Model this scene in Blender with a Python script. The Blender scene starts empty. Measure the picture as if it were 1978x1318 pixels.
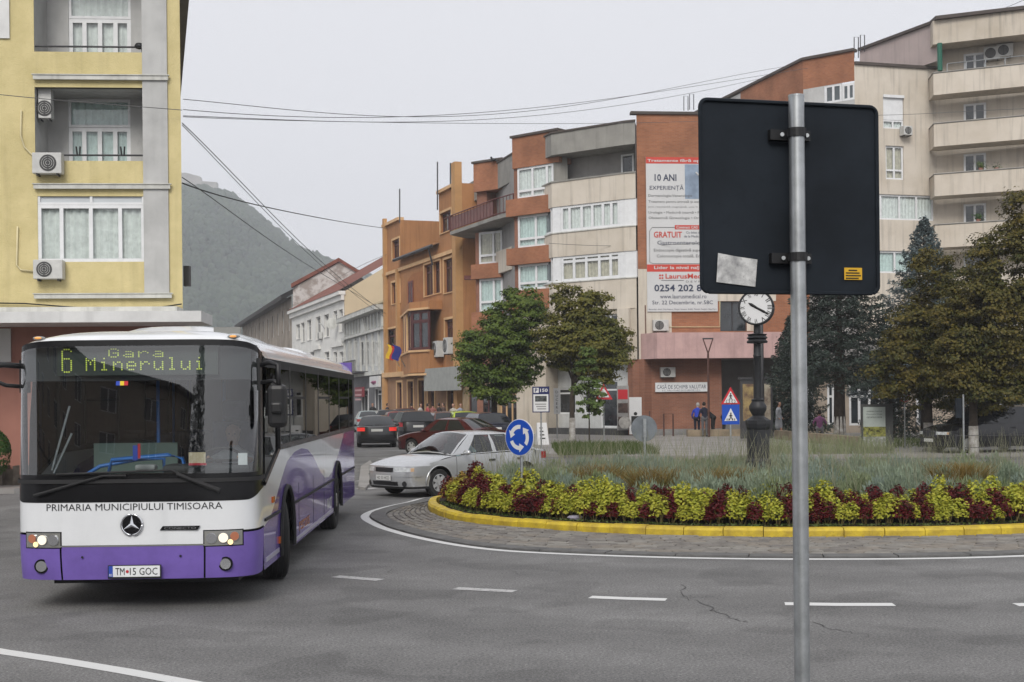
import bpy, bmesh, math, random
import numpy as np
from mathutils import Vector, Matrix
R = math.radians
PI = math.pi
rng = np.random.default_rng(7)
random.seed(7)
SC = bpy.context.scene
COL = SC.collection

# ------------------------------------------------------------------ camera, sky, sun, exposure
EYE = 2.2; FPX = 2582.0; CX = 989.0; HY = 767.0; ROLL = 0.0105
cam_d = bpy.data.cameras.new('camera')
cam = bpy.data.objects.new('camera', cam_d); COL.objects.link(cam)
cam.location = (0, 0, EYE); cam.rotation_euler = (PI/2, ROLL, 0)
cam_d.sensor_fit = 'HORIZONTAL'; cam_d.sensor_width = 36.0
cam_d.lens = FPX/1978*36; cam_d.shift_y = (HY-659)/1978
cam_d.clip_start = 0.1; cam_d.clip_end = 6000
SC.camera = cam

HAZE = 0.0005
SUN_EL = 38; SUN_AZ = 188       # soft overcast sun behind the viewer
w = bpy.data.worlds.new('World'); SC.world = w; w.use_nodes = True
nt = w.node_tree; nt.nodes.clear()
sky = nt.nodes.new('ShaderNodeTexSky'); sky.sky_type = 'NISHITA'; sky.sun_disc = False
sky.sun_elevation = R(SUN_EL); sky.sun_rotation = R(SUN_AZ); sky.air_density = 1.0; sky.dust_density = 3.0; sky.ozone_density = 1.0
hsv = nt.nodes.new('ShaderNodeHueSaturation'); hsv.inputs['Saturation'].default_value = 0.12; hsv.inputs['Value'].default_value = 0.9
mx = nt.nodes.new('ShaderNodeMixRGB'); mx.inputs[0].default_value = 0.82; mx.inputs[2].default_value = (6.65, 6.72, 7.1, 1)   # the cloud layer
bg = nt.nodes.new('ShaderNodeBackground'); bg.inputs[1].default_value = 0.10
wo = nt.nodes.new('ShaderNodeOutputWorld')
nt.links.new(sky.outputs[0], hsv.inputs['Color']); nt.links.new(hsv.outputs[0], mx.inputs[1])
nt.links.new(mx.outputs[0], bg.inputs[0]); nt.links.new(bg.outputs[0], wo.inputs[0])
sun_d = bpy.data.lights.new('sun', 'SUN'); sun_d.energy = 1.5; sun_d.angle = R(25); sun_d.color = (1, .96, .9)
sun = bpy.data.objects.new('sun', sun_d); COL.objects.link(sun)
_az = R(SUN_AZ); _el = R(SUN_EL)
_sd = Vector((math.sin(_az)*math.cos(_el), math.cos(_az)*math.cos(_el), math.sin(_el)))
sun.rotation_euler = _sd.to_track_quat('Z', 'Y').to_euler(); sun.location = (0, -20, 60)
SC.view_settings.view_transform = 'Standard'; SC.view_settings.look = 'None'
SC.view_settings.exposure = 0.48; SC.view_settings.gamma = 1.0; SC.view_settings.use_curve_mapping = False
SC.render.engine = 'CYCLES'
cy = SC.cycles
cy.use_denoising = True
try: cy.denoiser = 'OPENIMAGEDENOISE'
except Exception: pass
cy.max_bounces = 6; cy.diffuse_bounces = 2; cy.glossy_bounces = 3; cy.transmission_bounces = 4; cy.transparent_max_bounces = 12; cy.volume_bounces = 1
cy.caustics_reflective = False; cy.caustics_refractive = False; cy.sample_clamp_indirect = 4

# ------------------------------------------------------------------ measuring helpers (pixels of the 1978 x 1318 photograph -> the place)
_c, _s = math.cos(ROLL), math.sin(ROLL)
def ray(x, y):
    a = (x-CX)/FPX; b = (HY-y)/FPX
    return a*_c + b*_s, -a*_s + b*_c
def P(x, y, d):
    rx, rz = ray(x, y); return Vector((rx*d, d, EYE+rz*d))
def G(x, y, z=0.0):
    rx, rz = ray(x, y); d = (z-EYE)/rz
    return Vector((rx*d, d, z))
def PX(x, d, y=800):
    return ray(x, y)[0]*d

# ------------------------------------------------------------------ materials
MATS = {}
def _n(nt, t, **k):
    n = nt.nodes.new(t)
    for a, b in k.items(): setattr(n, a, b)
    return n
def M(name, col, rough=.65, var=.12, scale=2.0, bump=0.0, bscale=40.0, metal=0.0, spec=.4, streak=0.0, dark=None, coat=0.0, spots=0.0, alpha=None, emit=0.0, sub=0.0, world=False):
    if name in MATS: return MATS[name]
    m = bpy.data.materials.new(name); m.use_nodes = True; MATS[name] = m
    nt = m.node_tree; L = nt.links.new
    b = nt.nodes['Principled BSDF']
    b.inputs['Roughness'].default_value = rough; b.inputs['Metallic'].default_value = metal
    b.inputs['Specular IOR Level'].default_value = spec
    if coat: b.inputs['Coat Weight'].default_value = coat; b.inputs['Coat Roughness'].default_value = .04
    c = tuple(col)+(1,)
    b.inputs['Base Color'].default_value = c
    if emit:
        b.inputs['Emission Color'].default_value = c; b.inputs['Emission Strength'].default_value = emit
    tc = _n(nt, 'ShaderNodeTexCoord'); src = tc.outputs['Object']
    if world:
        g = _n(nt, 'ShaderNodeNewGeometry'); src = g.outputs['Position']
    last = None
    def mixcol(a, fac, colB, blend='MIX'):
        mn = _n(nt, 'ShaderNodeMixRGB', blend_type=blend)
        L(fac, mn.inputs[0])
        if a is None: mn.inputs[1].default_value = c
        else: L(a, mn.inputs[1])
        mn.inputs[2].default_value = tuple(colB)+(1,)
        return mn.outputs[0]
    def ramp(sock, lo, hi, vmax=1.0):
        r = _n(nt, 'ShaderNodeMapRange'); r.inputs[1].default_value = lo; r.inputs[2].default_value = hi; r.inputs[4].default_value = vmax
        L(sock, r.inputs[0]); return r.outputs[0]
    if var:
        d = dark or tuple(x*(1-2.2*var) for x in col)
        nz = _n(nt, 'ShaderNodeTexNoise'); nz.inputs['Scale'].default_value = scale; nz.inputs['Detail'].default_value = 6; nz.inputs['Roughness'].default_value = .6
        L(src, nz.inputs['Vector'])
        last = mixcol(last, ramp(nz.outputs[0], .38, .68), d)
    if streak:
        mp = _n(nt, 'ShaderNodeMapping'); mp.inputs['Scale'].default_value = (3.0, 3.0, .18); L(src, mp.inputs[0])
        nz = _n(nt, 'ShaderNodeTexNoise'); nz.inputs['Scale'].default_value = 1.6; nz.inputs['Detail'].default_value = 5; L(mp.outputs[0], nz.inputs['Vector'])
        last = mixcol(last, ramp(nz.outputs[0], .52, .78, streak), tuple(x*.35 for x in col))
    if spots:
        nz = _n(nt, 'ShaderNodeTexNoise'); nz.inputs['Scale'].default_value = scale*9; nz.inputs['Detail'].default_value = 3; L(src, nz.inputs['Vector'])
        last = mixcol(last, ramp(nz.outputs[0], .60, .72, spots), tuple(x*.45 for x in col))
    if last is not None: L(last, b.inputs['Base Color'])
    if bump:
        nz = _n(nt, 'ShaderNodeTexNoise'); nz.inputs['Scale'].default_value = bscale; nz.inputs['Detail'].default_value = 4; L(src, nz.inputs['Vector'])
        bp = _n(nt, 'ShaderNodeBump'); bp.inputs['Strength'].default_value = bump; bp.inputs['Distance'].default_value = .02
        L(nz.outputs[0], bp.inputs['Height']); L(bp.outputs[0], b.inputs['Normal'])
    if sub:
        b.inputs['Subsurface Weight'].default_value = 0
    return m
def brickmat(name, c1, c2, mortar, sx=.24, sy=.075, axis='xz'):
    if name in MATS: return MATS[name]
    m = M(name, c1, rough=.85, var=0); nt = m.node_tree; L = nt.links.new
    b = nt.nodes['Principled BSDF']; tc = nt.nodes.new('ShaderNodeTexCoord')
    sp = nt.nodes.new('ShaderNodeSeparateXYZ'); L(tc.outputs['Object'], sp.inputs[0])
    ad = nt.nodes.new('ShaderNodeMath'); ad.operation = 'SUBTRACT'; L(sp.outputs[0], ad.inputs[0]); L(sp.outputs[1], ad.inputs[1])
    cb = nt.nodes.new('ShaderNodeCombineXYZ'); L(ad.outputs[0], cb.inputs[0]); L(sp.outputs[2], cb.inputs[1])
    br = nt.nodes.new('ShaderNodeTexBrick'); br.inputs['Scale'].default_value = 1.0
    br.inputs['Brick Width'].default_value = sx; br.inputs['Row Height'].default_value = sy; br.inputs['Mortar Size'].default_value = .008
    br.inputs['Color1'].default_value = tuple(c1)+(1,); br.inputs['Color2'].default_value = tuple(c2)+(1,); br.inputs['Mortar'].default_value = tuple(mortar)+(1,)
    L(cb.outputs[0], br.inputs['Vector'])
    nz = nt.nodes.new('ShaderNodeTexNoise'); nz.inputs['Scale'].default_value = .9; nz.inputs['Detail'].default_value = 6; L(tc.outputs['Object'], nz.inputs['Vector'])
    mr = nt.nodes.new('ShaderNodeMapRange'); mr.inputs[1].default_value = .3; mr.inputs[2].default_value = .75; mr.inputs[3].default_value = .72; mr.inputs[4].default_value = 1.12; L(nz.outputs[0], mr.inputs[0])
    mu = nt.nodes.new('ShaderNodeMixRGB'); mu.blend_type = 'MULTIPLY'; mu.inputs[0].default_value = 1; L(br.outputs[0], mu.inputs[1]); L(mr.outputs[0], mu.inputs[2])
    L(mu.outputs[0], b.inputs['Base Color'])
    return m
def glassmat(name, tint=(.9, .95, .95), refl=1.0, rough=.01, k=2.0):
    """a thin pane: fresnel reflection over a tinted clear sheet"""
    if name in MATS: return MATS[name]
    m = bpy.data.materials.new(name); m.use_nodes = True; MATS[name] = m
    nt = m.node_tree; nt.nodes.clear(); L = nt.links.new
    o = nt.nodes.new('ShaderNodeOutputMaterial'); tr = nt.nodes.new('ShaderNodeBsdfTransparent'); tr.inputs[0].default_value = tuple(tint)+(1,)
    gl = nt.nodes.new('ShaderNodeBsdfGlossy'); gl.inputs['Roughness'].default_value = rough; gl.inputs[0].default_value = (refl, refl, refl, 1)
    fr = nt.nodes.new('ShaderNodeFresnel'); ge = nt.nodes.new('ShaderNodeNewGeometry'); io = nt.nodes.new('ShaderNodeMath'); io.operation = 'MULTIPLY_ADD'; io.inputs[1].default_value = 1/1.52-1.52; io.inputs[2].default_value = 1.52
    L(ge.outputs['Backfacing'], io.inputs[0]); L(io.outputs[0], fr.inputs[0])   # a thin sheet reflects alike from both sides
    ma = nt.nodes.new('ShaderNodeMath'); ma.operation = 'MULTIPLY'; ma.inputs[1].default_value = k; ma.use_clamp = True; L(fr.outputs[0], ma.inputs[0])
    mi = nt.nodes.new('ShaderNodeMixShader'); L(ma.outputs[0], mi.inputs[0]); L(tr.outputs[0], mi.inputs[1]); L(gl.outputs[0], mi.inputs[2]); L(mi.outputs[0], o.inputs[0])
    return m

# ------------------------------------------------------------------ objects
OFF = {}
def link(o): COL.objects.link(o); return o
def tag(o, label, cat, group=None):
    o['label'] = label; o['category'] = cat
    if group: o['group'] = group
    return o
def thing(name, label, cat, loc=(0, 0, 0), rz=0.0, group=None, world=False):
    """an Empty at the base of a thing; world=True: its parts are given in world coordinates"""
    o = bpy.data.objects.new(name, None); link(o); o.location = loc; o.rotation_euler = (0, 0, rz)
    o.empty_display_size = .2
    tag(o, label, cat, group)
    OFF[o.name] = Vector(loc) if world else Vector((0, 0, 0))
    return o
class MB:
    def __init__(s): s.v = []; s.f = []; s.m = []
    def add(s, vs, fs, mi=0):
        b = len(s.v); s.v += [tuple(v) for v in vs]
        for f in fs: s.f.append(tuple(b+i for i in f)); s.m.append(mi)
        return s
    def quad(s, a, b, c, d, mi=0): return s.add([a, b, c, d], [(0, 1, 2, 3)], mi)
    def box(s, x0, x1, y0, y1, z0, z1, mi=0):
        return s.add([(x0, y0, z0), (x1, y0, z0), (x1, y1, z0), (x0, y1, z0), (x0, y0, z1), (x1, y0, z1), (x1, y1, z1), (x0, y1, z1)],
                     [(0, 3, 2, 1), (4, 5, 6, 7), (0, 1, 5, 4), (1, 2, 6, 5), (2, 3, 7, 6), (3, 0, 4, 7)], mi)
    def hexa(s, p, mi=0):   # eight points, bottom ring then top ring
        return s.add(p, [(0, 3, 2, 1), (4, 5, 6, 7), (0, 1, 5, 4), (1, 2, 6, 5), (2, 3, 7, 6), (3, 0, 4, 7)], mi)
    def prism(s, poly, d, mi=0):   # polygon extruded by vector d
        n = len(poly); d = Vector(d); top = [Vector(p)+d for p in poly]
        return s.add([tuple(p) for p in poly]+[tuple(p) for p in top], [tuple(range(n))[::-1], tuple(range(n, 2*n))]+[(i, (i+1) % n, n+(i+1) % n, n+i) for i in range(n)], mi)
    def tube(s, pts, r, n=8, mi=0, cap=True):
        pts = [Vector(p) for p in pts]; rs = r if hasattr(r, '__len__') else [r]*len(pts)
        b = len(s.v); k = len(pts); ref = None
        for i, p in enumerate(pts):
            d = (pts[min(i+1, k-1)]-pts[max(i-1, 0)])
            d = d.normalized() if d.length > 1e-9 else Vector((0, 0, 1))
            if ref is None: ref = Vector((0, 0, 1)) if abs(d.z) < .9 else Vector((1, 0, 0))
            a = d.cross(ref).normalized(); c = d.cross(a).normalized(); ref = -c if False else ref
            for j in range(n):
                t = 2*PI*j/n; s.v.append(tuple(p+(a*math.cos(t)+c*math.sin(t))*rs[i]))
        for i in range(k-1):
            for j in range(n):
                s.f.append((b+i*n+j, b+i*n+(j+1) % n, b+(i+1)*n+(j+1) % n, b+(i+1)*n+j)); s.m.append(mi)
        if cap:
            s.f.append(tuple(b+j for j in range(n))[::-1]); s.m.append(mi); s.f.append(tuple(b+(k-1)*n+j for j in range(n))); s.m.append(mi)
        return s
    def lathe(s, prof, n=16, c=(0, 0, 0), mi=0):   # profile of (radius, z)
        b = len(s.v); k = len(prof)
        for r, z in prof:
            for j in range(n):
                t = 2*PI*j/n; s.v.append((c[0]+r*math.cos(t), c[1]+r*math.sin(t), c[2]+z))
        for i in range(k-1):
            for j in range(n):
                s.f.append((b+i*n+j, b+i*n+(j+1) % n, b+(i+1)*n+(j+1) % n, b+(i+1)*n+j)); s.m.append(mi)
        s.f.append(tuple(b+j for j in range(n))[::-1]); s.m.append(mi); s.f.append(tuple(b+(k-1)*n+j for j in range(n))); s.m.append(mi)
        return s
    def disc(s, c, ax, r, t, n=24, mi=0, up=(0, 0, 1)):   # a short cylinder along ax
        c = Vector(c); ax = Vector(ax).normalized(); return s.tube([c-ax*t/2, c+ax*t/2], r, n, mi)
    def grid(s, rows, mi=0, closed=False):
        b = len(s.v); n = len(rows[0])
        for r in rows: s.v += [tuple(p) for p in r]
        for i in range(len(rows)-1):
            for j in range(n if closed else n-1):
                j2 = (j+1) % n
                s.f.append((b+i*n+j, b+i*n+j2, b+(i+1)*n+j2, b+(i+1)*n+j)); s.m.append(mi)
        return s
    def ball(s, c, r, n=10, mi=0):
        rx, ry, rz = r if hasattr(r, '__len__') else (r, r, r)
        rows = []
        for i in range(n//2+1):
            a = -PI/2+PI*i/(n//2); rows.append([(c[0]+rx*math.cos(a)*math.cos(2*PI*j/n), c[1]+ry*math.cos(a)*math.sin(2*PI*j/n), c[2]+rz*math.sin(a)) for j in range(n)])
        return s.grid(rows, mi, True)
    def build(s, name, mat, parent=None, smooth=False, kind=None, bevel=0.0):
        me = bpy.data.meshes.new(name)
        v = s.v
        off = OFF.get(parent.name) if parent is not None else None
        if off is not None and off.length: v = [(p[0]-off.x, p[1]-off.y, p[2]-off.z) for p in v]
        me.from_pydata(v, [], s.f)
        for m in (mat if isinstance(mat, (list, tuple)) else [mat]): me.materials.append(m)
        if isinstance(mat, (list, tuple)): me.polygons.foreach_set('material_index', s.m)
        if smooth: me.polygons.foreach_set('use_smooth', [True]*len(me.polygons))
        me.update()
        o = bpy.data.objects.new(name, me); link(o)
        if parent is not None: o.parent = parent; OFF[o.name] = OFF.get(parent.name, Vector((0, 0, 0)))
        if kind: o['kind'] = kind
        if smooth == 'auto':
            try: me.set_sharp_from_angle(angle=R(35))
            except Exception: pass
        if bevel:
            md = o.modifiers.new('bevel', 'BEVEL'); md.width = bevel; md.segments = 2; md.limit_method = 'ANGLE'
        return o
def struct(o): o['kind'] = 'structure'; return o
def npmesh(name, V, F, mat, parent=None, mats=None, midx=None, kind=None, smooth=False):
    """fast mesh from numpy arrays; F is (n,3) or (n,4)"""
    me = bpy.data.meshes.new(name); V = np.asarray(V, dtype=np.float32); F = np.asarray(F, dtype=np.int32); k = F.shape[1]
    me.vertices.add(len(V)); me.vertices.foreach_set('co', V.ravel())
    me.loops.add(F.size); me.loops.foreach_set('vertex_index', F.ravel())
    me.polygons.add(len(F)); me.polygons.foreach_set('loop_start', np.arange(0, F.size, k, dtype=np.int32)); me.polygons.foreach_set('loop_total', np.full(len(F), k, dtype=np.int32))
    for m in (mats or [mat]): me.materials.append(m)
    if midx is not None: me.polygons.foreach_set('material_index', np.asarray(midx, dtype=np.int32))
    if smooth: me.polygons.foreach_set('use_smooth', np.ones(len(F), dtype=bool))
    me.update(calc_edges=True); me.validate()
    o = bpy.data.objects.new(name, me); link(o)
    if parent is not None: o.parent = parent
    if kind: o['kind'] = kind
    return o
def copy_tree(o, parent=None):
    c = o.copy(); link(c); c.parent = parent
    for ch in o.children: copy_tree(ch, c)
    return c
class Fac:
    """a vertical facade plane; A, B plan points, left to right as seen from outside"""
    def __init__(s, A, B, z=0.0):
        s.A = Vector((A[0], A[1], 0)); s.B = Vector((B[0], B[1], 0)); d = s.B-s.A; s.L = d.length; s.d = d/s.L
        s.n = Vector((s.d.y, -s.d.x, 0)); s.z0 = z
    def p(s, u, z, n=0.0): q = s.A+s.d*u+s.n*n; return (q.x, q.y, z)
    def px(s, x, y):
        rx, rz = ray(x, y); dr = Vector((rx, 1, rz)); t = (s.A-Vector((0, 0, 0))).dot(s.n)/dr.dot(s.n)
        q = dr*t; return ((q-s.A).dot(s.d), EYE+rz*t)
    def rect(s, x0, y0, x1, y1):   # pixel box -> (u0,u1,z0,z1)
        ym = (y0+y1)/2; xm = (x0+x1)/2
        u0 = s.px(x0, ym)[0]; u1 = s.px(x1, ym)[0]; z1 = s.px(xm, y0)[1]; z0 = s.px(xm, y1)[1]
        return (u0, u1, z0, z1)
    def box(s, mb, u0, u1, z0, z1, n0, n1, mi=0):
        p = s.p; return mb.hexa([p(u0, z0, n1), p(u1, z0, n1), p(u1, z0, n0), p(u0, z0, n0), p(u0, z1, n1), p(u1, z1, n1), p(u1, z1, n0), p(u0, z1, n0)], mi)
    def quad(s, mb, u0, u1, z0, z1, n=0.0, mi=0):
        p = s.p; return mb.quad(p(u0, z0, n), p(u1, z0, n), p(u1, z1, n), p(u0, z1, n), mi)
    def wall(s, mb, u0, u1, z0, z1, holes=(), depth=.2, mi=0, back=True, mi_back=None):
        us = sorted({u0, u1, *[h[0] for h in holes], *[h[1] for h in holes]}); zs = sorted({z0, z1, *[h[2] for h in holes], *[h[3] for h in holes]})
        us = [u for u in us if u0-1e-6 <= u <= u1+1e-6]; zs = [z for z in zs if z0-1e-6 <= z <= z1+1e-6]
        for i in range(len(us)-1):
            for j in range(len(zs)-1):
                cu = (us[i]+us[i+1])/2; cz = (zs[j]+zs[j+1])/2
                if any(h[0] < cu < h[1] and h[2] < cz < h[3] for h in holes): continue
                s.quad(mb, us[i], us[i+1], zs[j], zs[j+1], 0, mi)
        p = s.p
        for (a, b, c, d) in holes:
            mb.quad(p(a, c, 0), p(a, d, 0), p(a, d, -depth), p(a, c, -depth), mi); mb.quad(p(b, c, -depth), p(b, d, -depth), p(b, d, 0), p(b, c, 0), mi)
            mb.quad(p(a, c, -depth), p(b, c, -depth), p(b, c, 0), p(a, c, 0), mi); mb.quad(p(a, d, 0), p(b, d, 0), p(b, d, -depth), p(a, d, -depth), mi)
        return mb
def text_mesh(s, bold=0.0):
    cu = bpy.data.curves.new('t', 'FONT'); cu.body = s; cu.size = 1; cu.offset = bold; cu.resolution_u = 2
    o = bpy.data.objects.new('t', cu); me = o.to_mesh()
    V = np.array([v.co[:] for v in me.vertices]); F = [tuple(p.vertices) for p in me.polygons]
    o.to_mesh_clear(); bpy.data.objects.remove(o); bpy.data.curves.remove(cu)
    return V, F
def lettering(parent, s, org, right, up, w=None, h=None, mat=None, align='L', bold=0.0, name='lettering', fit=True):
    """flat printed letters; org is the lower left (or centre bottom) point, w and h the size of the printed word"""
    V, F = text_mesh(s, bold)
    if not len(V): return None
    x0, y0 = V[:, 0].min(), V[:, 1].min(); x1, y1 = V[:, 0].max(), V[:, 1].max()
    if h is None: k = w/(x1-x0); kx = ky = k
    elif w is None: kx = ky = h/(y1-y0)
    else: kx = w/(x1-x0); ky = h/(y1-y0)
    ax = {'L': x0, 'C': (x0+x1)/2, 'R': x1}[align]
    org = Vector(org); right = Vector(right).normalized(); up = Vector(up).normalized()
    mb = MB(); mb.add([org+right*((v[0]-ax)*kx)+up*((v[1]-y0)*ky) for v in V], F)
    return mb.build(name, mat, parent)
# ------------------------------------------------------------------ materials in common use
def asphalt():
    m = M('asphalt', (.188, .185, .182), rough=.86, var=0, world=True, spec=.3); nt = m.node_tree; L = nt.links.new; b = nt.nodes['Principled BSDF']
    g = nt.nodes.new('ShaderNodeNewGeometry')
    def noise(sc, det=4, ro=.6):
        n = nt.nodes.new('ShaderNodeTexNoise'); n.inputs['Scale'].default_value = sc; n.inputs['Detail'].default_value = det; n.inputs['Roughness'].default_value = ro; L(g.outputs['Position'], n.inputs['Vector']); return n.outputs[0]
    def mr(s, a, b_, c, d):
        r = nt.nodes.new('ShaderNodeMapRange'); r.inputs[1].default_value = a; r.inputs[2].default_value = b_; r.inputs[3].default_value = c; r.inputs[4].default_value = d; L(s, r.inputs[0]); return r.outputs[0]
    def mul(a, s):
        x = nt.nodes.new('ShaderNodeMixRGB'); x.blend_type = 'MULTIPLY'; x.inputs[0].default_value = 1
        if isinstance(a, tuple): x.inputs[1].default_value = a
        else: L(a, x.inputs[1])
        L(s, x.inputs[2]); return x.outputs[0]
    c = mul((.188, .185, .182, 1), mr(noise(.22, 5), .3, .7, .80, 1.12))
    c = mul(c, mr(noise(2.4, 5), .3, .7, .90, 1.08))
    c = mul(c, mr(noise(38, 3, .8), .30, .70, .45, 1.6))
    v = nt.nodes.new('ShaderNodeTexVoronoi'); v.inputs['Scale'].default_value = 60; L(g.outputs['Position'], v.inputs['Vector'])
    c = mul(c, mr(v.outputs['Distance'], .0, .55, 1.25, .82))
    # worn wheel tracks that follow the carriageway round the island, and old patches
    ds = nt.nodes.new('ShaderNodeVectorMath'); ds.operation = 'DISTANCE'; L(g.outputs['Position'], ds.inputs[0]); ds.inputs[1].default_value = (5.1, 26.2, 0)
    jit = nt.nodes.new('ShaderNodeMath'); jit.operation = 'MULTIPLY_ADD'; L(noise(.35, 3), jit.inputs[0]); jit.inputs[1].default_value = 2.4; L(ds.outputs['Value'], jit.inputs[2])
    sn = nt.nodes.new('ShaderNodeMath'); sn.operation = 'SINE'; ml = nt.nodes.new('ShaderNodeMath'); ml.operation = 'MULTIPLY'; ml.inputs[1].default_value = 3.1; L(jit.outputs[0], ml.inputs[0]); L(ml.outputs[0], sn.inputs[0])
    c = mul(c, mr(sn.outputs[0], -1, 1, .88, 1.08))
    c = mul(c, mr(noise(.9, 2, .4), .56, .60, 1.0, .84))
    L(c, b.inputs['Base Color'])
    bp = nt.nodes.new('ShaderNodeBump'); bp.inputs['Strength'].default_value = .5; bp.inputs['Distance'].default_value = .01; L(noise(110, 2), bp.inputs['Height']); L(bp.outputs[0], b.inputs['Normal'])
    return m
ASPH = asphalt()
PAVE = M('pavement_concrete', (.30, .285, .27), rough=.85, var=.12, scale=.8, spots=.3, bump=.2, world=True)
STONE = M('stone_kerb', (.24, .235, .23), rough=.85, var=.15, scale=3, bump=.3, world=True)
def paint_worn(name, col, thr=.5):
    m = M(name, col, rough=.6, var=0, world=True); nt = m.node_tree; L = nt.links.new; b = nt.nodes['Principled BSDF']
    g = nt.nodes.new('ShaderNodeNewGeometry')
    n = nt.nodes.new('ShaderNodeTexNoise'); n.inputs['Scale'].default_value = 14; n.inputs['Detail'].default_value = 8; n.inputs['Roughness'].default_value = .75; L(g.outputs['Position'], n.inputs['Vector'])
    r = nt.nodes.new('ShaderNodeMapRange'); r.inputs[1].default_value = thr; r.inputs[2].default_value = thr+.12; L(n.outputs[0], r.inputs[0])
    x = nt.nodes.new('ShaderNodeMixRGB'); x.inputs[1].default_value = tuple(col)+(1,); x.inputs[2].default_value = (.17, .165, .16, 1); L(r.outputs[0], x.inputs[0]); L(x.outputs[0], b.inputs['Base Color'])
    return m
WLINE = paint_worn('road_paint', (.62, .62, .61), .60)
WLINE2 = paint_worn('road_paint_worn', (.46, .455, .45), .50)
YEL = M('yellow_kerb_paint', (.62, .46, .035), rough=.6, var=.14, scale=4, spots=.55, bump=.35, bscale=25, dark=(.36, .25, .035), world=True)

# ------------------------------------------------------------------ ground sheet
mb = MB(); S = 1500
mb.quad((-S, -S, 0), (S, -S, 0), (S, S, 0), (-S, S, 0)); struct(mb.build('ground', ASPH))

# closed rings round the island, as radius over angle from its centre
IC = Vector((5.1, 26.2, 0))
def polar(pts, back, c=IC):
    A = []
    for p in list(pts)+list(back):
        d = Vector((p[0]-c.x, p[1]-c.y)); A.append((math.atan2(d.y, d.x), d.length))
    A.sort(); th = np.array([a for a, _ in A]); r = np.array([b for _, b in A])
    T = np.linspace(-PI, PI, 361)[:-1]
    rr = np.interp(T, np.concatenate([th-2*PI, th, th+2*PI]), np.concatenate([r, r, r]))
    k = np.exp(-np.linspace(-2, 2, 13)**2); k /= k.sum()
    rr = np.convolve(np.concatenate([rr[-6:], rr, rr[:6]]), k, 'valid')
    return lambda t, T=T, rr=rr: float(np.interp((t+PI) % (2*PI)-PI, np.append(T, PI), np.append(rr, rr[0])))
kerb_px = [(829, 985), (832, 975), (850, 998), (878.5, 1008), (940, 1016), (1025, 1023), (1200.5, 1033.5), (1405, 1039), (1640, 1039), (1978, 1033)]
KB = [(IC.x+7.1*math.cos(a), IC.y+5.2*math.sin(a)) for a in np.linspace(R(-25), R(165), 24)]
RK = polar([G(*p) for p in kerb_px], KB)
line_px = [(699.7, 993.6), (732.6, 981.8), (785, 971), (695.8, 998.9), (714, 1012), (758.9, 1029), (811, 1042), (890, 1056.7), (969, 1066), (1048, 1070), (1200, 1076), (1405, 1081), (1600, 1082), (1978, 1076)]
OB = [(IC.x+8.2*math.cos(a), IC.y+6.4*math.sin(a)) for a in np.linspace(R(-15), R(150), 24)]
RO = polar([G(*p) for p in line_px], OB)
def ring(Rf, t, off=0.0, z=0.0): r = Rf(t)+off; return (IC.x+r*math.cos(t), IC.y+r*math.sin(t), z)
TH = [2*PI*i/360 for i in range(361)]
def ring_sheet(name, f0, f1, z, mat, t0=0, t1=360):
    rows = [[f0(t, z), f1(t, z)] for t in TH[t0:t1+1]]
    return MB().grid(rows).build(name, mat)
struct(ring_sheet('roundabout_edge_line', lambda t, z: ring(RO, t, 0, z), lambda t, z: ring(RO, t, -.16, z), .004, WLINE))
apron_base = struct(ring_sheet('apron_bed', lambda t, z: ring(RO, t, -.16, z), lambda t, z: ring(RK, t, -.05, z), .008, M('joint_sand', (.075, .07, .065), var=.1, world=True)))
# dashed lane line
def road_dash(px, mat, wd=.12):
    pts = [G(*p) for p in px]; mb = MB(); rows = []
    for i, p in enumerate(pts):
        d = (pts[min(i+1, len(pts)-1)]-pts[max(i-1, 0)]).normalized(); n = Vector((-d.y, d.x, 0)); rows.append([p+n*wd+Vector((0, 0, .004)), p-n*wd+Vector((0, 0, .004))])
    return struct(mb.grid(rows).build('lane_marking', mat))
road_dash([(648, 1114), (690, 1117.5), (735, 1121)], WLINE2, .09)
road_dash([(880, 1137), (935, 1140), (994, 1143)], WLINE2, .09)
road_dash([(1140, 1154), (1215, 1157), (1287, 1159)], WLINE, .09)
road_dash([(1516, 1167), (1620, 1168.5), (1727, 1168.5)], WLINE, .10)
road_dash([(1962, 1169), (2050, 1168), (2150, 1166)], WLINE, .10)
road_dash([(-60, 1248), (0, 1259), (120, 1277), (240, 1297), (370, 1321), (520, 1352)], WLINE, .085)
# crossing bars and lane lines beyond, towards the street
for a, b in (((700, 930), (722, 927)), ((722, 907), (760, 900)), ((735, 886), (800, 883)), ((700, 945), (716, 943))):
    road_dash([a, ((a[0]+b[0])/2, (a[1]+b[1])/2), b], WLINE2, .22)
# tar-filled cracks
def crack(px, wd=.008):
    pts = []
    for i in range(len(px)-1):
        a, b = G(*px[i]), G(*px[i+1])
        for k in range(6):
            q = a.lerp(b, k/6); q += Vector((random.uniform(-.06, .06), random.uniform(-.10, .10), 0)); pts.append(q)
    rows = []
    for i, p in enumerate(pts):
        d = (pts[min(i+1, len(pts)-1)]-pts[max(i-1, 0)]).normalized(); n = Vector((-d.y, d.x, 0)); wv = wd*random.uniform(.3, 1.3); rows.append([p+n*wv+Vector((0, 0, .003)), p-n*wv+Vector((0, 0, .003))])
    struct(MB().grid(rows).build('road_crack', M('crack_tar', (.045, .044, .043), var=0)))
crack([(1318, 1128), (1330, 1155), (1378, 1178), (1420, 1196), (1452, 1206)])
crack([(1570, 1205), (1640, 1220), (1690, 1232)], .007)
crack([(985, 1103), (1012, 1114)], .008)
crack([(755, 1105), (768, 1100)], .007)

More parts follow.
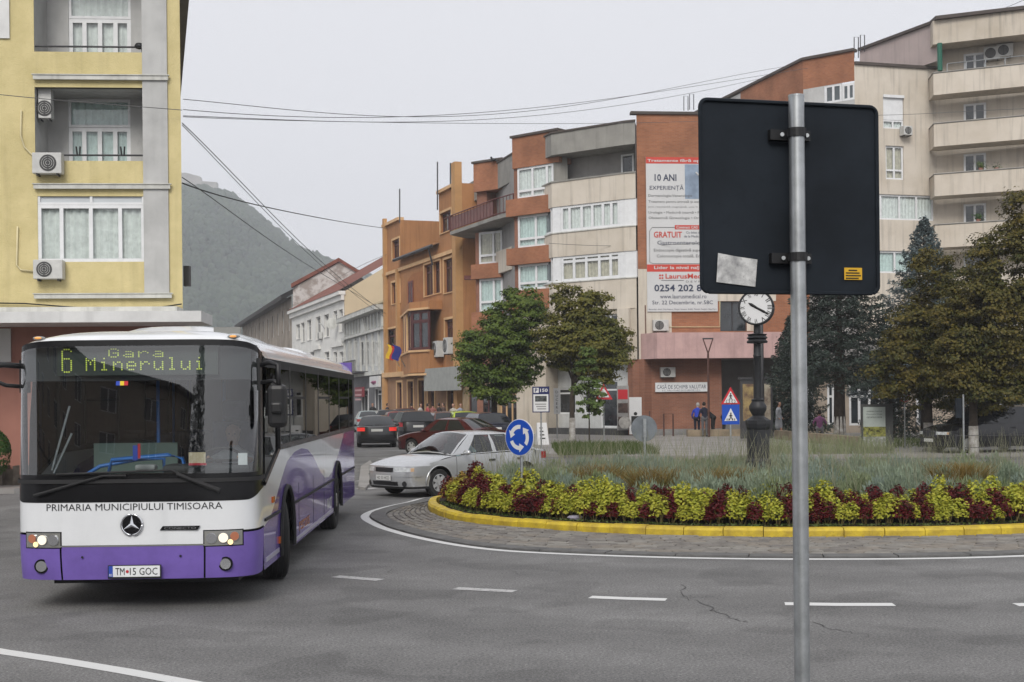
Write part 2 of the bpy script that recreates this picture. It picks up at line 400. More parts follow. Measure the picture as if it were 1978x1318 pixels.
# pavements (raised 0.12) with kerbs
def raised(name, poly, z=.12, mat=PAVE):
    mb = MB(); mb.prism([(x, y, -.02) for x, y in poly], (0, 0, z+.02)); return struct(mb.build(name, mat))
raised('square_pavement', [(1.0, 49), (4, 46.5), (9, 45.2), (60, 45.2), (60, 140), (-4, 140), (-3.0, 92), (-6.6, 87), (-1.2, 66), (.6, 55)])
raised('street_pavement', [(-6.7, 87), (-3.1, 92), (-10.2, 112), (-26, 160), (-46, 222), (-50, 222), (-29.5, 160), (-13.5, 108)])
raised('corner_pavement', [(-40, 31.6), (-8.2, 32.2), (-7.0, 33.0), (-6.6, 35), (-13.5, 60), (-40, 60)])
for i in range(26):   # grey kerbstones of the corner pavement
    x = -40+1.22*i; y = 31.6+.0189*(x+40)
    if x < -12.2: continue
    MB().box(x+.01, x+1.2, y-.16, y-.003, -.02, .135).build('kerbstone', STONE, bpy.data.objects['corner_pavement'])
# splitter island at the mouth of the street
sp = [G(697, 905), G(715, 893), G(722, 903), G(718, 935), G(706, 948), G(692, 945)]
raised('splitter_island', [(p.x, p.y) for p in sp], .07, PAVE)
# ------------------------------------------------------------------ building materials
PVC = M('white_pvc', (.74, .75, .76), rough=.4, var=.05, scale=4)
DGLASS = M('dark_window_glass', (.035, .042, .048), rough=.05, var=.3, scale=1.2, spec=.8)
GGLASS = M('grey_window_glass', (.10, .12, .13), rough=.06, var=.25, scale=1.0, spec=.8)
CLEAR = glassmat('clear_glass', (.90, .95, .94), k=1.6)
CURT = M('curtain_white', (.80, .80, .78), rough=.9, var=.1, scale=6)
CURTG = M('curtain_green', (.62, .72, .70), rough=.9, var=.1, scale=6)
CURTB = M('curtain_beige', (.62, .55, .44), rough=.9, var=.15, scale=5)
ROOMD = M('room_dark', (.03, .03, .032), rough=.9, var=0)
YWALL = M('yellow_render', (.64, .545, .285), rough=.9, var=.07, scale=1.4, bump=.6, bscale=30, streak=.22, spots=.10, dark=(.53, .45, .22))
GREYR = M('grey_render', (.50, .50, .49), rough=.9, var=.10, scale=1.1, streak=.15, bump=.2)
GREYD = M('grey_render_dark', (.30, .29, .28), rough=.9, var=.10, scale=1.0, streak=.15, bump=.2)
LEDGE = M('pale_ledge', (.62, .62, .58), rough=.85, var=.12, scale=2, streak=.5)
FASC = M('white_fascia', (.66, .66, .65), rough=.6, var=.07, scale=1.5, streak=.25)
TERRA = M('terracotta_render', (.36, .165, .125), rough=.9, var=.07, scale=1.2, streak=.2)
ORANGE = M('orange_render', (.42, .20, .083), rough=.9, var=.09, scale=.5, streak=.5, dark=(.33, .155, .065))
OTRIM = M('orange_trim', (.66, .42, .22), rough=.85, var=.08, scale=1)
OPIL = M('orange_pilaster', (.50, .28, .12), rough=.85, var=.08, scale=1)
WOODR = M('red_brown_wood', (.085, .022, .022), rough=.6, var=.15, scale=3)
WOODR2 = M('red_brown_shutter', (.17, .05, .045), rough=.6, var=.15, scale=3)
BEIGE = M('beige_render', (.56, .50, .42), rough=.9, var=.09, scale=.7, streak=.55, bump=.2, dark=(.47, .41, .33))
BEIGE2 = M('beige_render_pale', (.62, .56, .48), rough=.9, var=.09, scale=.6, streak=.5, dark=(.52, .46, .38))
CONC = M('grey_concrete', (.30, .29, .265), rough=.9, var=.12, scale=.8, streak=.45)
PINKR = M('pink_render', (.56, .37, .35), rough=.9, var=.10, scale=1.1, streak=.35, spots=.15)
BRICK = brickmat('orange_brick', (.38, .150, .072), (.31, .115, .055), (.30, .18, .12))
BRICK2 = brickmat('red_brown_brick', (.30, .125, .075), (.25, .10, .06), (.26, .17, .13))
COPE = M('dark_coping', (.085, .07, .062), rough=.8, var=.1)
REDROOF = M('red_roof_tiles', (.22, .075, .05), rough=.9, var=.2, scale=2, streak=.3)
GREYROOF = M('dark_roof', (.07, .066, .064), rough=.9, var=.15)
WHITEW = M('white_wall_render', (.76, .75, .71), rough=.9, var=.07, scale=.5, streak=.2)
PATCHY = M('patchy_plaster', (.55, .535, .52), rough=.95, var=.0, spots=.0)
CREAM = M('cream_gable_render', (.62, .53, .36), rough=.9, var=.05, scale=.3, streak=.1)
GREYW = M('grey_green_render', (.55, .56, .55), rough=.9, var=.1, scale=.8, streak=.25)
DGREYW = M('dark_grey_shopfront', (.13, .13, .135), rough=.8, var=.12)
BROWNW = M('brown_old_render', (.34, .29, .235), rough=.95, var=.2, scale=.5, streak=.4)
METAL = M('galvanised_steel', (.46, .48, .49), rough=.42, var=.12, scale=14, metal=.85, spots=.2)
DMETAL = M('dark_metal', (.045, .045, .05), rough=.5, var=.1)
BLACKP = M('black_plastic', (.012, .012, .013), rough=.45, var=.0)
ACW = M('ac_casing', (.55, .55, .53), rough=.5, var=.08, scale=5)
ACG = M('ac_fan_grille', (.05, .05, .05), rough=.6, var=.1)
# fallen plaster on the fire wall
_m = PATCHY.node_tree; _b = _m.nodes['Principled BSDF']; _t = _m.nodes.new('ShaderNodeTexCoord')
_n1 = _m.nodes.new('ShaderNodeTexNoise'); _n1.inputs['Scale'].default_value = .8; _n1.inputs['Detail'].default_value = 7; _n1.inputs['Roughness'].default_value = .7; _m.links.new(_t.outputs['Object'], _n1.inputs['Vector'])
_r = _m.nodes.new('ShaderNodeMapRange'); _r.inputs[1].default_value = .47; _r.inputs[2].default_value = .56; _m.links.new(_n1.outputs[0], _r.inputs[0])
_x = _m.nodes.new('ShaderNodeMixRGB'); _x.inputs[1].default_value = (.52, .50, .48, 1); _x.inputs[2].default_value = (.30, .265, .24, 1); _m.links.new(_r.outputs[0], _x.inputs[0]); _m.links.new(_x.outputs[0], _b.inputs['Base Color'])

def window(root, fc, r, cols=2, trans=None, fw=.06, rec=.12, frame=PVC, glass=DGLASS, n=0.0, curtain=None, sill=None, surround=None, split=None, name='window', room=True, cfrac=1.0):
    """a real window set into the wall: frame, panes, what is behind them, sill"""
    u0, u1, z0, z1 = r; mb = MB(); d0, d1 = n-rec-.05, n-rec+.02
    fc.box(mb, u0, u1, z0, z0+fw, d0, d1); fc.box(mb, u0, u1, z1-fw, z1, d0, d1)
    xs = [u0+(u1-u0)*i/cols for i in range(cols+1)] if split is None else [u0+(u1-u0)*t for t in split]
    for i, x in enumerate(xs):
        hw = fw*.5 if 0 < i < len(xs)-1 else fw; a = x if i == 0 else x-(hw if i == len(xs)-1 else hw)
        a = max(u0, x-fw*.55); b = min(u1, x+fw*.55)
        if i == 0: a, b = u0, u0+fw
        if i == len(xs)-1: a, b = u1-fw, u1
        fc.box(mb, a, b, z0+fw, z1-fw, d0, d1+.004)
    zt = None
    if trans: zt = z0+(z1-z0)*trans; fc.box(mb, u0+fw, u1-fw, zt-fw*.5, zt+fw*.5, d0+.003, d1+.007)
    w_ = mb.build(name, frame, root)
    zs = [z0+fw*.8] + ([zt] if trans else []) + [z1-fw*.8]
    for i in range(len(xs)-1):
        for j in range(len(zs)-1):
            pm = MB(); (fc.quad(pm, xs[i]+.01, xs[i+1]-.01, zs[j], zs[j+1], n-rec-.02) if glass is CLEAR else fc.box(pm, xs[i]+.01, xs[i+1]-.01, zs[j], zs[j+1], n-rec-.03, n-rec-.02)); pm.build('pane', glass, w_)
    if curtain is not None:
        cm = MB(); k = max(8, int((u1-u0)*16)); cw = u0+(u1-u0)*cfrac
        rows = [[fc.p(u0+(cw-u0)*i/k, z0+.05, n-rec-.11+.025*math.sin(i*1.9)), fc.p(u0+(cw-u0)*i/k, z1-.03, n-rec-.11+.025*math.sin(i*1.9))] for i in range(k+1)]
        cm.grid(rows).build('curtain', curtain, w_)
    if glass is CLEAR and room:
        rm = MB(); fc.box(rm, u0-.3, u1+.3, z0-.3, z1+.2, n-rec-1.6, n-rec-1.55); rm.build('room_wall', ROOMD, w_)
    if sill is not None:
        sm = MB(); fc.box(sm, u0-.08, u1+.08, z0-.07, z0-.003, n-.02, n+.08); sm.build('sill', sill, w_)
    if surround is not None:
        sm = MB(); t = .16
        fc.box(sm, u0-t, u0-.003, z0-.06, z1+t, n+.003, n+.05); fc.box(sm, u1+.003, u1+t, z0-.06, z1+t, n+.003, n+.05); fc.box(sm, u0-.003, u1+.003, z1+.003, z1+t, n+.003, n+.055)
        sm.build('surround', surround, w_)
    return w_
def ac_unit(label, p, n, wd=.8, ht=.58, dp=.32, up=Vector((0, 0, 1)), group='air conditioning units on the facades', fanside=-1):
    n = Vector(n).normalized(); d = up.cross(n)
    o = thing('air_conditioner', label, 'air conditioner', tuple(p), math.atan2(d.y, d.x), group)
    mb = MB(); mb.box(-wd/2, wd/2, -dp, 0, 0, ht); mb.build('casing', ACW, o, bevel=.015)
    c = (fanside*wd*.17, -dp-.004, ht*.5)
    MB().disc(c, (0, 1, 0), ht*.40, .012, 24).build('fan_grille', ACG, o)
    g = MB()
    for k in range(1, 4):
        rr = ht*.40*k/4; g.tube([(c[0]+rr*math.cos(t), -dp-.014, c[2]+rr*math.sin(t)) for t in np.linspace(0, 2*PI, 21)], .006, 5)
    g.build('guard', ACW, o)
    [MB().box(q-wd*.02, q+wd*.02, -dp, 0, -.05, -.003).build('bracket', DMETAL, o) for q in (-wd*.34, wd*.34)]
    return o

# ================================================================== yellow corner building on the left
YA, YB = Vector((-26.0, 32.75, 0)), Vector((PX(351, 34.1, 400), 34.1, 0))
fy = Fac(YA, YB)
yb = thing('yellow_building', 'yellow rendered corner building with grey balcony recesses behind the bus', 'building', (YB.x, YB.y, 0), 0, None, True)
uL = fy.px(68, 300)[0]; uR = fy.px(277, 300)[0]; uP = fy.px(325, 300)[0]; zt = lambda y, x=200: fy.px(x, y)[1]
zcan = zt(597); ztop = 14.6
open3 = (uL, uR, zt(101), ztop-.9); open2 = (uL, uR, zt(311), zt(160)); win1 = (fy.px(73, 440)[0], fy.px(279, 440)[0], zt(506), zt(373))
mb = MB(); fy.wall(mb, 0, fy.L, zcan-.3, ztop, [open3, open2, win1], .02)
SD = Vector((-math.sin(R(15)), math.cos(R(15)), 0)); YC = YB+SD*23
fs_ = Fac(YB, YC); fs_.wall(mb, 0, fs_.L, 0, ztop)
mb.build('wall', YWALL, yb)
for i, (o_, lab) in enumerate(((open3, 0), (open2, 0))):
    u0, u1, z0, z1 = o_; D = -1.25; p = fy.p
    lg = MB(); lg.quad(p(u0, z0, 0), p(u0, z1, 0), p(u0, z1, D), p(u0, z0, D)); lg.quad(p(u1, z0, D), p(u1, z1, D), p(u1, z1, 0), p(u1, z0, 0))
    lg.quad(p(u0, z1, 0), p(u1, z1, 0), p(u1, z1, D), p(u0, z1, D)); lg.quad(p(u0, z0-.9, D), p(u1, z0-.9, D), p(u1, z0-.9, 0), p(u0, z0-.9, 0))
    fy.quad(lg, u0, u1, z0, z1, -.16)if False else None
    fb = Fac(p(0, 0, D)[:2], p(fy.L, 0, D)[:2])
    wr = fb.rect(132, [-95, 192][i], 252, [101, 309][i]); wr = (wr[0], wr[1], z0-.6, wr[3])
    fb.wall(lg, u0, u1, z0-.9, z1, [wr], .12)
    lg.build('loggia', GREYR, yb)
    pb = MB(); fy.box(pb, u0, u1, z0-.9, z0, -.16, -.005); pb.build('parapet', YWALL, yb)
    zm = fb.px(192, (36, 246)[i])[1]
    window(yb, fb, (wr[0], wr[1], zm, wr[3]), 1, None, .07, .05, PVC, CLEAR, curtain=CURTG if i else CURT, name='window')
    window(yb, fb, (wr[0], wr[1], wr[2], zm-.01), 2, None, .1, .05, PVC, CLEAR, curtain=CURT if i == 0 else CURTG, name='balcony_door', split=(0, .25, .5, .75, 1))
    rl = MB(); zr = z0+.16
    rl.tube([fy.p(u0, zr, -.1), fy.p(u1, zr, -.1)], .025, 8); rl.build('railing', DMETAL, yb)
pil = MB(); fy.box(pil, uR, uP, zt(567), ztop-.4, .003, .06); pil.build('pilaster', GREYR, yb)
for yl, x0, x1 in ((148, 66, 326), (358, 67, 330), (569, 68, 333)):
    mb = MB(); u0 = fy.px(x0, yl)[0]; u1 = fy.px(x1, yl)[0]; fy.box(mb, u0, u1, zt(yl+8), zt(yl), .06, .12); fy.box(mb, u0-.03, u1+.03, zt(yl)+.003, zt(yl)+.025, .05, .145); mb.build('ledge', LEDGE, yb)
# enclosed balcony: wide white window with a blank upper band
u0, u1, z0, z1 = win1
window(yb, fy, (u0, u1, z0, zt(396)), 4, None, .085, .04, PVC, CLEAR, curtain=CURT, split=(0, .22, .495, .77, 1))
window(yb, fy, (u0, u1, zt(396)+.004, z1), 2, None, .06, .04, PVC, M('milky_glass', (.55, .58, .60), rough=.2, var=.03), room=False)
# eaves along the side street
ev = MB(); a = YB+Vector((.62, -.6, 0)); b = a+SD*24
ev.hexa([(a.x, a.y, ztop), (a.x-6, a.y, ztop), (b.x-6, b.y, ztop), (b.x, b.y, ztop), (a.x, a.y, ztop+.35), (a.x-6, a.y, ztop+.35), (b.x-6, b.y, ztop+.35), (b.x, b.y, ztop+.35)])
fy.box(ev, -1, fy.L-3, ztop, ztop+.34, -8, .6); ev.build('roof', M('dark_eaves', (.14, .13, .125), rough=.9, var=.1, streak=.2), yb)
# canopy over the ground floor
cn = MB(); uc = fy.px(443, 615)[0]
fy.box(cn, -6, uc-.42, zt(631), zt(611), .02, 1.9); cn.build('canopy', FASC, yb)
cn = MB(); fy.box(cn, -6, uc-1.15, zt(610), zt(598), .01, 1.0); cn.build('canopy_flashing', LEDGE, yb)
# ground floor
gf = MB(); gd = -.3; fgf = Fac(fy.p(0, 0, gd)[:2], fy.p(fy.L, 0, gd)[:2])
fgf.wall(gf, 0, fy.L-.0, .1, zt(632)+.1, [], .1); gf.build('ground_floor_wall', TERRA, yb)
bn = MB(); r_ = fgf.rect(-160, 632, 22, 700); fgf.box(bn, r_[0], r_[1], r_[2], r_[3]-.05, .03, .06); tag(bn.build('banner', M('white_banner', (.60, .59, .57), rough=.6, var=.05)), 'white cloth banner hung under the canopy at the left edge', 'banner')
bs = MB(); r_ = fgf.rect(-160, 701, 22, 706); fgf.box(bs, r_[0], r_[1], r_[2], r_[3], .033, .064); bs.build('stripe', M('maroon_print', (.20, .05, .10), var=0), bpy.data.objects['banner'])
pl = MB()
for k in range(9):
    u = fgf.px(-160+k*28, 700)[0]; fgf.box(pl, u, u+.5, .12, .5+.1*(k % 2), .05, .5+.12*((k*7) % 3))
tag(pl.build('rubble_planter', M('rough_stone', (.18, .15, .12), rough=.95, var=.3, scale=3, bump=.8, bscale=6)), 'rough stone planter edge at the foot of the terracotta wall', 'planter')
# what hangs on the yellow facade
def on(fc, x, y, n=0.0): u, z = fc.px(x, y); return Vector(fc.p(u, z, n))
ac_unit('dirty white air conditioner outside the middle yellow balcony', on(fy, 97, 339, .03), fy.n, .72, .52, .3, fanside=.25)
ac_unit('white air conditioner below the wide white window', on(fy, 99, 541, .03), fy.n, .72, .48, .3, fanside=-.7)
ac_unit('narrow air conditioner high in the corner of the balcony recess', on(fy, 83, 226, -.45), fy.n, .32, .5, .3, fanside=0)
o = MB(); o.box(-.16, .16, -.25, 0, 0, .4); q = on(fy, 82, 196, -.45)
t_ = o.build('storage_box', ACW); t_.location = q; t_.rotation_euler.z = math.atan2(fy.d.y, fy.d.x); tag(t_, 'white box above the narrow air conditioner in the balcony', 'box')
def cable(name, label, pts, r, mat, cat='cable', sag=0.0, group=None, n=5):
    if sag and len(pts) == 2:
        a, b = Vector(pts[0]), Vector(pts[1]); pts = [a.lerp(b, k/24)-Vector((0, 0, sag*4*(k/24)*(1-k/24))) for k in range(25)]
    o = MB().tube(pts, r, n).build(name, mat, smooth=True); tag(o, label, cat, group); return o
PIPE = M('pale_hose', (.70, .62, .38), var=.1)
cable('drain_hose', 'pale hose running down the yellow wall to the middle air conditioner', [on(fy, x, y, .05) for x, y in ((42, 213), (41, 262), (48, 285), (66, 303), (72, 308))], .022, PIPE, 'hose')
cable('drain_hose', 'pale hose running down the yellow wall to the lower air conditioner', [on(fy, x, y, .05) for x, y in ((35, 438), (33, 512), (41, 522), (70, 525))], .022, PIPE, 'hose')
WIRE = M('black_wire', (.02, .02, .02), rough=.7, var=0)
WIREG = M('grey_wire', (.10, .10, .10), rough=.7, var=0)
cable('wall_cable', 'black cable sagging along the yellow wall above the canopy', [on(fy, x, y, .08) for x, y in ((-10, 586), (50, 587), (140, 594), (250, 600), (300, 596), (352, 588))], .018, WIRE)
for x, nm in ((150, 'left'), (236, 'right')):   # pairs of dark clips on the rail
    o = MB(); q = on(fy, x, 299, -.09)
    for s in (-1, 1): o.tube([(q.x+s*.03, q.y, q.z-.02), (q.x+s*.05, q.y-.02, q.z+.22)], .022, 6)
    tag(o.build('peg_clamp', BLACKP), 'dark clamp on the balcony rail, the %s of two' % nm, 'clamp')
q = on(fy, 268, 88, -.06); o = MB(); o.ball((q.x, q.y, q.z), (.13, .1, .09), 8); o.ball((q.x+.1, q.y, q.z-.08), (.06, .06, .12), 8)
tag(o.build('dark_bundle', BLACKP, smooth=True), 'dark bundle at the end of the top balcony rail', 'bundle')
sp_ = MB(); q = on(fy, -2, 40, .04); fy.box(sp_, fy.px(-60, 40)[0], fy.px(19, 40)[0], zt(75, 10), zt(-40, 10), .02, .05); tag(sp_.build('wall_panel', FASC), 'whitish panel on the yellow wall at the top left corner', 'panel')

# ================================================================== the street row, far to near
def back(fc, d): return fc.n*(-d)
PB = [Vector((PX(470, 218), 218, 0)), Vector((PX(565.5, 156), 156, 0)), Vector((PX(667, 127), 127, 0)), Vector((PX(745, 107), 107, 0)), Vector((PX(897, 88), 88, 0))]
# --- brown old house with the patchy gable
fb_ = Fac(PB[0], PB[1]); H = EYE+(770.5-570)/FPX*156; 
bh = thing('brown_house', 'old brown house with dark roof and patchy plaster gable, farthest in the row', 'house', tuple(PB[1]), 0, None, True)
hs = []
for k in range(11):
    u = fb_.L*(.06+.088*k); hs += [(u, u+1.6, H-4.0, H-1.2), (u, u+1.6, 5.0, 7.6)]
mb = MB(); fb_.wall(mb, 0, fb_.L, 0, H, hs, .25); mb.build('wall', BROWNW, bh)
for h_ in hs: window(bh, fb_, h_, 2, None, .09, .15, FASC, DGLASS)
mb = MB(); e0, e1 = fb_.p(0, H, 1.3), fb_.p(fb_.L+.3, H+.6, 1.3); rd0, rd1 = fb_.p(0, 17.9, -5.6), fb_.p(fb_.L+.1, 17.9, -5.6)
mb.add([fb_.p(0, H, 1.3), fb_.p(fb_.L+.3, H, 1.3), rd1, rd0], [(0, 1, 2, 3)]); mb.add([fb_.p(0, H-.5, 1.25), fb_.p(fb_.L+.3, H-.5, 1.25), fb_.p(fb_.L+.3, H, 1.3), fb_.p(0, H, 1.3)], [(0, 1, 2, 3)])
mb.add([fb_.p(0, H-.3, -.1), fb_.p(fb_.L, H-.3, -.1), fb_.p(fb_.L, H-.3, 1.3), fb_.p(0, H-.3, 1.3)], [(0, 1, 2, 3)]); mb.build('roof', GREYROOF, bh)
# gable wall facing the viewer, traced on its own plane at the near end of the house
fg = Fac(PB[1], PB[1]+Vector((30, 0, 0)))
gp = [fg.p(*fg.px(x, y)) for x, y in ((565.5, 700), (720, 700), (720, 560), (693, 530), (655, 507), (566, 556))]
MB().prism(gp, (-.05, .5, 0)).build('gable_wall', PATCHY, bh)
cp = MB()
for a, b in (((563, 556), (655, 506)), ((655, 506), (697, 532))):
    p0, p1 = Vector(fg.p(*fg.px(*a))), Vector(fg.p(*fg.px(*b))); cp.hexa([p0+Vector((0, -.3, 0)), p1+Vector((0, -.3, 0)), p1+Vector((0, .8, 0)), p0+Vector((0, .8, 0)), p0+Vector((0, -.3, .45)), p1+Vector((0, -.3, .45)), p1+Vector((0, .8, .45)), p0+Vector((0, .8, .45))])
cp.build('gable_coping', REDROOF, bh)
# --- white house with red roof and cream gable
fw_ = Fac(PB[1], PB[2]); H = EYE+201/FPX*127
wh = thing('white_house', 'tall white house with red tiled roof and blank cream gable', 'house', tuple(PB[2]), 0, None, True)
hs = []
for x0, x1, y0, y1 in ((573, 580, 627, 655), (582, 589, 624, 661), (594, 602, 618, 657), (611, 620, 612, 656), (627, 636, 608, 651), (645, 652, 601, 620), (656, 663, 598, 641)):
    hs.append(fw_.rect(x0, y0, x1, y1))
for x0, x1 in ((577, 584), (600, 608), (628, 637), (645, 652), (657, 664)):
    hs.append(fw_.rect(x0, 680, x1, 716))
mb = MB(); fw_.wall(mb, 0, fw_.L, 0, H, hs, .3); mb.build('wall', WHITEW, wh)
for h_ in hs: window(wh, fw_, h_, 1, .7, .09, .2, FASC, DGLASS, sill=WHITEW, surround=WHITEW)
mb = MB(); fw_.box(mb, 0, fw_.L+.15, H, H+.35, -.1, .55); fw_.box(mb, 0, fw_.L+.1, H-.5, H-.003, .003, .3); mb.build('cornice', WHITEW, wh)
mb = MB()
for x0, x1, y in ((607, 620, 668), (642, 665, 662)):
    u0, u1, z0, z1 = fw_.rect(x0, y, x1, y+8); mb = MB(); fw_.box(mb, u0, u1, z0, z1, .003, .25); mb.build('window_hood', WHITEW, wh)
pass
rz = 13.2+6.4; mb = MB(); rdg = [fw_.p(0, H+8.2, -13), fw_.p(fw_.L, H+8.2, -13)]
mb.add([fw_.p(0, H+.36, .6), fw_.p(fw_.L+.15, H+.36, .6), fw_.p(fw_.L+.15, H+8.2, -13), fw_.p(0, H+8.2, -13)], [(0, 1, 2, 3)]); mb.build('roof', REDROOF, wh)
mb = MB(); mb.add([fw_.p(fw_.L, 0, -.02), fw_.p(fw_.L, 0, -26), fw_.p(fw_.L, H, -26), fw_.p(fw_.L, H+8.1, -13), fw_.p(fw_.L, H+.3, -.02)], [(0, 1, 2, 3, 4)]); mb.build('gable_wall', CREAM, wh)
dsh = thing('satellite_dish', 'round pale satellite dish on the white house facade', 'satellite dish', tuple(on(fw_, 652, 626, .5)))
dm = MB(); rows = [[(r_*math.cos(t), -.5+.22*(1-r_*r_*4)*-1*.25, r_*math.sin(t)) for t in np.linspace(0, 2*PI, 21)[:-1]] for r_ in (.02, .25, .42, .55)]; dm.grid(rows, closed=True); dm.build('dish', LEDGE, dsh, smooth=True)
dm = MB(); dm.tube([(0, .3, -.2), (0, -.3, 0)], .05, 6); dm.tube([(-.7, -.3, -.5), (-1.0, -.9, 0)], .03, 5); dm.build('arm', METAL, dsh)
ac_unit('grey air conditioner on the white house', on(fw_, 622, 655, .05), fw_.n, .9, .7, .35, fanside=.6)
# --- grey ornate house
fo_ = Fac(PB[2], PB[3]); H = EYE+172/FPX*107
gh = thing('grey_ornate_house', 'grey ornate two storey house with arched windows and dark shopfront', 'house', tuple(PB[3]), 0, None, True)
zsh = fo_.px(720, 722)[1]; hs = []; wx = [(673, 679), (684, 690), (696, 703), (706, 713), (717, 724), (728, 735)]
for x0, x1 in wx: hs.append(fo_.rect(x0, 662, x1, 706))
hs2 = [fo_.rect(700, 755, 712, 800), fo_.rect(726, 752, 741, 800)]
mb = MB(); fo_.wall(mb, 0, fo_.L, zsh, H, hs, .3); mb.build('wall', GREYW, gh)
mb = MB(); fo_.wall(mb, 0, fo_.L, 0, zsh, hs2, .3); mb.build('shopfront', DGREYW, gh)
for h_ in hs: window(gh, fo_, h_, 1, .7, .1, .2, FASC, DGLASS, surround=LEDGE)
for h_ in hs2: window(gh, fo_, h_, 2, .8, .1, .2, FASC, DGLASS, surround=FASC, name='shop_window')
mb = MB(); fo_.box(mb, 0, fo_.L, H, H+.4, -.1, .8); fo_.box(mb, 0, fo_.L, H-1.6, H-1.4, .003, .3); fo_.box(mb, 0, fo_.L, zsh-.15, zsh+.15, .003, .35); mb.build('cornice', LEDGE, gh)
mb = MB()
for k in range(13): u = fo_.L*(k+.5)/13; mb = MB(); fo_.box(mb, u-.18, u+.18, H-1.3, H-.1, .003, .15); mb.build('frieze_ornament', LEDGE, gh)
for k in range(7): u = fo_.L*(k+.2)/7; mb = MB(); fo_.box(mb, u-.16, u+.16, zsh+.2, H-1.7, .003, .16); mb.build('pilaster', LEDGE, gh)
mb = MB(); u = fo_.px(706, 650)[0]; zz = H-1.4
mb.add([fo_.p(u-1.3, zz, .25), fo_.p(u+1.3, zz, .25), fo_.p(u, zz+1.3, .25), fo_.p(u-1.3, zz, 0), fo_.p(u+1.3, zz, 0), fo_.p(u, zz+1.3, 0)], [(0, 1, 2), (0, 2, 5, 3), (1, 4, 5, 2), (0, 3, 4, 1)]); mb.build('pediment', LEDGE, gh)
mb = MB(); mb.add([fo_.p(0, H+.41, .85), fo_.p(fo_.L+.1, H+.41, .85), fo_.p(fo_.L+.1, H+5.2, -11), fo_.p(0, H+5.2, -11)], [(0, 1, 2, 3)]); mb.build('roof', REDROOF, gh)
mb = MB(); u0, u1, z0, z1 = fo_.rect(688, 706, 712, 722)
fo_.box(mb, u0, u1, zsh+.1, zsh+.25, .05, 1.2)
for k in range(13): u = u0+(u1-u0)*k/12; mb.tube([fo_.p(u, zsh+.25, 1.15), fo_.p(u, zsh+1.2, 1.15)], .03, 5)
mb.tube([fo_.p(u0, zsh+1.2, 1.15), fo_.p(u1, zsh+1.2, 1.15)], .05, 5); mb.build('balcony', DMETAL, gh)
sg = MB(); r_ = fo_.rect(696, 748, 711, 767); fo_.box(sg, *r_, .3, .5); so = sg.build('shop_sign', M('dark_red_sign', (.20, .03, .04), var=.05)); tag(so, 'dark red shop sign on the grey shopfront', 'sign')
sl = MB()
for k in range(3): u0, u1, z0, z1 = r_; fo_.box(sl, u0+.2, u1-.25-.2*k, z1-.35-.4*k, z1-.2-.4*k, .503, .51)
sl.build('print', M('pinkish_print', (.5, .3, .3), var=0), so)
sg = MB(); r_ = fo_.rect(725, 727, 743, 748); fo_.box(sg, *r_, .3, .5); so = sg.build('shop_sign', FASC); tag(so, 'white square picture sign above the shop door', 'sign')
sl = MB(); u0, u1, z0, z1 = r_; um = (u0+u1)/2; fo_.box(sl, um-.5, um+.3, z0+.2, z1-.5, .503, .51); sl.tube([fo_.p(um-.8, z1-.5, .505), fo_.p(um+.9, z0+.4, .505)], .12, 4); sl.build('print', M('purple_print', (.25, .06, .14), var=0), so)
# --- orange building
fr = Fac(PB[3], PB[4]); 
ob = thing('orange_building', 'orange rendered building with dark red windows and a bay over the street', 'building', tuple(PB[4]), 0, None, True)
zg = fr.px(820, 718)[1]; ztopL = fr.px(748, 437)[1]; zc = fr.px(815, 478)[1]
ztow = fr.px(870, 365)[1]; uT = fr.px(848, 420)[0]; uLt = fr.px(773, 440)[0]; zcor = fr.px(860, 458)[1]
def rr(*a): return fr.rect(*a)
w2 = [rr(757, 545, 773, 586), rr(820, 510, 837, 568), rr(838, 505, 851, 567), rr(858, 500, 876, 565)]
w2[1] = (w2[1][0], w2[1][1], w2[2][2], w2[2][3])
w3 = [rr(758, 463, 772, 500), rr(851, 409, 872, 448)]
w1l = rr(748, 635, 772, 690); w1r = rr(860, 617, 876, 678)
wg = [rr(767, 739, 777, 795), rr(788, 737, 799, 795), rr(809, 735, 821, 795), rr(827, 746, 840, 800), rr(865, 750, 893, 800)]
mb = MB()
fr.wall(mb, 0, uLt, zg, ztopL, [w3[0], w2[0], w1l], .3); fr.wall(mb, uLt, uT, zg, zc, [w2[1], w2[2]], .3); fr.wall(mb, uT, fr.L, zg, ztow, [w3[1], w2[3], w1r], .3)
# the raised end blocks in depth
p = fr.p
mb.quad(p(uLt, zc, 0), p(uLt, zc, -6), p(uLt, ztopL, -6), p(uLt, ztopL, 0)); mb.quad(p(uLt, zc-.5, -6), p(uT, zc-.5, -6), p(uT, ztopL, -6), p(uLt, ztopL, -6))
mb.quad(p(uT, zc, -6), p(uT, zc, 0), p(uT, ztow, 0), p(uT, ztow, -6)); mb.quad(p(fr.L, 0, 0), p(fr.L, 0, -14), p(fr.L, ztow, -14), p(fr.L, ztow, 0))
mb.build('wall', ORANGE, ob)
mb = MB(); fr.wall(mb, 0, fr.L, 0, zg, wg, .35); mb.build('ground_floor_wall', M('brown_ground_floor', (.30, .17, .095), rough=.9, var=.15, scale=.8, streak=.3), ob)
for i, h_ in enumerate(w2+w3+[w1l, w1r]): window(ob, fr, h_, 2 if h_[1]-h_[0] > 1.6 else 1, .75, .13, .2, WOODR, DGLASS, sill=OTRIM, surround=OTRIM)
for h_ in wg: window(ob, fr, h_, 2, .8, .09, .25, WOODR, DGLASS, surround=OTRIM, name='shop_window')
mb = MB()   # parapet trims, cornice and floor ledges
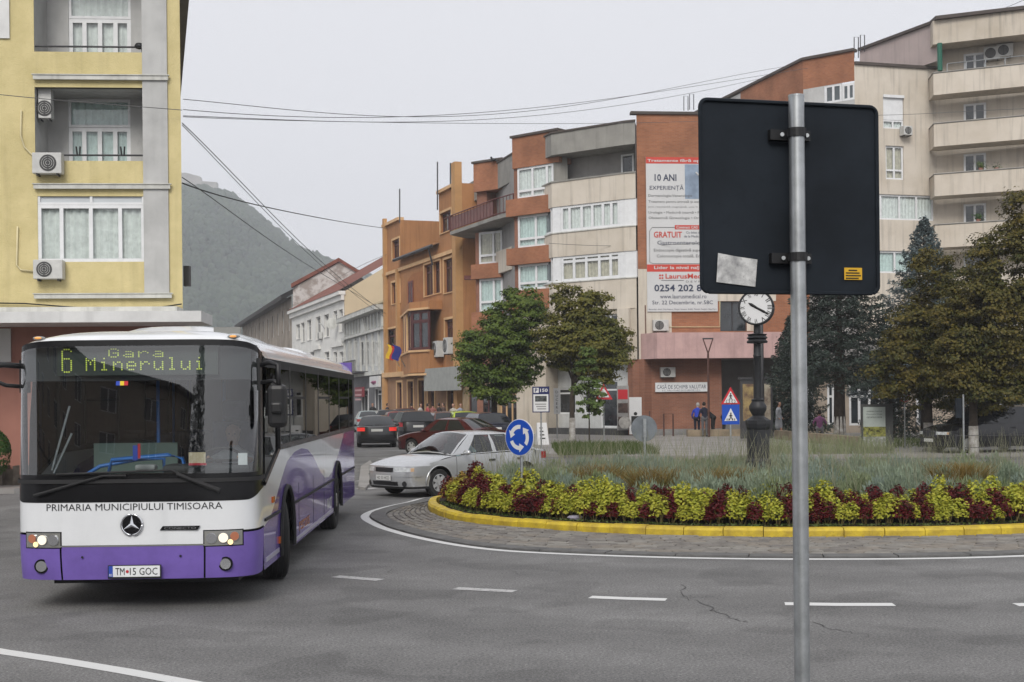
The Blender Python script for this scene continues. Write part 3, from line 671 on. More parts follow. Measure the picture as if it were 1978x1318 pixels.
fr.box(mb, 0, uLt, ztopL, ztopL+.22, -.3, .2); fr.box(mb, uT, fr.L-.9, ztow, ztow+.22, -.3, .2); fr.box(mb, 0, fr.L, zcor-1.3, zcor-1.05, .003, .18)
fr.box(mb, 0, fr.L, zg-.25, zg+.12, .003, .3); mb.build('cornice', OTRIM, ob)
mb = MB()
for x in (747, 771, 884): u = max(.25, fr.px(x, 500)[0]); mb = MB(); fr.box(mb, u-.22, u+.22, zg+.13, (ztopL+.6 if x < 800 else ztow+1.0) if x != 771 else zc-1, .004, .28); mb.build('pilaster', OPIL, ob)
mb = MB(); fr.box(mb, fr.L-.75, fr.L, .15, ztow+1.4, .003, .5); mb.build('pilaster', OPIL, ob); mb = MB(); fr.box(mb, 0, .7, .15, zg-.3, .003, .3); mb.build('pilaster', OPIL, ob)
mb = MB(); mb.add([p(uLt, zc-.35, .5), p(uT, zc-.35, .5), p(uT, zc+2.2, -5.9), p(uLt, zc+2.2, -5.9)], [(0, 1, 2, 3)]); mb.build('roof', GREYROOF, ob)
mb = MB(); mb.tube([p(uLt, zc-.38, .55), p(uT, zc-.38, .55)], .12, 6); mb.tube([p(uT-1.0, zc-.38, .5), p(uT-1.0, zc-1.6, .2)], .07, 6); mb.build('gutter', DMETAL, ob)
# the bay: a canted volume over the street on the middle of the facade
u0 = fr.px(776, 640)[0]; u2 = fr.px(854, 640)[0]; zb0 = fr.px(815, 722)[1]; zb1 = fr.px(815, 585)[1]-.2; dp = 1.7; um = u2-2.2
zs0, zs1 = zb0+1.55, zb0+4.35
def bayring(z): return [p(u0, z, 0), p(um, z, dp), p(u2, z, .9), p(u2, z, 0)]
mb = MB()
for za, zb in ((zb0, zs0), (zs1, zb1)):
    a, b = bayring(za), bayring(zb); mb.add(a+b, [(0, 1, 5, 4), (1, 2, 6, 5), (2, 3, 7, 6), (3, 2, 1, 0), (4, 5, 6, 7)])
mb.build('bay', ORANGE, ob)
f1 = Fac(p(u0, 0, 0)[:2], p(um, 0, dp)[:2]); f2 = Fac(p(um, 0, dp)[:2], p(u2, 0, .9)[:2])
window(ob, f1, (.3, f1.L-.1, zs0, zs1), 4, None, .28, .1, WOODR, DGLASS, name='bay_window'); window(ob, f2, (.1, f2.L-.1, zs0, zs1), 2, .72, .22, .1, WOODR, DGLASS, name='bay_window')
mb = MB(); f1.box(mb, f1.L*.36, f1.L*.46, zs0, zs1, -.1, .06, 0); f1.box(mb, f1.L*.62, f1.L*.66, zs0, zs1, -.1, .06); mb.build('bay_post', OTRIM, ob)
mb = MB(); f1.box(mb, f1.L*.47, f1.L*.61, zs0+.1, zs1-.1, -.05, .03); mb.build('shutter', WOODR2, ob)
mb = MB()
for z in (zs0-.12, zs1+.003, zb0-.2):
    for f_ in (f1, f2): f_.box(mb, 0, f_.L, z, z+.14, -.1, .12)
mb.build('bay_ledge', OTRIM, ob)
# round-headed balcony niche over the bay
nx = MB(); un = fr.px(785, 560)[0]; zn0 = zb1; un2 = fr.px(818, 560)[0]; zn1 = fr.px(795, 530)[1]
pts = [p(un, zn0, .02), p(un2, zn0, .02)]+[p(un2, zn1, .02)]+[p(un+(un2-un)*(.5-.5*math.sin(t)), zn1-1.0+math.cos(t)*1.0, .02) for t in np.linspace(0, PI/2, 8)]
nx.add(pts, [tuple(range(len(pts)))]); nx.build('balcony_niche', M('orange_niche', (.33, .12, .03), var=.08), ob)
nw = (un+1.2, un+1.9, zn0+.1, zn0+2.2)
window(ob, fr, (un+.8, un+2.0, zn0+.05, zn0+2.0), 2, None, .14, -.05, WOODR2, DGLASS, n=.03, name='balcony_door')
# antennas, flags, air conditioners, awning
for x, y0, y1, d_, lab in ((772, 365, 425, 98, 'thin aerial on the low end of the orange building'), (845, 313, 400, 92, 'tall aerial left of the orange tower'), (870, 315, 360, 90, 'aerial on top of the orange tower')):
    q0, q1 = P(x, y1+6, d_), P(x, y0, d_); tag(MB().tube([q0, q1], .05, 5).build('aerial', DMETAL), lab, 'aerial')
def flag(label, x, y, d_, cols):
    o = thing('flag', label, 'flag', tuple(P(x, y, d_)))
    MB().tube([(.5, .8, -1.0), (-.3, -.4, .7)], .03, 5).build('pole', METAL, o)
    k = len(cols)
    for i, c in enumerate(cols):
        rows = [[(-.3+.12*math.sin(j*1.3)+.26*i, -.4-.06*j, .65-.26*j-.1*i), (-.3+.12*math.sin(j*1.3)+.26*(i+1), -.4-.06*j+.1, .65-.26*j-.1*i-.1)] for j in range(5)]
        MB().grid(rows).build('cloth', c, o)
FY_, FR_, FB_ = M('flag_yellow', (.75, .5, .03), var=.05), M('flag_red', (.5, .03, .03), var=.05), M('flag_blue', (.02, .03, .22), var=.05)
flag('yellow and red flag on the orange building', 757, 682, 99, (FY_, FR_)); flag('dark blue flag on the orange building', 768, 683, 98, (FB_, FB_))
ac_unit('air conditioner left of two under the orange window', on(fr, 856, 690, .1), fr.n, 1.0, 1.1, .5); ac_unit('air conditioner right of two under the orange window', on(fr, 877, 684, .1), fr.n, 1.0, 1.1, .5)
aw = MB(); r_ = fr.rect(848, 722, 905, 752); fr.box(aw, r_[0], fr.L+2.2, r_[2]-.1, r_[3]+.4, .9, 1.1); fr.box(aw, r_[0], fr.L+2.2, r_[3]+.3, r_[3]+.39, 0.05, .88); tag(aw.build('shop_fascia', M('grey_fascia', (.33, .34, .32), var=.08)), 'plain grey fascia board on the orange building corner', 'fascia')
# ================================================================== apartment block with brick gable and the clinic poster
ab = thing('brick_apartment_block', 'stepped apartment block with orange brick gable, beige balconies and clinic poster', 'building', (6.5, 70, 0), 0, None, True)
C0 = Vector((PX(1232, 70.2, 500), 70.2, 0)); C1 = C0+Vector((9.2, .9, 0))
fbk = Fac(C0, C1)
ztopb = fbk.px(1240, 221)[1]
zpink1 = fbk.px(1300, 645)[1]; zpink0 = fbk.px(1300, 694)[1]
dwin = fbk.rect(1391, 582, 1442, 640)
ub2 = fbk.px(1297, 620)[0]; zbei = fbk.px(1260, 520)[1]
mb = MB()
zb1_ = fbk.px(1290, 604)[1]
fbk.wall(mb, 0, fbk.L, zpink1-.4, ztopb, [dwin], .3); mb.quad(fbk.p(fbk.L, 0, 0), fbk.p(fbk.L, 0, -9), fbk.p(fbk.L, ztopb, -9), fbk.p(fbk.L, ztopb, 0)); mb.build('brick_gable', BRICK, ab)
mb = MB(); fbk.box(mb, .0, ub2, zpink0, zbei, .004, .03); fbk.box(mb, dwin[0]-.25, dwin[1]+1.6, dwin[3], dwin[3]+.95, .004, .03); fbk.box(mb, dwin[1]+.003, dwin[1]+.45, dwin[2], dwin[3]-.003, .004, .03); mb.build('beige_panel', BEIGE2, ab)
window(ab, fbk, dwin, 2, None, .05, .2, DMETAL, DGLASS)
mb = MB(); fbk.box(mb, -.3, fbk.L, ztopb, ztopb+.14, -.3, .12); mb.build('coping', COPE, ab)
# pink balcony band over the recessed entrance
mb = MB(); up0 = fbk.px(1259, 670)[0]; up1 = fbk.px(1512, 670)[0]
mb.hexa([fbk.p(up0, zpink0, 1.4), fbk.p(up1, zpink0, 1.4), fbk.p(up1, zpink0, -.5), fbk.p(up0-.6, zpink0, 0), fbk.p(up0, zpink1, 1.4), fbk.p(up1, zpink1, 1.4), fbk.p(up1, zpink1, -.5), fbk.p(up0-.6, zpink1, 0)])
mb.build('pink_balcony', PINKR, ab)
# ground floor: red-brown brick bay and dark recessed entrance
ue = fbk.px(1394, 760)[0]; ug0 = fbk.px(1228, 760)[0]
mb = MB(); fbk.wall(mb, -.35, ue, 0, zpink0, [], .1); fbk.quad(mb, ue+.0, ue, 0, 1, 0); mb.quad(fbk.p(ue, 0, 0), fbk.p(ue, 0, -5), fbk.p(ue, zpink0, -5), fbk.p(ue, zpink0, 0)); mb.build('ground_floor_brick', BRICK2, ab)
mb = MB(); fbk.quad(mb, ue, fbk.L, 0, zpink0, -5); fbk.quad(mb, ue, fbk.L, 0, zpink0, -4.9) if False else None
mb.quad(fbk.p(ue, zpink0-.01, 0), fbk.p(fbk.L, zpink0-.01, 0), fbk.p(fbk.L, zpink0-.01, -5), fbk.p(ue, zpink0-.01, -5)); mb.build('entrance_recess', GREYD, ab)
fen = Fac(fbk.p(0, 0, -4.9)[:2], fbk.p(fbk.L, 0, -4.9)[:2])
for x0, x1 in ((1405, 1432), (1434, 1462), (1468, 1500), (1512, 1540)): window(ab, fen, fen.rect(x0, 715, x1, 815), 2, .7, .08, .0, DMETAL, DGLASS, name='entrance_door')
mb = MB(); fbk.box(mb, -.35, ue+.5, .0, .42, .05, .5); mb.build('plinth', STONE, ab)
# --- stepped side towards the street
def ring3(pts, z0, z1, name, mat, thick=None):
    mb = MB()
    for a, b in zip(pts, pts[1:]): mb.quad((a[0], a[1], z0), (b[0], b[1], z0), (b[0], b[1], z1), (a[0], a[1], z1))
    return mb.build(name, mat, ab)
def zof(y, x, d): return P(x, y, d).z
a0 = Vector((PX(1228, 70, 400), 70.0, 0)); a0b = Vector((PX(1207, 70.15, 400), 70.25, 0)); a1 = Vector((PX(1066, 73.1, 400), 73.1, 0)); a2 = Vector((PX(1031, 75.9, 400), 75.9, 0))
zP = [zof(y, 1227, 70) for y in (235, 278, 334, 378, 437, 484, 537)]   # roof band top/bottom, then parapet top/bottom pairs at the brick corner
ztp, zrb, zk1, zk0, zj1, zj0, zi1 = zP
# three window storeys, parapets as measured at the corner: y 334-383, 437-484, 537-...
bay = [a2, a1, a0b, a0]
def bayband(z0, z1, mat, name, off=0.0, closed=True):
    mb = MB(); pts = bay
    cen = Vector((4.6, 76.5, 0)); q = [p_+(p_-cen).normalized()*off for p_ in pts]
    for a, b in zip(q, q[1:]): mb.quad((a.x, a.y, z0), (b.x, b.y, z0), (b.x, b.y, z1), (a.x, a.y, z1))
    if closed:
        for z in (z0, z1): mb.add([(p_.x, p_.y, z) for p_ in q]+[(a0.x, a0.y+6, z)], [(0, 1, 2, 3, 4)])
    return mb.build(name, mat, ab)
bayband(zrb, ztp, CONC, 'roof_parapet'); bayband(ztp+.003, ztp+.1, COPE, 'coping', .08)
zk0 = zof(383, 1227, 70); zj1 = zof(437, 1227, 70); zj0 = zof(484, 1227, 70); zi1 = zof(537, 1227, 70)
bayband(zk0, zk1, BEIGE2, 'parapet'); bayband(zk1+.003, zk1+.08, CONC, 'coping', .06)
bayband(zj0, zj1, BEIGE2, 'parapet'); bayband(zof(595, 1227, 70), zi1, BEIGE2, 'parapet')
bayband(zj1+.003, zj1+.06, LEDGE, 'sill', .06); bayband(zi1+.003, zi1+.06, LEDGE, 'sill', .06)
# open top loggia: recessed wall with small white window
din = Vector((1.0, 1.9, 0))
ins = [p_+Vector((.35, 1.7, 0)) for p_ in (a2, a1, a0)]
lm = MB()
for a, b in zip(ins, ins[1:]): lm.quad((a.x, a.y, zk0), (b.x, b.y, zk0), (b.x, b.y, ztp-.05), (a.x, a.y, ztp-.05))
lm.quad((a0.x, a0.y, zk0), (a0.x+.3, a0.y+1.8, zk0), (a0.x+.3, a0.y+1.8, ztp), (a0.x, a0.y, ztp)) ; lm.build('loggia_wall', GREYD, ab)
pm = MB(); e = a1+Vector((.15, .5, 0)); pm.box(e.x, e.x+.75, e.y, e.y+.4, zk1, zrb); pm.build('loggia_post', CONC, ab)
fl_ = Fac(ins[1][:2], ins[2][:2]); window(ab, fl_, (fl_.L*.80, fl_.L*.95, zk1+.0, zk1+1.35), 1, None, .1, -.06, PVC, DGLASS)
# glazed storeys of the corner bay: each facet gets its own window
for (za, zb, fs) in ((zj1+.07, zk0, .12), (zi1+.07, zj0, .12)):
    f_ = Fac(a1[:2], a0b[:2]); window(ab, f_, (.55, f_.L-.35, za, zb), 5, None if zb > 11 else .78, .14, .08, PVC, CLEAR, curtain=CURT if zb > 11 else CURTB, split=(0, .15, .36, .54, .72, .86, 1) if zb > 11 else (0, .22, .43, .65, .84, 1))
    fz = Fac(a0b[:2], a0[:2])
    for fq, q0, q1 in ((f_, 0, .54), (f_, f_.L-.34, f_.L), (fz, 0, fz.L)): mb = MB(); fq.box(mb, q0, q1, za, zb, -.3, -.05); mb.build('white_cladding', PVC, ab)
    fz = Fac(a2[:2], a1[:2]); window(ab, fz, (.3, fz.L-.25, za, zb), 2, None, .12, .08, PVC, GGLASS)
# ground to first: beige piers and shop front under the bay
zlow = zof(595, 1227, 70)
mb = MB()
f_ = Fac(a1[:2], a0[:2]); f_.wall(mb, 0, f_.L, zpink0, zlow, [(f_.L*.35, f_.L*.85, zpink0+.9, zlow-.25)], .3); fz = Fac(a2[:2], a1[:2]); fz.wall(mb, 0, fz.L, zpink0, zlow); mb.build('lower_wall', BEIGE, ab)
window(ab, f_, (f_.L*.35, f_.L*.85, zpink0+.9, zlow-.25), 3, None, .1, .15, PVC, DGLASS)
mb = MB(); f_.box(mb, f_.L-1.05, f_.L-.35, zpink0+.003, zlow-.003, .004, .25); mb.build('pier', BEIGE2, ab)
# brick bay B
def seg(pxs, ds): return [Vector((PX(x, d, 350), d, 0)) for x, d in zip(pxs, ds)]
b1, b0 = seg((991, 1048), (75.6, 74.2))
fB = Fac(b1[:2], b0[:2]); zBt = zof(268, 990, 75.6)
zf = lambda y, x=1005, d=75.3: zof(y, x, d)
rows = [(zf(325), zBt), (zf(418), zf(385)), (zf(512), zf(480)), (zf(600), zf(562))]   # brick spandrels, top to bottom
for i, (z0, z1) in enumerate(rows):
    mb = MB(); fB.box(mb, -.35 if i else 0, fB.L+1.2, z0, z1, -2.2, .25 if i else .05); mb.build('brick_spandrel', BRICK, ab)
mb = MB(); fB.box(mb, -.1, fB.L+1.2, zBt+.003, zBt+.13, -2.2, .15); mb.build('coping', COPE, ab)
for i in range(3):
    za, zb = rows[i+1][1], rows[i][0]
    window(ab, fB, (.30, fB.L+.75, za, zb), 2, .28 if i else .25, .13, .05, PVC, CLEAR, curtain=CURT if i == 0 else CURTG, split=(0, .42, .82, 1) if i == 0 else None)
    mb = MB(); fB.box(mb, 0, .29, za, zb, -2.2, -.08); mb.build('brick_pier', BRICK2, ab)
mb = MB(); fB.box(mb, .0, fB.L, 0, rows[3][0], -2.2, -.1); mb.build('lower_wall', BEIGE, ab)
# unit 2 : recessed loggias with grey parapets, then brick bay D
c0, c1 = seg((991, 947), (79.5, 84.2)); d0, d1 = seg((962, 915), (82.6, 83.8))
fC = Fac(c1[:2], c0[:2]); fD = Fac(d1[:2], d0[:2]); zC = lambda y, x=968, d=81.8: zof(y, x, d)
zCt = zof(297, 990, 79.3)
mb = MB(); fC.box(mb, 0, fC.L+.6, zof(348, 990, 79.3), zCt, -.2, 0); mb.build('roof_parapet', CONC, ab)
mb = MB(); fC.box(mb, 0, fC.L+.6, zCt+.003, zCt+.1, -.25, .06); mb.build('coping', COPE, ab)
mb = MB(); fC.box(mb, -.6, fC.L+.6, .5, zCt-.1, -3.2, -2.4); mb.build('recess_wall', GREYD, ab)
mb = MB(); fC.box(mb, .2, fC.L*.95, zC(527), zC(484), -.2, .1); mb.build('parapet', BEIGE2, ab)
fCr = Fac(fC.p(0, 0, -2.38)[:2], fC.p(fC.L, 0, -2.38)[:2])
window(ab, fCr, (fC.L*.45, fC.L*.95, zC(425), zC(358)), 2, None, .12, 0, PVC, CLEAR, curtain=CURTB, name='balcony_door')
mb = MB(); fC.box(mb, fC.L*.2, fC.L*.9, zC(484), zC(440), -1.5, -1.4); mb.build('dark_screen', WOODR, ab)
zD = lambda y, x=925, d=83.7: zof(y, x, d); zDt = zof(317, 915, 83.8)
rows = [(zD(371), zDt), (zD(540), zD(512)), (zD(640), zD(604))]
for i, (z0, z1) in enumerate(rows):
    mb = MB(); fD.box(mb, -.1 if i else 0, fD.L+.35, z0, z1, -2.5, .25 if i else .02); mb.build('brick_spandrel', BRICK, ab)
mb = MB(); fD.box(mb, -.1, fD.L+.4, zDt+.003, zDt+.13, -2.5, .12); mb.build('coping', COPE, ab)
window(ab, fD, (.35, fD.L+.25, rows[1][1], zD(450)), 2, .27, .14, .05, PVC, CLEAR, curtain=CURTB, split=(0, .62, 1)); window(ab, fD, (.35, fD.L+.25, rows[2][1], rows[1][0]), 2, .3, .14, .05, PVC, CLEAR, curtain=CURTG, split=(0, .62, 1))
mb = MB(); fD.box(mb, .0, fD.L*.4, zD(440), rows[0][0], -2.5, -.3); fD.box(mb, 0, fD.L, 0, rows[2][0], -2.5, -.1); fD.box(mb, 0, .34, rows[2][1], zD(450), -2.5, -.1); mb.build('brick_pier', BRICK2, ab)
# unit 3
e0, e1 = seg((914, 888), (88.5, 92)); fE = Fac(e1[:2], e0[:2]); zE = lambda y, x=905, d=89: zof(y, x, d)
mb = MB(); fE.box(mb, -1, fE.L+1.0, zE(392), zE(352), -.2, 0); mb.build('roof_parapet', CONC, ab)
mb = MB(); fE.box(mb, -1, fE.L+2.6, 0, zE(354), -3.0, -1.0); mb.build('white_side_wall', WHITEW, ab)
mb = MB(); fE.box(mb, fE.L*.1, fE.L+2.5, 0, zE(470), -.95, -.2); mb.build('white_side_wall', WHITEW, ab)
fEw = Fac(fE.p(0, 0, -.18)[:2], fE.p(fE.L+2, 0, -.18)[:2])
window(ab, fEw, (fE.L*.45, fE.L*.9, zE(590), zE(555)), 1, .7, .12, 0, WHITEW, DGLASS, n=.02, name='window')
# the long red balcony
zs = 12.9; s0 = Vector((PX(873, 86.2), 86.2, 0)); s1 = Vector((PX(957, 79.2), 79.2, 0)); s2 = Vector((PX(996, 77.0), 77.0, 0)); s3 = Vector((.6, 83, 0)); s4 = Vector((-2.0, 90, 0))
rb = MB(); rb.prism([(p_.x, p_.y, zs-.22) for p_ in (s0, s1, s2, s3, s4)], (0, 0, .22)); rb.build('balcony_slab', CONC, ab)
RAILR = M('rust_red_railing', (.14, .04, .035), rough=.6, var=.2, scale=3)
rl = MB()
for a, b, n_ in ((s0, s1, 14), (s1, s2, 6)):
    for k in range(n_+1):
        q = a.lerp(b, k/n_); rl.tube([(q.x, q.y, zs), (q.x, q.y, zs+1.0)], .035 if k % n_ == 0 else .018, 4)
    for z in (.08, 1.0): rl.tube([(a.x, a.y, zs+z), (b.x, b.y, zs+z)], .04, 5)
q = s4; rl.tube([(s0.x, s0.y, zs+1), (s0.x+1.6, s0.y+3, zs+1)], .04, 5); rl.build('balcony_railing', RAILR, ab)
pn = MB(); n_ = (s1-s0).normalized().cross(Vector((0, 0, 1)))*.04
pn.quad(*[tuple(v) for v in (s0+Vector((0, 0, zs+.1))-n_, s1+Vector((0, 0, zs+.1))-n_, s1+Vector((0, 0, zs+.93))-n_, s0+Vector((0, 0, zs+.93))-n_)]); pn.build('balcony_screen', M('red_translucent_panel', (.19, .085, .075), rough=.5, var=.15), ab)
# solid core so no sky shows through
core = MB(); core.prism([(.4, 78.2, 0), (3.2, 76, 0), (6.6, 72.6, 0), (15.3, 73.4, 0), (16.5, 96, 0), (-1.0, 100, 0), (-1.6, 88, 0)], (0, 0, 16.2)); core.build('core', GREYD, ab)
# shops under the stepped side: white shopfront behind the trees
ug = MB(); fS = Fac((-3.2, 86.5), a2[:2]); 
mb = MB(); fS.wall(mb, 0, fS.L, .12, zpink0, [fS.rect(905, 745, 960, 822), fS.rect(965, 760, 1010, 830)], .2); mb.build('shop_wall', M('ochre_shop_wall', (.36, .26, .15), var=.15), ab)
window(ab, fS, fS.rect(905, 745, 960, 822), 3, .8, .12, .1, WOODR, DGLASS, name='shop_window'); window(ab, fS, fS.rect(965, 760, 1010, 830), 4, .8, .12, .1, OTRIM, DGLASS, name='shop_window')
fT = Fac(a2[:2], a0[:2]); fT = Fac(fT.p(0, 0, -.4)[:2], fT.p(fT.L, 0, -.4)[:2])
hs = [fT.rect(1078, 750, 1112, 800), fT.rect(1128, 738, 1150, 800), fT.rect(1160, 735, 1194, 826)]
mb = MB(); fT.wall(mb, 0, fT.L-.9, .12, zpink0, hs, .15); mb.build('white_shopfront', M('white_shop_panel', (.60, .61, .60), rough=.6, var=.08, streak=.15), ab)
for h_ in hs: window(ab, fT, h_, 1 if h_[1]-h_[0] < 1.5 else 2, .8, .09, .08, PVC, DGLASS, name='shop_window')
mb = MB(); fT.box(mb, fT.L-.89, fT.L+.3, .12, zpink0, -.8, .2); mb.build('brick_pier', BRICK2, ab)
mb = MB(); fT.box(mb, .2, fT.L-1, .121, .45, .05, .9); mb.build('step', M('dark_step', (.06, .06, .06), var=.1), ab)
# --- poster
R_, BL_, WH_, GR_ = M('poster_red', (.56, .06, .04), rough=.5, var=.04), M('poster_navy', (.035, .045, .085), rough=.5, var=0), M('poster_white', (.60, .60, .60), rough=.5, var=.04, scale=.6), M('poster_grey', (.12, .12, .12), rough=.5, var=0)
SKYB = M('poster_sky', (.33, .42, .55), rough=.5, var=.3, scale=.5)
fp = Fac(fbk.p(0, 0, .10)[:2], fbk.p(fbk.L, 0, .10)[:2])
po = thing('clinic_poster', 'tall white and red clinic poster on the orange brick gable', 'poster', tuple(on(fbk, 1316, 603, .05)), 0, None, True)
u0, u1, z0, z1 = fp.rect(1246, 304, 1385, 602); u0 = fp.px(1249, 450)[0]
pm = MB(); fp.box(pm, u0, u1, z0, z1, -.06, 0); pm.build('sheet', WH_, po)
W_ = u1-u0; Hh = z1-z0
def pb(fx0, fx1, fy0, fy1, m, n=.006, nm='printed_band'):
    b_ = MB(); fp.box(b_, u0+W_*fx0, u0+W_*fx1, z1-Hh*fy1, z1-Hh*fy0, n-.005, n); return b_.build(nm, m, po)
def pt(s, fx, fy, wd, ht, m, al='L', bold=.02, n=.014): return lettering(po, s, fp.p(u0+W_*fx, z1-Hh*fy, n), fp.d, (0, 0, 1), W_*wd if wd else None, Hh*ht, m, al, bold)
pb(0, 1, 0, .042, R_); pb(.0, 1, .044, .40, SKYB) if False else None
pb(.55, 1, .046, .27, SKYB, .006, 'printed_picture')
pb(0, 1, .695, .742, R_); pb(.40, 1, .44, .468, R_)
pt('Tratamente fără operație', .02, .036, 1.0-.04, .024, WH_); pt('10 ANI', .12, .155, .31, .045, BL_); pt('EXPERIENȚĂ', .05, .22, .48, .043, BL_, bold=.0)
for i, (s, wd) in enumerate((('Dermatologie-Venerologie', .62), ('Tratament pentru artroză și osteoporoză', .93), ('prin rezonanță magnetică, unic în România', .90), ('Urologie • Medicină internă • Psihiatrie', .90), ('Obstetrică Ginecologie • Ortopedie', .90))):
    pt(s, .03, (.262, .300, .330, .370, .405)[i], wd, .021 if i != 2 else .015, GR_ if i != 2 else M('poster_midgrey', (.25, .25, .25), var=0), bold=.0)
pt('Contract CAS Hunedoara', .42, .463, .56, .018, WH_); pt('GRATUIT', .10, .522, .40, .04, R_); pt('Cu bilet de trimitere', .56, .495, .40, .015, BL_, bold=0); pt('de la Medicul de familie', .53, .52, .44, .015, BL_, bold=0)
pt('Gastroenterologie', .15, .575, .72, .034, BL_, bold=0); pt('Endoscopie digestivă superioară', .10, .617, .82, .026, GR_, bold=0); pt('Colonoscopie totală, Ecografie', .14, .655, .78, .026, GR_, bold=0)
pt('Lider la nivel național', .10, .732, .82, .027, WH_); pt('LaurusMedical', .26, .787, .66, .032, R_); pt('D E V M E D', .55, .812, .34, .012, GR_, bold=0); pb(.20, .52, .797, .801, GR_)
for i in range(4): pb(.17+.035*(i % 2), .195+.035*(i % 2), .760+.018*(i//2), .771+.018*(i//2), R_, .012, 'logo_dot')
pt('0254 202 888', .10, .870, .82, .045, BL_); pt('www.laurusmedical.ro', .18, .915, .66, .026, BL_, bold=0); pt('Str. 22 Decembrie, nr.58C', .07, .957, .86, .028, BL_, bold=.0); pt('București  Arad  Cluj-Napoca  Pitești  Suceava  Brăila  Ploiești  Focșani  Baia Mare', .02, .992, .96, .012, BL_, bold=0)
# a generic white dancing figure on the picture
fgm = MB(); cu_ = u0+W_*.80; cz_ = z1-Hh*.14
fgm.tube([fp.p(cu_, cz_, .02), fp.p(cu_+.05, cz_-.6, .02), fp.p(cu_-.05, cz_-1.25, .02)], [.10, .13, .04], 6); fgm.tube([fp.p(cu_, cz_, .02), fp.p(cu_-.35, cz_+.35, .02)], .05, 5); fgm.tube([fp.p(cu_, cz_, .02), fp.p(cu_+.4, cz_+.2, .02)], .05, 5); fgm.build('printed_figure', WH_, po)
fgm = MB(); fgm.ball(fp.p(cu_+.05, cz_+.22, .02), .1, 8); fgm.build('printed_head', GR_, po)
mb = MB(); q0, q1, q2, q3 = fp.p(u0+W_*.04, z1-Hh*.68, .012), fp.p(u0+W_*.04, z1-Hh*.48, .012), fp.p(u0+W_*.08, z1-Hh*.455, .012), fp.p(u0+W_*.4, z1-Hh*.455, .012)
mb.tube([q3, q2, q1, q0, fp.p(u0+W_*.09, z1-Hh*.69, .012), fp.p(u0+W_*.97, z1-Hh*.69, .012)], .012, 4); mb.build('printed_frame', GR_, po)
# exchange office sign and air conditioners on the brick
cs = thing('exchange_sign', 'white sign reading CASA DE SCHIMB VALUTAR on the ground floor brick', 'sign', tuple(on(fbk, 1315, 757, .1)), 0, None, True)
u0, u1, z0, z1 = fbk.rect(1265, 739, 1366, 757); mb = MB(); fbk.box(mb, u0, u1, z0, z1, .03, .12); mb.build('board', PVC, cs)
lettering(cs, 'CASĂ DE SCHIMB VALUTAR', fbk.p((u0+u1)/2, z0+.16, .124), fbk.d, (0, 0, 1), (u1-u0)*.94, .27, BL_, 'C', .0); lettering(cs, 'S.C. VALUTARE EXCHANGE S.R.L.', fbk.p((u0+u1)/2, z0+.04, .124), fbk.d, (0, 0, 1), (u1-u0)*.74, .07, BL_, 'C', .0)
ac_unit('air conditioner beside the poster above the pink balcony', on(fbk, 1274, 640, .1), fbk.n, .82, .58, .3, fanside=-.6); ac_unit('air conditioner above the exchange sign', on(fbk, 1288, 729, .06), fbk.n, .78, .52, .3, fanside=-.5)
cable('wall_pipe', 'thin pale pipe along the brick above the pink balcony', [on(fbk, 1292, 632, .06), on(fbk, 1390, 632, .06), on(fbk, 1390, 582, .06)], .02, PIPE, 'pipe')
cable('drain_pipe', 'thin drain pipe down the beige corner of the brick block', [on(fbk, 1246, 590, .06), on(fbk, 1248, 700, .06), on(fbk, 1250, 800, .06)], .03, M('brown_pipe', (.14, .07, .05), var=.1), 'pipe')
ot = MB(); q = P(914, 310, 84); 
bd = MB(); q = P(953, 309, 82.5); bd.ball((q.x, q.y, q.z), (.17, .1, .11), 8); bd.ball((q.x-.13, q.y, q.z+.13), .075, 8); bd.add([(q.x+.1, q.y, q.z+.05), (q.x+.38, q.y, q.z-.12), (q.x+.33, q.y, q.z-.14), (q.x+.08, q.y, q.z-.06)], [(0, 1, 2, 3)]); tag(bd.build('bird', BLACKP, smooth=True), 'dark pigeon perched on the grey parapet', 'bird')
fp_ = thing('flower_box', 'flower box with dark drooping plant on the white side balcony', 'flower box', tuple(P(912, 533, 85)))
MB().box(-.5, .5, -.2, .2, -.25, 0).build('box', RAILR, fp_)

# ================================================================== beige block on the right
bb = thing('beige_apartment_block', 'tall beige apartment block with long curved balconies on the right', 'building', (20, 74, 0), 0, None, True)
B0 = Vector((PX(1652, 74, 300), 74, 0)); B1 = Vector((PX(1812, 75.4, 300), 75.4, 0)); f3 = Fac(B0[:2], B1[:2])
zr3 = f3.px(1730, 130)[1]
def r3(*a): return f3.rect(*a)
hs = [r3(1706, 184, 1746, 249), r3(1711, 282, 1746, 347), (f3.px(1652, 400)[0]+.05, f3.px(1804, 400)[0], f3.px(1730, 425)[1], f3.px(1730, 376)[1]), (f3.px(1652, 500)[0]+.05, f3.px(1804, 500)[0], f3.px(1730, 528)[1], f3.px(1730, 485)[1])]
mb = MB(); f3.wall(mb, 0, f3.L, 4.0, zr3, hs, .25); mb.build('wall', BEIGE2, bb)
window(bb, f3, (hs[0][0], hs[0][1], hs[0][2], hs[0][2]+.5), 2, None, .09, .12, PVC, CLEAR, curtain=CURT)
mb = MB(); f3.box(mb, hs[0][0]+.02, hs[0][1]-.02, hs[0][2]+.505, hs[0][3]-.15, -.16, -.08); f3.box(mb, hs[0][0], hs[0][1], hs[0][3]-.15, hs[0][3], -.16, .06); mb.build('roller_blind', PVC, bb)
window(bb, f3, hs[1], 2, .28, .1, .12, PVC, CLEAR, curtain=CURTB); window(bb, f3, hs[2], 4, None, .1, .1, PVC, CLEAR, curtain=CURT, split=(0, .32, .56, .78, 1)); window(bb, f3, hs[3], 4, None, .1, .1, PVC, CLEAR, curtain=CURTG)
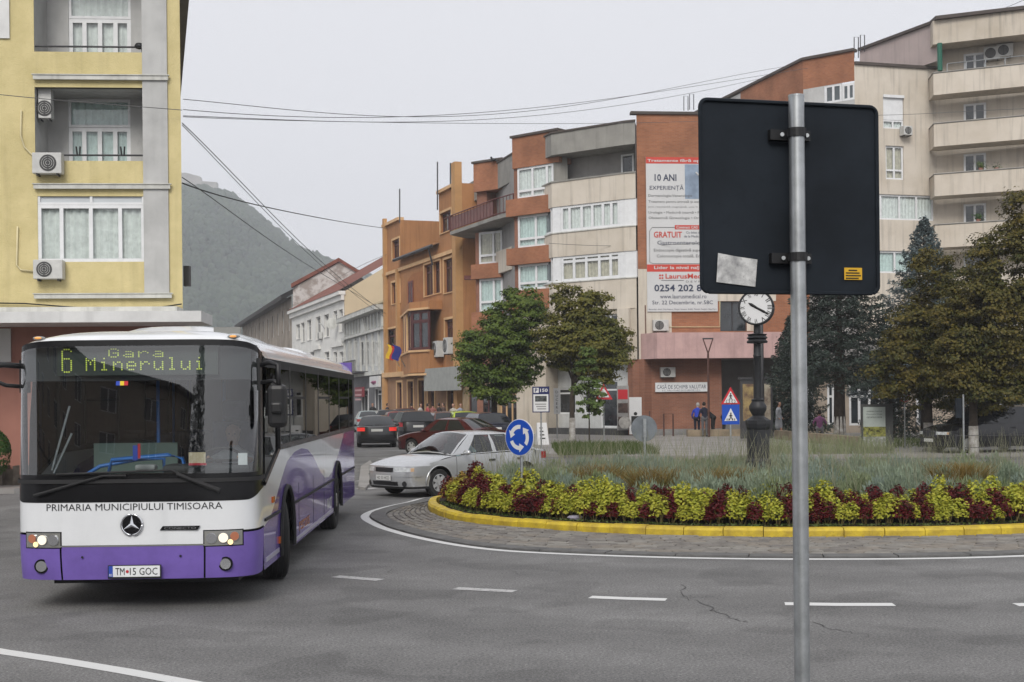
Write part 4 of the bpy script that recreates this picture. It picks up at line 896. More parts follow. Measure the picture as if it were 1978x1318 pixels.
mb = MB(); f3.box(mb, 0, f3.L+.2, zr3, zr3+.16, -.4, .12); mb.build('coping', COPE, bb)
ac_unit('window air conditioner on the beige wall', on(f3, 1745, 264, .05), f3.n, .55, .5, .45, fanside=0)
# brick bay left of it and the wing running back
S0 = Vector((PX(1553, 76, 300), 76, 0)); f2_ = Fac(S0[:2], B0[:2]); zb2 = f2_.px(1600, 108)[1]
mb = MB(); f2_.wall(mb, 0, f2_.L, f2_.px(1600, 165)[1], zb2); mb.build('brick_band', BRICK, bb)
mb = MB(); f2_.wall(mb, 0, f2_.L*.42, 4, f2_.px(1600, 165)[1]); f2_.wall(mb, f2_.L*.42, f2_.L, 4, f2_.px(1600, 200)[1]); mb.build('wall', GREYR, bb)
window(bb, f2_, (f2_.L*.42, f2_.L*.75, f2_.px(1600, 200)[1], f2_.px(1600, 165)[1]), 2, None, .12, .05, PVC, GGLASS); window(bb, f2_, (f2_.L*.76, f2_.L*1.0, f2_.px(1600, 200)[1], f2_.px(1600, 168)[1]), 2, None, .12, .05, PVC, GGLASS)
W0 = Vector((PX(1310, 93, 300), 93, 0)); f1_ = Fac(W0[:2], S0[:2])
mb = MB(); f1_.wall(mb, 0, f1_.L, 4, zb2-2.6); f1_.wall(mb, 0, f1_.L*.55, zb2-2.6, zb2-.1); mb.build('wing_wall', GREYR, bb)
mb = MB(); f1_.wall(mb, f1_.L*.55, f1_.L, zb2-2.6, zb2); mb.build('brick_band', BRICK, bb)
mb = MB()
for f_ in (f1_, f2_): f_.box(mb, 0, f_.L, zb2+.003, zb2+.15, -.4, .12)
mb.build('coping', COPE, bb)
# set-back pinkish top storey
T0 = Vector((PX(1660, 80.2, 60), 80.2, 0)); T1 = Vector((PX(1815, 74.0, 60), 74.0, 0)); fT_ = Fac(T0[:2], T1[:2]); zT = P(1818, 38, 73.6).z
mb = MB(); fT_.wall(mb, 0, fT_.L, zr3+.2, zT); mb.build('top_storey_wall', M('pale_pink_render', (.47, .39, .37), rough=.9, var=.08, scale=.5, streak=.3), bb)
mb = MB(); fT_.box(mb, 0, fT_.L+.3, zT, zT+.16, -.4, .15); mb.build('coping', COPE, bb)
# balconies
PLANTS = []
V0 = Vector((PX(1816, 73.6, 300), 73.6, 0)); V1 = Vector((PX(2140, 70.2, 300), 70.2, 0)); fv = Fac(V0[:2], V1[:2])
fvb = Fac((V0+Vector((.3, 1.8, 0)))[:2], (V1+Vector((.3, 1.8, 0)))[:2])
mb = MB(); fvb.wall(mb, -.6, fvb.L, 0, P(1978, 20, 72).z); mb.build('balcony_back_wall', BEIGE2, bb)
tops = [(38, 84), (140, 182), (238, 282), (336, 378), (434, 478), (532, 576)]
zz0 = lambda y: P(1818, y, 73.6).z
for i, (ya, yb_) in enumerate(tops):
    z1, z0 = zz0(ya), zz0(yb_)
    mb = MB()
    pts = [(V0.x-.05, V0.y+1.7), (V0.x-.25, V0.y+.25), (V0.x+.35, V0.y-.02), (V1.x, V1.y)]
    pts = [Vector((a, b, 0)) for a, b in pts]
    for a, b in zip(pts, pts[1:]): mb.quad((a.x, a.y, z0), (b.x, b.y, z0), (b.x, b.y, z1), (a.x, a.y, z1)); 
    inn = [p_+Vector((.12, .14, 0)) for p_ in pts]
    for a, b in zip(inn, inn[1:]): mb.quad((b.x, b.y, z0), (a.x, a.y, z0), (a.x, a.y, z1), (b.x, b.y, z1))
    for (a, b), (c, d) in zip(zip(pts, pts[1:]), zip(inn, inn[1:])): mb.quad((a.x, a.y, z1), (b.x, b.y, z1), (d.x, d.y, z1), (c.x, c.y, z1))
    mb.add([(p_.x, p_.y, z0) for p_ in pts]+[(V1.x, V1.y+1.9, z0)], [(0, 1, 2, 3, 4)])
    mb.build('balcony' if i else 'roof_band', BEIGE2 if i else BEIGE, bb)
    if i:
        mb = MB(); 
        for a, b in zip(pts, pts[1:]): mb.tube([(a.x, a.y, z1+.02), (b.x, b.y, z1+.02)], .05, 4)
        mb.build('balcony_coping', CONC, bb)
        wr = fvb.rect(1860+2*i, yb_-78+40-10, 1902+2*i, ya+4) if False else (fvb.px(1862, ya)[0], fvb.px(1905, ya)[0], z1-.9, z1+1.25)
        window(bb, fvb, wr, 2, None, .11, -.04, PVC, CLEAR, curtain=None if i % 2 else CURT, room=False, name='balcony_door', glass=DGLASS) if False else window(bb, fvb, wr, 2, None, .11, -.06, PVC, DGLASS, name='balcony_door')
for k_, (ix, xx, lab) in enumerate(((3, 1895, 'bushy potted plant on the third balcony of the beige block'), (3, 1925, 'trailing plant hanging over the third balcony of the beige block'), (4, 1890, 'small pale potted plant on the lower balcony of the beige block'))):
    rs_ = np.random.default_rng(60+k_); q = P(xx, tops[ix][0], 73.0); n_ = 160; u_ = rs_.normal(size=(n_, 3)); o_ = thing('potted_plant', lab, 'plant', (q.x, q.y, zz0(tops[ix][0])))
    PLANTS.append((o_, u_, rs_, k_)); MB().lathe([(.10, -.02), (.14, .2)], 10).build('pot', TERRA, o_)
mb = MB(); z1 = zz0(140)
for k in range(9): u = .4+k*1.0; mb.tube([fv.p(u, z1, -.1), fv.p(u, z1+.45, -.1)], .025, 5)
mb.tube([fv.p(.4, z1+.45, -.1), fv.p(fv.L, z1+.45, -.1)], .03, 5); mb.build('balcony_railing', METAL, bb)
mb = MB(); mb.tube([P(1815, 84, 73.7), P(1816, 137, 73.7)], .14, 8); mb.build('green_downpipe', M('green_pipe', (.02, .12, .08), var=.1), bb)
for k, (x, y) in enumerate(((1917, 118), (1942, 112))): ac_unit('air conditioner on the top right balcony, %s of two' % ('left', 'right')[k], on(fvb, x, y, .05), fvb.n, .85, .7, .35, fanside=-.5)
mb = MB(); zz = P(1978, 20, 72).z
mb.prism([(V0.x-.2, V0.y-.1, zT+.003), (V1.x, V1.y-.1, zT+.003), (V1.x, V1.y+9, zT+.003), (V0.x-.2, V0.y+8, zT+.003)], (0, 0, .18)); mb.build('roof_edge', COPE, bb)
core = MB(); core.prism([(B0.x+.4, 76.6, 0), (V0.x+1, 76.4, 0), (V1.x, 73.5, 0), (V1.x, 95, 0), (W0.x+1, 97, 0), (S0.x+1.2, 78, 0)], (0, 0, 18)); core.build('core', GREYD, bb)
for x, y0, y1, d_, lab in ((1654, 72, 112, 76.5, 'left'), (1666, 68, 100, 76.5, 'right')):   # small roof frames
    fm = MB(); a, b = P(x-4, y1, d_), P(x-4, y0, d_); c, d = P(x+4, y0, d_), P(x+4, y1, d_); fm.tube([a, b, c, d], .03, 5); tag(fm.build('roof_frame', DMETAL), 'thin dark roof frame above the beige wall, %s of two' % lab, 'frame')
for x, y0, y1, d_, lab in ((1325, 186, 214, 90, 'left'), (1336, 182, 212, 90, 'right')):
    fm = MB(); a, b = P(x-4, y1, d_), P(x-4, y0, d_); c, d = P(x+4, y0, d_), P(x+4, y1, d_); fm.tube([a, b, c, d], .03, 5); tag(fm.build('roof_frame', DMETAL), 'thin dark roof frame beside the big sign, %s of two' % lab, 'frame')
# ground floor of the beige block: glazed shops with pillars behind the trees
fgx = Fac((PX(1500, 71), 71.0), (PX(2100, 69.5), 69.5)); hs = []
for x0, x1 in ((1548, 1572), (1598, 1622), (1640, 1700), (1706, 1735), (1770, 1800), (1880, 1960)): hs.append(fgx.rect(x0, 742, x1, 822))
mb = MB(); fgx.wall(mb, 0, fgx.L, .1, 4.6, hs, .2); mb.build('ground_floor_wall', M('sand_stone', (.40, .335, .27), rough=.9, var=.1), bb)
for h_ in hs: window(bb, fgx, h_, 3 if h_[1]-h_[0] > 1.2 else 2, .7, .12, .1, PVC, DGLASS, name='shop_window')
mb = MB(); fgx.box(mb, 0, fgx.L, 4.0, 4.9, .05, 1.6); mb.build('shop_canopy', GREYD, bb)
# ================================================================== the bus (local frame: x to the viewer's right, y towards its rear, z up)
BW = M('bus_white_paint', (.72, .735, .75), rough=.22, var=.03, scale=2, streak=.10, spots=.04, coat=.6, spec=.5)
BP = M('bus_purple_paint', (.145, .085, .37), rough=.22, var=.10, scale=1.4, streak=.15, coat=.6, spec=.5)
BPL = M('bus_purple_bumper', (.165, .105, .40), rough=.42, var=.10, scale=3, spots=.12, spec=.4)
BPM = M('bus_magenta_paint', (.26, .03, .24), rough=.25, var=.06, coat=.6)
BLK = M('bus_black_panel', (.006, .006, .007), rough=.25, var=0, spec=.25)
RUB = M('rubber', (.018, .018, .019), rough=.75, var=.1, scale=6)
TYRE = M('tyre_rubber', (.022, .022, .022), rough=.85, var=.15, scale=8, bump=.3, bscale=60)
CHROME = M('chrome', (.75, .76, .78), rough=.12, var=0, metal=1)
LAMPG = M('lamp_housing', (.33, .33, .31), rough=.25, var=.08, metal=.5)
AMB = M('amber_lens', (.55, .13, .02), rough=.15, var=0)
AMBON = M('amber_lamp_on', (.8, .36, .1), var=0, emit=.35)
WSH = glassmat('windscreen_glass', (.80, .85, .85), k=2.5); TINT = glassmat('tinted_side_glass', (.16, .18, .18), refl=.42, k=1.1)
HRAIL = M('blue_handrail', (.03, .16, .50), rough=.35, var=0)
INTER = M('bus_interior', (.09, .09, .095), rough=.8, var=.1)
DASH = M('bus_dashboard', (.035, .038, .042), rough=.7, var=.1)
SEATB = M('seat_fabric', (.04, .05, .11), rough=.9, var=.2, scale=10)
LEDM = M('display_dots', (.62, .72, .10), var=0, emit=.32)
WPIL = M('window_pillar_rubber', (.045, .045, .047), rough=.6, var=.1)
DISP = M('display_panel', (.045, .055, .05), rough=.35, var=0)
bus = thing('city_bus', 'white and purple city bus showing route 6 turning at the roundabout', 'bus', (PX(254, 14.0, 900), 14.0, 0), .030)
HW = 1.275; LB = 11.95; NSE = 4.4
def rake(z): return 0.0 if z < 1.15 else .20*((z-1.15)/1.75)**1.15
def fpt(t, z, off=0.0):
    """the curved front: t from -1 (left corner) to 1 (right corner)"""
    a = t*PI/2; sx = abs(math.sin(a))**(2/NSE); cx = abs(math.cos(a))**(2/NSE)
    tuck = .03*max(0, (.75-z)/.45)**2 if z < .75 else 0
    x = math.copysign(sx*(HW-tuck*.6+off), t); y = .62-(.62-rake(z)+off-tuck)*cx
    return (x, y, z)
TT = [math.copysign(abs(k/26)**.8, k) for k in range(-26, 27)]
def tx(x):  # lateral position -> t (on the front part)
    return math.copysign(math.asin(min(1, abs(x)/HW)**(NSE/2))/(PI/2), x)
def band(name, zs, mat, t0=-1, t1=1, off=0.0, parent=None, smooth=True, back=.0):
    ts = [t0]+[t for t in TT if t0+.004 < t < t1-.004]+[t1]
    zl = zs if callable(zs) else None
    rows = []
    n = 10
    if callable(zs):
        for k in range(n+1): rows.append([fpt(t, zs(t)[0]+(zs(t)[1]-zs(t)[0])*k/n, off) for t in ts])
    else:
        for k in range(n+1): rows.append([fpt(t, zs[0]+(zs[1]-zs[0])*k/n, off) for t in ts])
    return MB().grid(rows).build(name, mat, parent or bus, smooth=smooth)
ZB, ZP, ZPS, ZW, ZG, ZT = .33, .68, .80, 1.14, 1.37, 2.83
th = tx(1.19)
# bumper: middle and two ends, dark joints between
tl = tx(.75); tr = tx(.75)
band('bumper_middle', (ZB, ZP), BPL, -tl+.006, tr-.006); band('bumper_end', lambda t: (ZB, ZPS if abs(t) > tx(1.13) else .672), BPL, -1, -tl-.006); band('bumper_end', lambda t: (ZB, ZPS if abs(t) > tx(1.13) else .672), BPL, tr+.006, 1)
band('bumper_joint', (ZB+.005, .80), BLK, -1, 1, -.02)
band('front_panel', (ZP+.012, ZW), BW, -tl+.0, tr-.0); 
for s in (-1, 1):
    a, b = (tl, 1) if s > 0 else (-1, -tl)
    band('front_panel_corner', lambda t: (.825, ZW+.10*max(0, (abs(t)-.62)/.38)**1.5), BW, a, b)
band('front_chrome_line', (ZP-.004, ZP+.009), LAMPG, -tl, tr, .004)
band('black_apron', lambda t: (ZW+.10*max(0, (abs(t)-.62)/.38)**1.5 if abs(t) > tl else ZW+.0, ZG), BLK, -1, 1, .002)
band('windscreen_ledge', (ZG-.03, ZG+.012), RUB, -1, 1, .02)
ZA = lambda t: ZT-.13*abs(t)**3.0   # arched top of the windscreen
# windscreen with its black frame
tg = .80
band('windscreen_frame', (ZG, ZG+.07), BLK, -1, 1, .0); band('windscreen_frame', lambda t: (ZA(t)-.055, ZA(t)+.02), BLK, -1, 1, .0)
band('door_pillar', lambda t: (ZG+.07, ZA(t)-.05), BLK, -1, -.93); band('a_pillar', lambda t: (ZG+.07, ZA(t)-.05), BLK, .86, 1)
band('windscreen', lambda t: (ZG+.06, ZA(t)-.045), WSH, -.94, .875, .004)
band('a_pillar_trim', (ZG+.1, ZT-.2), RUB, .90, .93, .012); band('door_pillar_trim', (ZG+.1, ZT-.2), RUB, -.975, -.95, .012)
# roof cap and roof
def roofpt(t, y):
    a = t*PI/2; x = HW*math.copysign(abs(math.sin(a))**.62, t); z = 2.62+.36*(1-abs(x/HW)**4.5)**.62 if abs(t) < 1 else 2.62
    return Vector((x, y, z))
rows = []
for k in range(9):
    s = k/8; row = []
    for t in TT:
        a = Vector(fpt(t, ZA(t)+.02)); b = roofpt(t, 1.15); c = a.lerp(b, s)
        bul = math.sin(s*PI/2)
        row.append((a.x+(b.x-a.x)*s, a.y+(b.y-a.y)*(1-math.cos(s*PI/2)), a.z+(b.z-a.z)*bul if b.z > a.z else a.z+(b.z-a.z)*s))
    rows.append(row)
MB().grid(rows).build('roof_front', BW, bus, smooth=True)
MB().grid([[tuple(roofpt(t, y)) for t in TT] for y in (1.15, 4, 8, 11.5, 11.85)]).build('roof', BW, bus, smooth=True)
MB().grid([[tuple(roofpt(t, 11.85)) for t in TT], [(roofpt(t, 0).x*.97, 11.97, roofpt(t, 0).z-.15) for t in TT], [(roofpt(t, 0).x*.97, 11.97, 2.0) for t in TT]]).build('roof_rear', BW, bus, smooth=True)
for y0, y1, z, w0, nm in ((1.9, 5.2, .13, .82, 'roof_unit'), (9.6, 11.3, .15, .75, 'roof_hump')):
    rows = []
    for k in range(13):
        s = k/12; y = y0+(y1-y0)*s; e = min(1, s/.12, (1-s)/.12); hgt = z*math.sin(min(1, e)*PI/2)
        rows.append([(w0*q, y, 2.90+.08*(1-abs(q)**3)+hgt*(1-abs(q)**4)) for q in np.linspace(-1.25, 1.25, 15)])
    MB().grid(rows).build(nm, BW, bus, smooth=True)
for k, y in enumerate((3.6, 4.2)): MB().add([(.62, y, 3.135), (.62, y+.42, 3.135), (.86, y+.42, 3.06), (.86, y, 3.06)], [(0, 1, 2, 3)]).build('roof_grille', BLK, bus)
MB().box(.50, .82, 1.93, 1.97, 2.99, 3.07).build('roof_vent', LAMPG, bus)
for x in (-1.03, 1.03):
    q = Vector(fpt(tx(x), ZA(tx(x))+.05)); lm = MB(); lm.ball((q.x, q.y+.03, q.z+.008), (.07, .05, .022), 12); lm.build('marker_lamp', LAMPG, bus, smooth=True); MB().ball((q.x, q.y-.003, q.z+.008), (.042, .03, .014), 10).build('marker_lens', AMBON, bus, smooth=True)
# side walls with wheel arches and the painted wave
AX = (2.45, 8.62); RA = .60; AZ = .50
def low(y):
    z = ZB
    for a in AX:
        d = abs(y-a)
        if d < RA: z = max(z, AZ+math.sqrt(RA*RA-d*d)*1.05)
    return z
def wave(y):
    ys = [.6, 1.1, 1.5, 1.9, 2.5, 3.2, 3.9, 4.6, 5.3, 6.0, 6.7, 7.3, 7.9, 8.4, 9.0, 9.6, 10.2, 11, 11.95]
    zs = [.80, .86, 1.02, 1.20, 1.43, 1.52, 1.54, 1.50, 1.36, 1.14, .98, .95, 1.02, 1.14, 1.30, 1.48, 1.62, 1.62, 1.62]
    return float(np.interp(y, ys, zs))
def wlow(y):   # lower edge of the window band
    return 1.62 if y > 1.75 else float(np.interp(y, [.55, 1.75], [1.28, 1.62]))
yy = sorted({.62, *np.arange(.7, LB-.06, .06), *[a+RA*c for a in AX for c in (-1, -.97, -.9, .9, .97, 1)], LB-.03})
for s, nm in ((1, 'left_side'), (-1, 'right_side')):
    x = s*HW; pw, pp = MB(), MB(); W, Pp = [], []
    for y in yy:
        lo = low(y); wv = max(lo, wave(y)); hi = max(wlow(y), lo)
        wv = min(wv, hi); W.append([(x, y, wv), (x, y, hi)]); Pp.append([(x, y, lo), (x, y, (lo+wv)/2), (x, y, wv)])
    pw.grid(W); pp.grid(Pp)
    o_ = pp.build(nm+'_purple_panel', BP, bus); pw.build(nm+'_white_panel', BW, bus)
    for a in AX:
        ar = MB(); pts = [(x+s*.012, a+RA*1.0*math.cos(t), AZ+RA*1.05*math.sin(t)) for t in np.linspace(-.25, PI+.25, 22)]; ar.tube(pts, .028, 6); ar.build('wheel_arch_trim', RUB, bus)
    st = MB()
    for y0, y1 in ((.66, AX[0]-RA-.02), (AX[0]+RA+.02, AX[1]-RA-.02), (AX[1]+RA+.02, LB-.1)): st.box(min(x, x+s*.02), max(x, x+s*.02), y0, y1, .86, .89)
    st.build('rub_strip', RUB, bus)
    # window band: glass, pillars
    ps = [1.72, 2.75, 4.35, 5.85, 7.35, 8.95, 10.75, 11.6]
    for k in range(len(ps)-1):
        g = MB(); g.box(x-.012, x+.012-.002, ps[k]+.035, ps[k+1]-.035, 1.66, 2.56); g.build('side_window', TINT, bus)
        if k in (1, 3, 5): MB().box(x-.02, x+.016, ps[k]+.035, ps[k+1]-.035, 2.20, 2.235).build('window_bar', RUB, bus)
        MB().box(x-.03, x+.014, ps[k]-.034, ps[k]+.034, 1.62, 2.60).build('window_pillar', WPIL, bus)
    MB().box(x-.03, x+.010, ps[-1]-.034, LB-.05, 1.62, 2.60).build('window_pillar', WPIL, bus)
    MB().box(x-.03, x+.012, .62, LB-.05, 2.56, 2.66).build('window_rail', RUB, bus); MB().box(x-.03, x+.015, 1.75, LB-.05, 1.60, 1.665).build('window_rail', BLK, bus)
    # driver's window, lower at the front
    dg = MB(); dg.prism([(x, .66, 1.30), (x, 1.68, 1.60), (x, 1.68, 2.58), (x, .86, 2.58), (x, .72, 2.0)], (.01*s, 0, 0)); dg.build('driver_window', TINT, bus)
    dg = MB(); dg.tube([(x+s*.01, .60, 1.28), (x+s*.01, 1.75, 1.63)], .03, 6); dg.tube([(x+s*.01, 1.70, 1.62), (x+s*.01, 1.70, 2.58)], .035, 6); dg.build('window_trim', BLK, bus)
    MB().box(min(x, x+s*.006), max(x, x+s*.006), .75, AX[0]-RA-.1, .40, .45).build('reflective_tape', M('reflective_tape', (.42, .40, .50), rough=.3, var=.1), bus); MB().box(min(x, x+s*.006), max(x, x+s*.006), AX[0]+RA+.1, AX[1]-RA-.1, .36, .41).build('reflective_tape', MATS['reflective_tape'], bus)
# magenta flash at the rear of the visible side and a few print blocks
mg = MB(); mg.add([(HW+.004, 9.95, 1.615), (HW+.004, 11.9, 1.615), (HW+.004, 11.9, 1.25), (HW+.004, 9.5, 1.42)], [(0, 1, 2, 3)]); mg.build('magenta_panel', BPM, bus)
lettering(bus, 'RATT', (HW+.004, 7.0, .46), (0, 1, 0), (0, 0, 1), .7, .16, BW, 'L', .03); lettering(bus, 'retrans', (HW+.004, 3.6, .46), (0, 1, 0), (0, 0, 1), 1.1, .14, M('orange_print', (.45, .18, .06), var=0), 'L', .0)
MB().box(HW, HW+.02, 1.20, 1.34, 1.02, 1.09).build('side_marker', AMB, bus); MB().box(HW, HW+.02, 1.72, 1.80, .50, .58).build('side_marker', AMB, bus)
for y in (3.6, 5.2, 6.6): MB().box(HW-.001, HW+.003, y, y+.012, .36, 1.1).build('panel_joint', RUB, bus)
MB().box(-HW+.03, HW-.03, LB-.04, LB, .4, 2.9).build('rear_panel', BP, bus)
# wheels
def wheel(y, x, steer=0.0, r=.485, wd=.28):
    w_ = bpy.data.objects.new('wheel', None); link(w_); w_.parent = bus; w_.location = (x, y, r); w_.rotation_euler = (0, 0, steer); OFF[w_.name] = Vector((0, 0, 0))
    s = 1 if x > 0 else -1
    prof = [(.29, -.42), (.33, -.5), (.44, -.5), (.475, -.42), (.485, -.3), (.485, .3), (.475, .42), (.44, .5), (.33, .5), (.29, .42)]
    t_ = MB(); n = 32
    rows = [[(q*wd, rr_*math.cos(2*PI*j/n), rr_*math.sin(2*PI*j/n)) for j in range(n)] for rr_, q in prof]; t_.grid(rows, closed=True)
    t_.build('tyre', TYRE, w_, smooth='auto')
    gr = MB()
    for q in (-.22, 0, .22): gr.tube([(q*wd, .4862*math.cos(t), .4862*math.sin(t)) for t in np.linspace(0, 2*PI, 41)], .0035, 4)
    gr.build('tread_groove', BLACKP, w_)
    rm = MB(); rm.tube([(s*wd*.30, 0, 0), (s*wd*.36, 0, 0)], .30, 24); rm.tube([(s*wd*.36, 0, 0), (s*wd*.52, 0, 0)], [.14, .11], 16); rm.build('rim', LAMPG, w_)
for y in AX:
    for x in (-1.12, 1.12):
        wheel(y, x, R(14) if y < 4 and True else 0)
ub = MB(); ub.box(-1.24, 1.24, .7, LB-.1, .36, .40); ub.box(-1.0, 1.0, .6, LB-.1, .22, .36); ub.build('underbody', BLACKP, bus)
for y in AX:
    for s in (-1, 1): MB().box(min(s*.86, s*.9), max(s*.86, s*.9), y-.66, y+.66, .3, 1.16).build('wheel_well', BLACKP, bus)
# headlamps
for s in (-1, 1):
    x0, x1 = .745, 1.125; c0, c1 = sorted((s*x0, s*x1)); ts = np.linspace(tx(c0) if s > 0 else tx(c0), tx(c1), 8)
    rows = [[fpt(t, z, .006) for t in ts] for z in (.672, .70, .76, .825)]
    hl = MB().grid(rows).build('headlamp', LAMPG, bus, smooth=True)
    rows = [[fpt(t, z, .001) for t in np.linspace(tx(s*.735), tx(s*1.14), 8)] for z in (.66, .836)]; MB().grid(rows).build('headlamp_gasket', BLK, bus)
    for dx, z, r_, m_, nm in ((.815, .750, .052, CHROME, 'lamp'), (.935, .752, .050, M('headlamp_on', (.9, .82, .66), var=0, emit=.3), 'lamp'), (1.045, .765, .046, M('indicator_lens', (.42, .16, .09), rough=.15, var=0), 'indicator'), (1.005, .705, .028, M('side_lamp_on', (1, .72, .35), var=0, emit=.6), 'side_lamp')):
        t = tx(s*dx); q = Vector(fpt(t, z, .008)); q2 = Vector(fpt(t+.01, z, .008)); d = (q2-q).normalized(); n = d.cross(Vector((0, 0, 1))).normalized()
        if n.y > 0: n = -n
        MB().disc(q+n*.004, n, r_*1.1, .012, 20).build(nm+'_rim', CHROME, hl); MB().disc(q+n*.010, n, r_, .014, 20).build(nm, m_, hl)
    q = Vector(fpt(tx(s*.965), .475, .0)); fg_ = MB(); fg_.disc(q+Vector((0, -.002, 0)), (0, 1, 0), .075, .02, 24); fo = fg_.build('fog_lamp', BLK, bus); MB().disc(q+Vector((0, -.012, 0)), (0, 1, 0), .056, .012, 20).build('lens', CHROME, fo)
# emblem: chrome ring with a three pointed star
ez = .905; ey = rake(ez)-.012; em = MB(); em.disc((0, ey, ez), (0, 1, 0), .105, .012, 32); eo = em.build('emblem', BLK, bus)
rg = MB(); rg.tube([(.108*math.cos(t), ey-.004, ez+.108*math.sin(t)) for t in np.linspace(0, 2*PI, 41)], .012, 8); rg.build('ring', CHROME, eo, smooth=True)
st = MB()
for k in range(3):
    a = PI/2+k*2*PI/3; tip = Vector((.098*math.cos(a), ey-.008, ez+.098*math.sin(a))); l = Vector((.022*math.cos(a+PI/3), ey-.008, ez+.022*math.sin(a+PI/3))); r_ = Vector((.022*math.cos(a-PI/3), ey-.008, ez+.022*math.sin(a-PI/3))); c = Vector((0, ey-.024, ez))
    st.add([tip, l, c, r_], [(0, 1, 2), (0, 2, 3)])
st.build('star', CHROME, eo)
DARKL = M('black_lettering', (.012, .012, .016), rough=.4, var=0)
lo_ = lettering(bus, 'PRIMARIA MUNICIPIULUI TIMISOARA', (.02, 0, 1.055), (1, 0, 0), (0, 0, 1), 1.83, .072, DARKL, 'C', .0)
for v in lo_.data.vertices: v.co.y = fpt(tx(v.co.x), v.co.z, .003)[1]   # printed on the curved panel
bd = MB(); bd.prism([(.29, -.012, .842), (.68, -.012, .842), (.71, -.012, .885), (.32, -.012, .885)], (0, .01, 0)); bo = bd.build('name_badge', BLK, bus)
lettering(bo, 'CONECTO', (.5, -.0145, .850), (1, 0, 0), (.1, 0, 1), .33, .026, CHROME, 'C', .0)
# number plate
pl = MB(); pl.box(-.245, .305, -.045, -.02, .345, .485); plo = pl.build('plate_holder', BLACKP, bus); MB().box(-.235, .295, -.05, -.044, .365, .478).build('plate', PVC, plo); MB().box(-.235, -.192, -.052, -.046, .365, .478).build('plate_band', M('plate_blue', (.02, .06, .35), var=0), plo)
lettering(plo, 'TM', (-.165, -.053, .383), (1, 0, 0), (0, 0, 1), .095, .075, DARKL, 'L', .0); lettering(plo, '15 GOC', (-.015, -.053, .383), (1, 0, 0), (0, 0, 1), .285, .075, DARKL, 'L', .0)
MB().disc((-.042, -.053, .42), (0, 1, 0), .016, .004, 12).build('plate_dot', M('plate_red', (.45, .02, .03), var=0), plo); lettering(plo, 'RO', (-.227, -.0545, .372), (1, 0, 0), (0, 0, 1), .028, .026, PVC, 'L', .01)
for x in (-.52, .50): MB().disc((x, rake(.6)-.004, .57), (0, 1, 0), .012, .01, 10).build('towing_plug', BLACKP, bus)
# destination display behind the glass
dy = .27; dz0, dz1 = 2.475, 2.78; dx0, dx1 = -.84, .86
dp_ = MB(); dp_.box(dx0, dx1, dy, dy+.05, dz0, dz1); do = dp_.build('destination_display', DISP, bus)
FONT = {'G': '01110 10001 10000 10111 10001 10001 01110', 'a': '00000 00000 01110 00001 01111 10001 01111', 'r': '00000 00000 10110 11001 10000 10000 10000', 'M': '10001 11011 10101 10101 10001 10001 10001', 'i': '00100 00000 01100 00100 00100 00100 01110', 'n': '00000 00000 10110 11001 10001 10001 10001', 'e': '00000 00000 01110 10001 11111 10000 01110', 'u': '00000 00000 10001 10001 10001 10011 01101', 'l': '01100 00100 00100 00100 00100 00100 01110'}
SIX = '01110 10001 10000 10000 10000 11110 10001 10001 10001 10001 10001 10001 01110'
def dots(s, x, z, p, bits=None, py=None):
    mb = MB(); py = py or p
    for k, ch in enumerate(s):
        rws = (bits or FONT[ch]).split()
        for j, rw in enumerate(rws):
            for i, b in enumerate(rw):
                if b == '1':
                    xx = x+(k*6.6+i)*p; zz = z-j*py; mb.quad((xx, dy-.004, zz-py*.31), (xx+p*.64, dy-.004, zz-py*.31), (xx+p*.64, dy-.004, zz+py*.31), (xx, dy-.004, zz+py*.31))
    return mb.build('led_text', LEDM, do)
dots('6', -.795, dz1-.025, .0235, SIX, .0200); dots('Gara', -.30, dz1-.025, .0238, None, .0140); dots('Minerului', -.54, dz1-.125, .0218, None, .0200)
MB().box(-1.2, 1.2, dy+.06, dy+.5, 2.42, 2.80).build('display_housing', DASH, bus)
# wipers
def wiper(a, b, c):
    w_ = MB(); pa, pb, pc = [Vector(fpt(tx(x), z, .05)) for x, z in (a, b, c)]
    w_.tube([pa, pb], [.018, .014], 6); w_.tube([pb, pc], .012, 6); w_.build('wiper', RUB, bus)
wiper((-.98, 1.22), (-.28, 1.42), (-.05, 1.42)); wiper((.80, 1.27), (.40, 1.47), (-.75, 1.44))
w2_ = MB(); w2_.tube([Vector(fpt(tx(.45), 1.43, .055)), Vector(fpt(tx(.88), 1.25, .055))], [.014, .03], 8); w2_.build('wiper_arm', RUB, bus)
# mirrors
mm = MB(); mm.tube([(1.24, .45, 2.56), (1.40, .32, 2.60), (1.50, .26, 2.57), (1.51, .25, 2.30)], .028, 8); mm.tube([(1.24, .45, 2.38), (1.45, .3, 2.40), (1.50, .26, 2.36)], .022, 8); mm.build('mirror_arm', BLACKP, bus, smooth=True)
mo = MB(); mo.box(1.39, 1.59, .20, .36, 1.90, 2.36); mo = mo.build('wing_mirror', BLACKP, bus, bevel=.05); MB().box(1.43, 1.55, .15, .22, 2.05, 2.17).build('mirror_pod', BLACKP, bus, bevel=.025)
mm = MB(); mm.tube([(-1.20, .45, 2.58), (-1.42, .30, 2.60), (-1.72, .2, 2.57)], .03, 8); mm.tube([(-1.20, .45, 2.36), (-1.40, .32, 2.38), (-1.60, .24, 2.47)], .022, 8); mm.build('mirror_arm', BLACKP, bus, smooth=True)
MB().box(-1.28, -1.2, .38, .5, 2.3, 2.65).build('mirror_mount', BLACKP, bus); MB().box(1.20, 1.29, .38, .5, 2.3, 2.65).build('mirror_mount', BLACKP, bus)
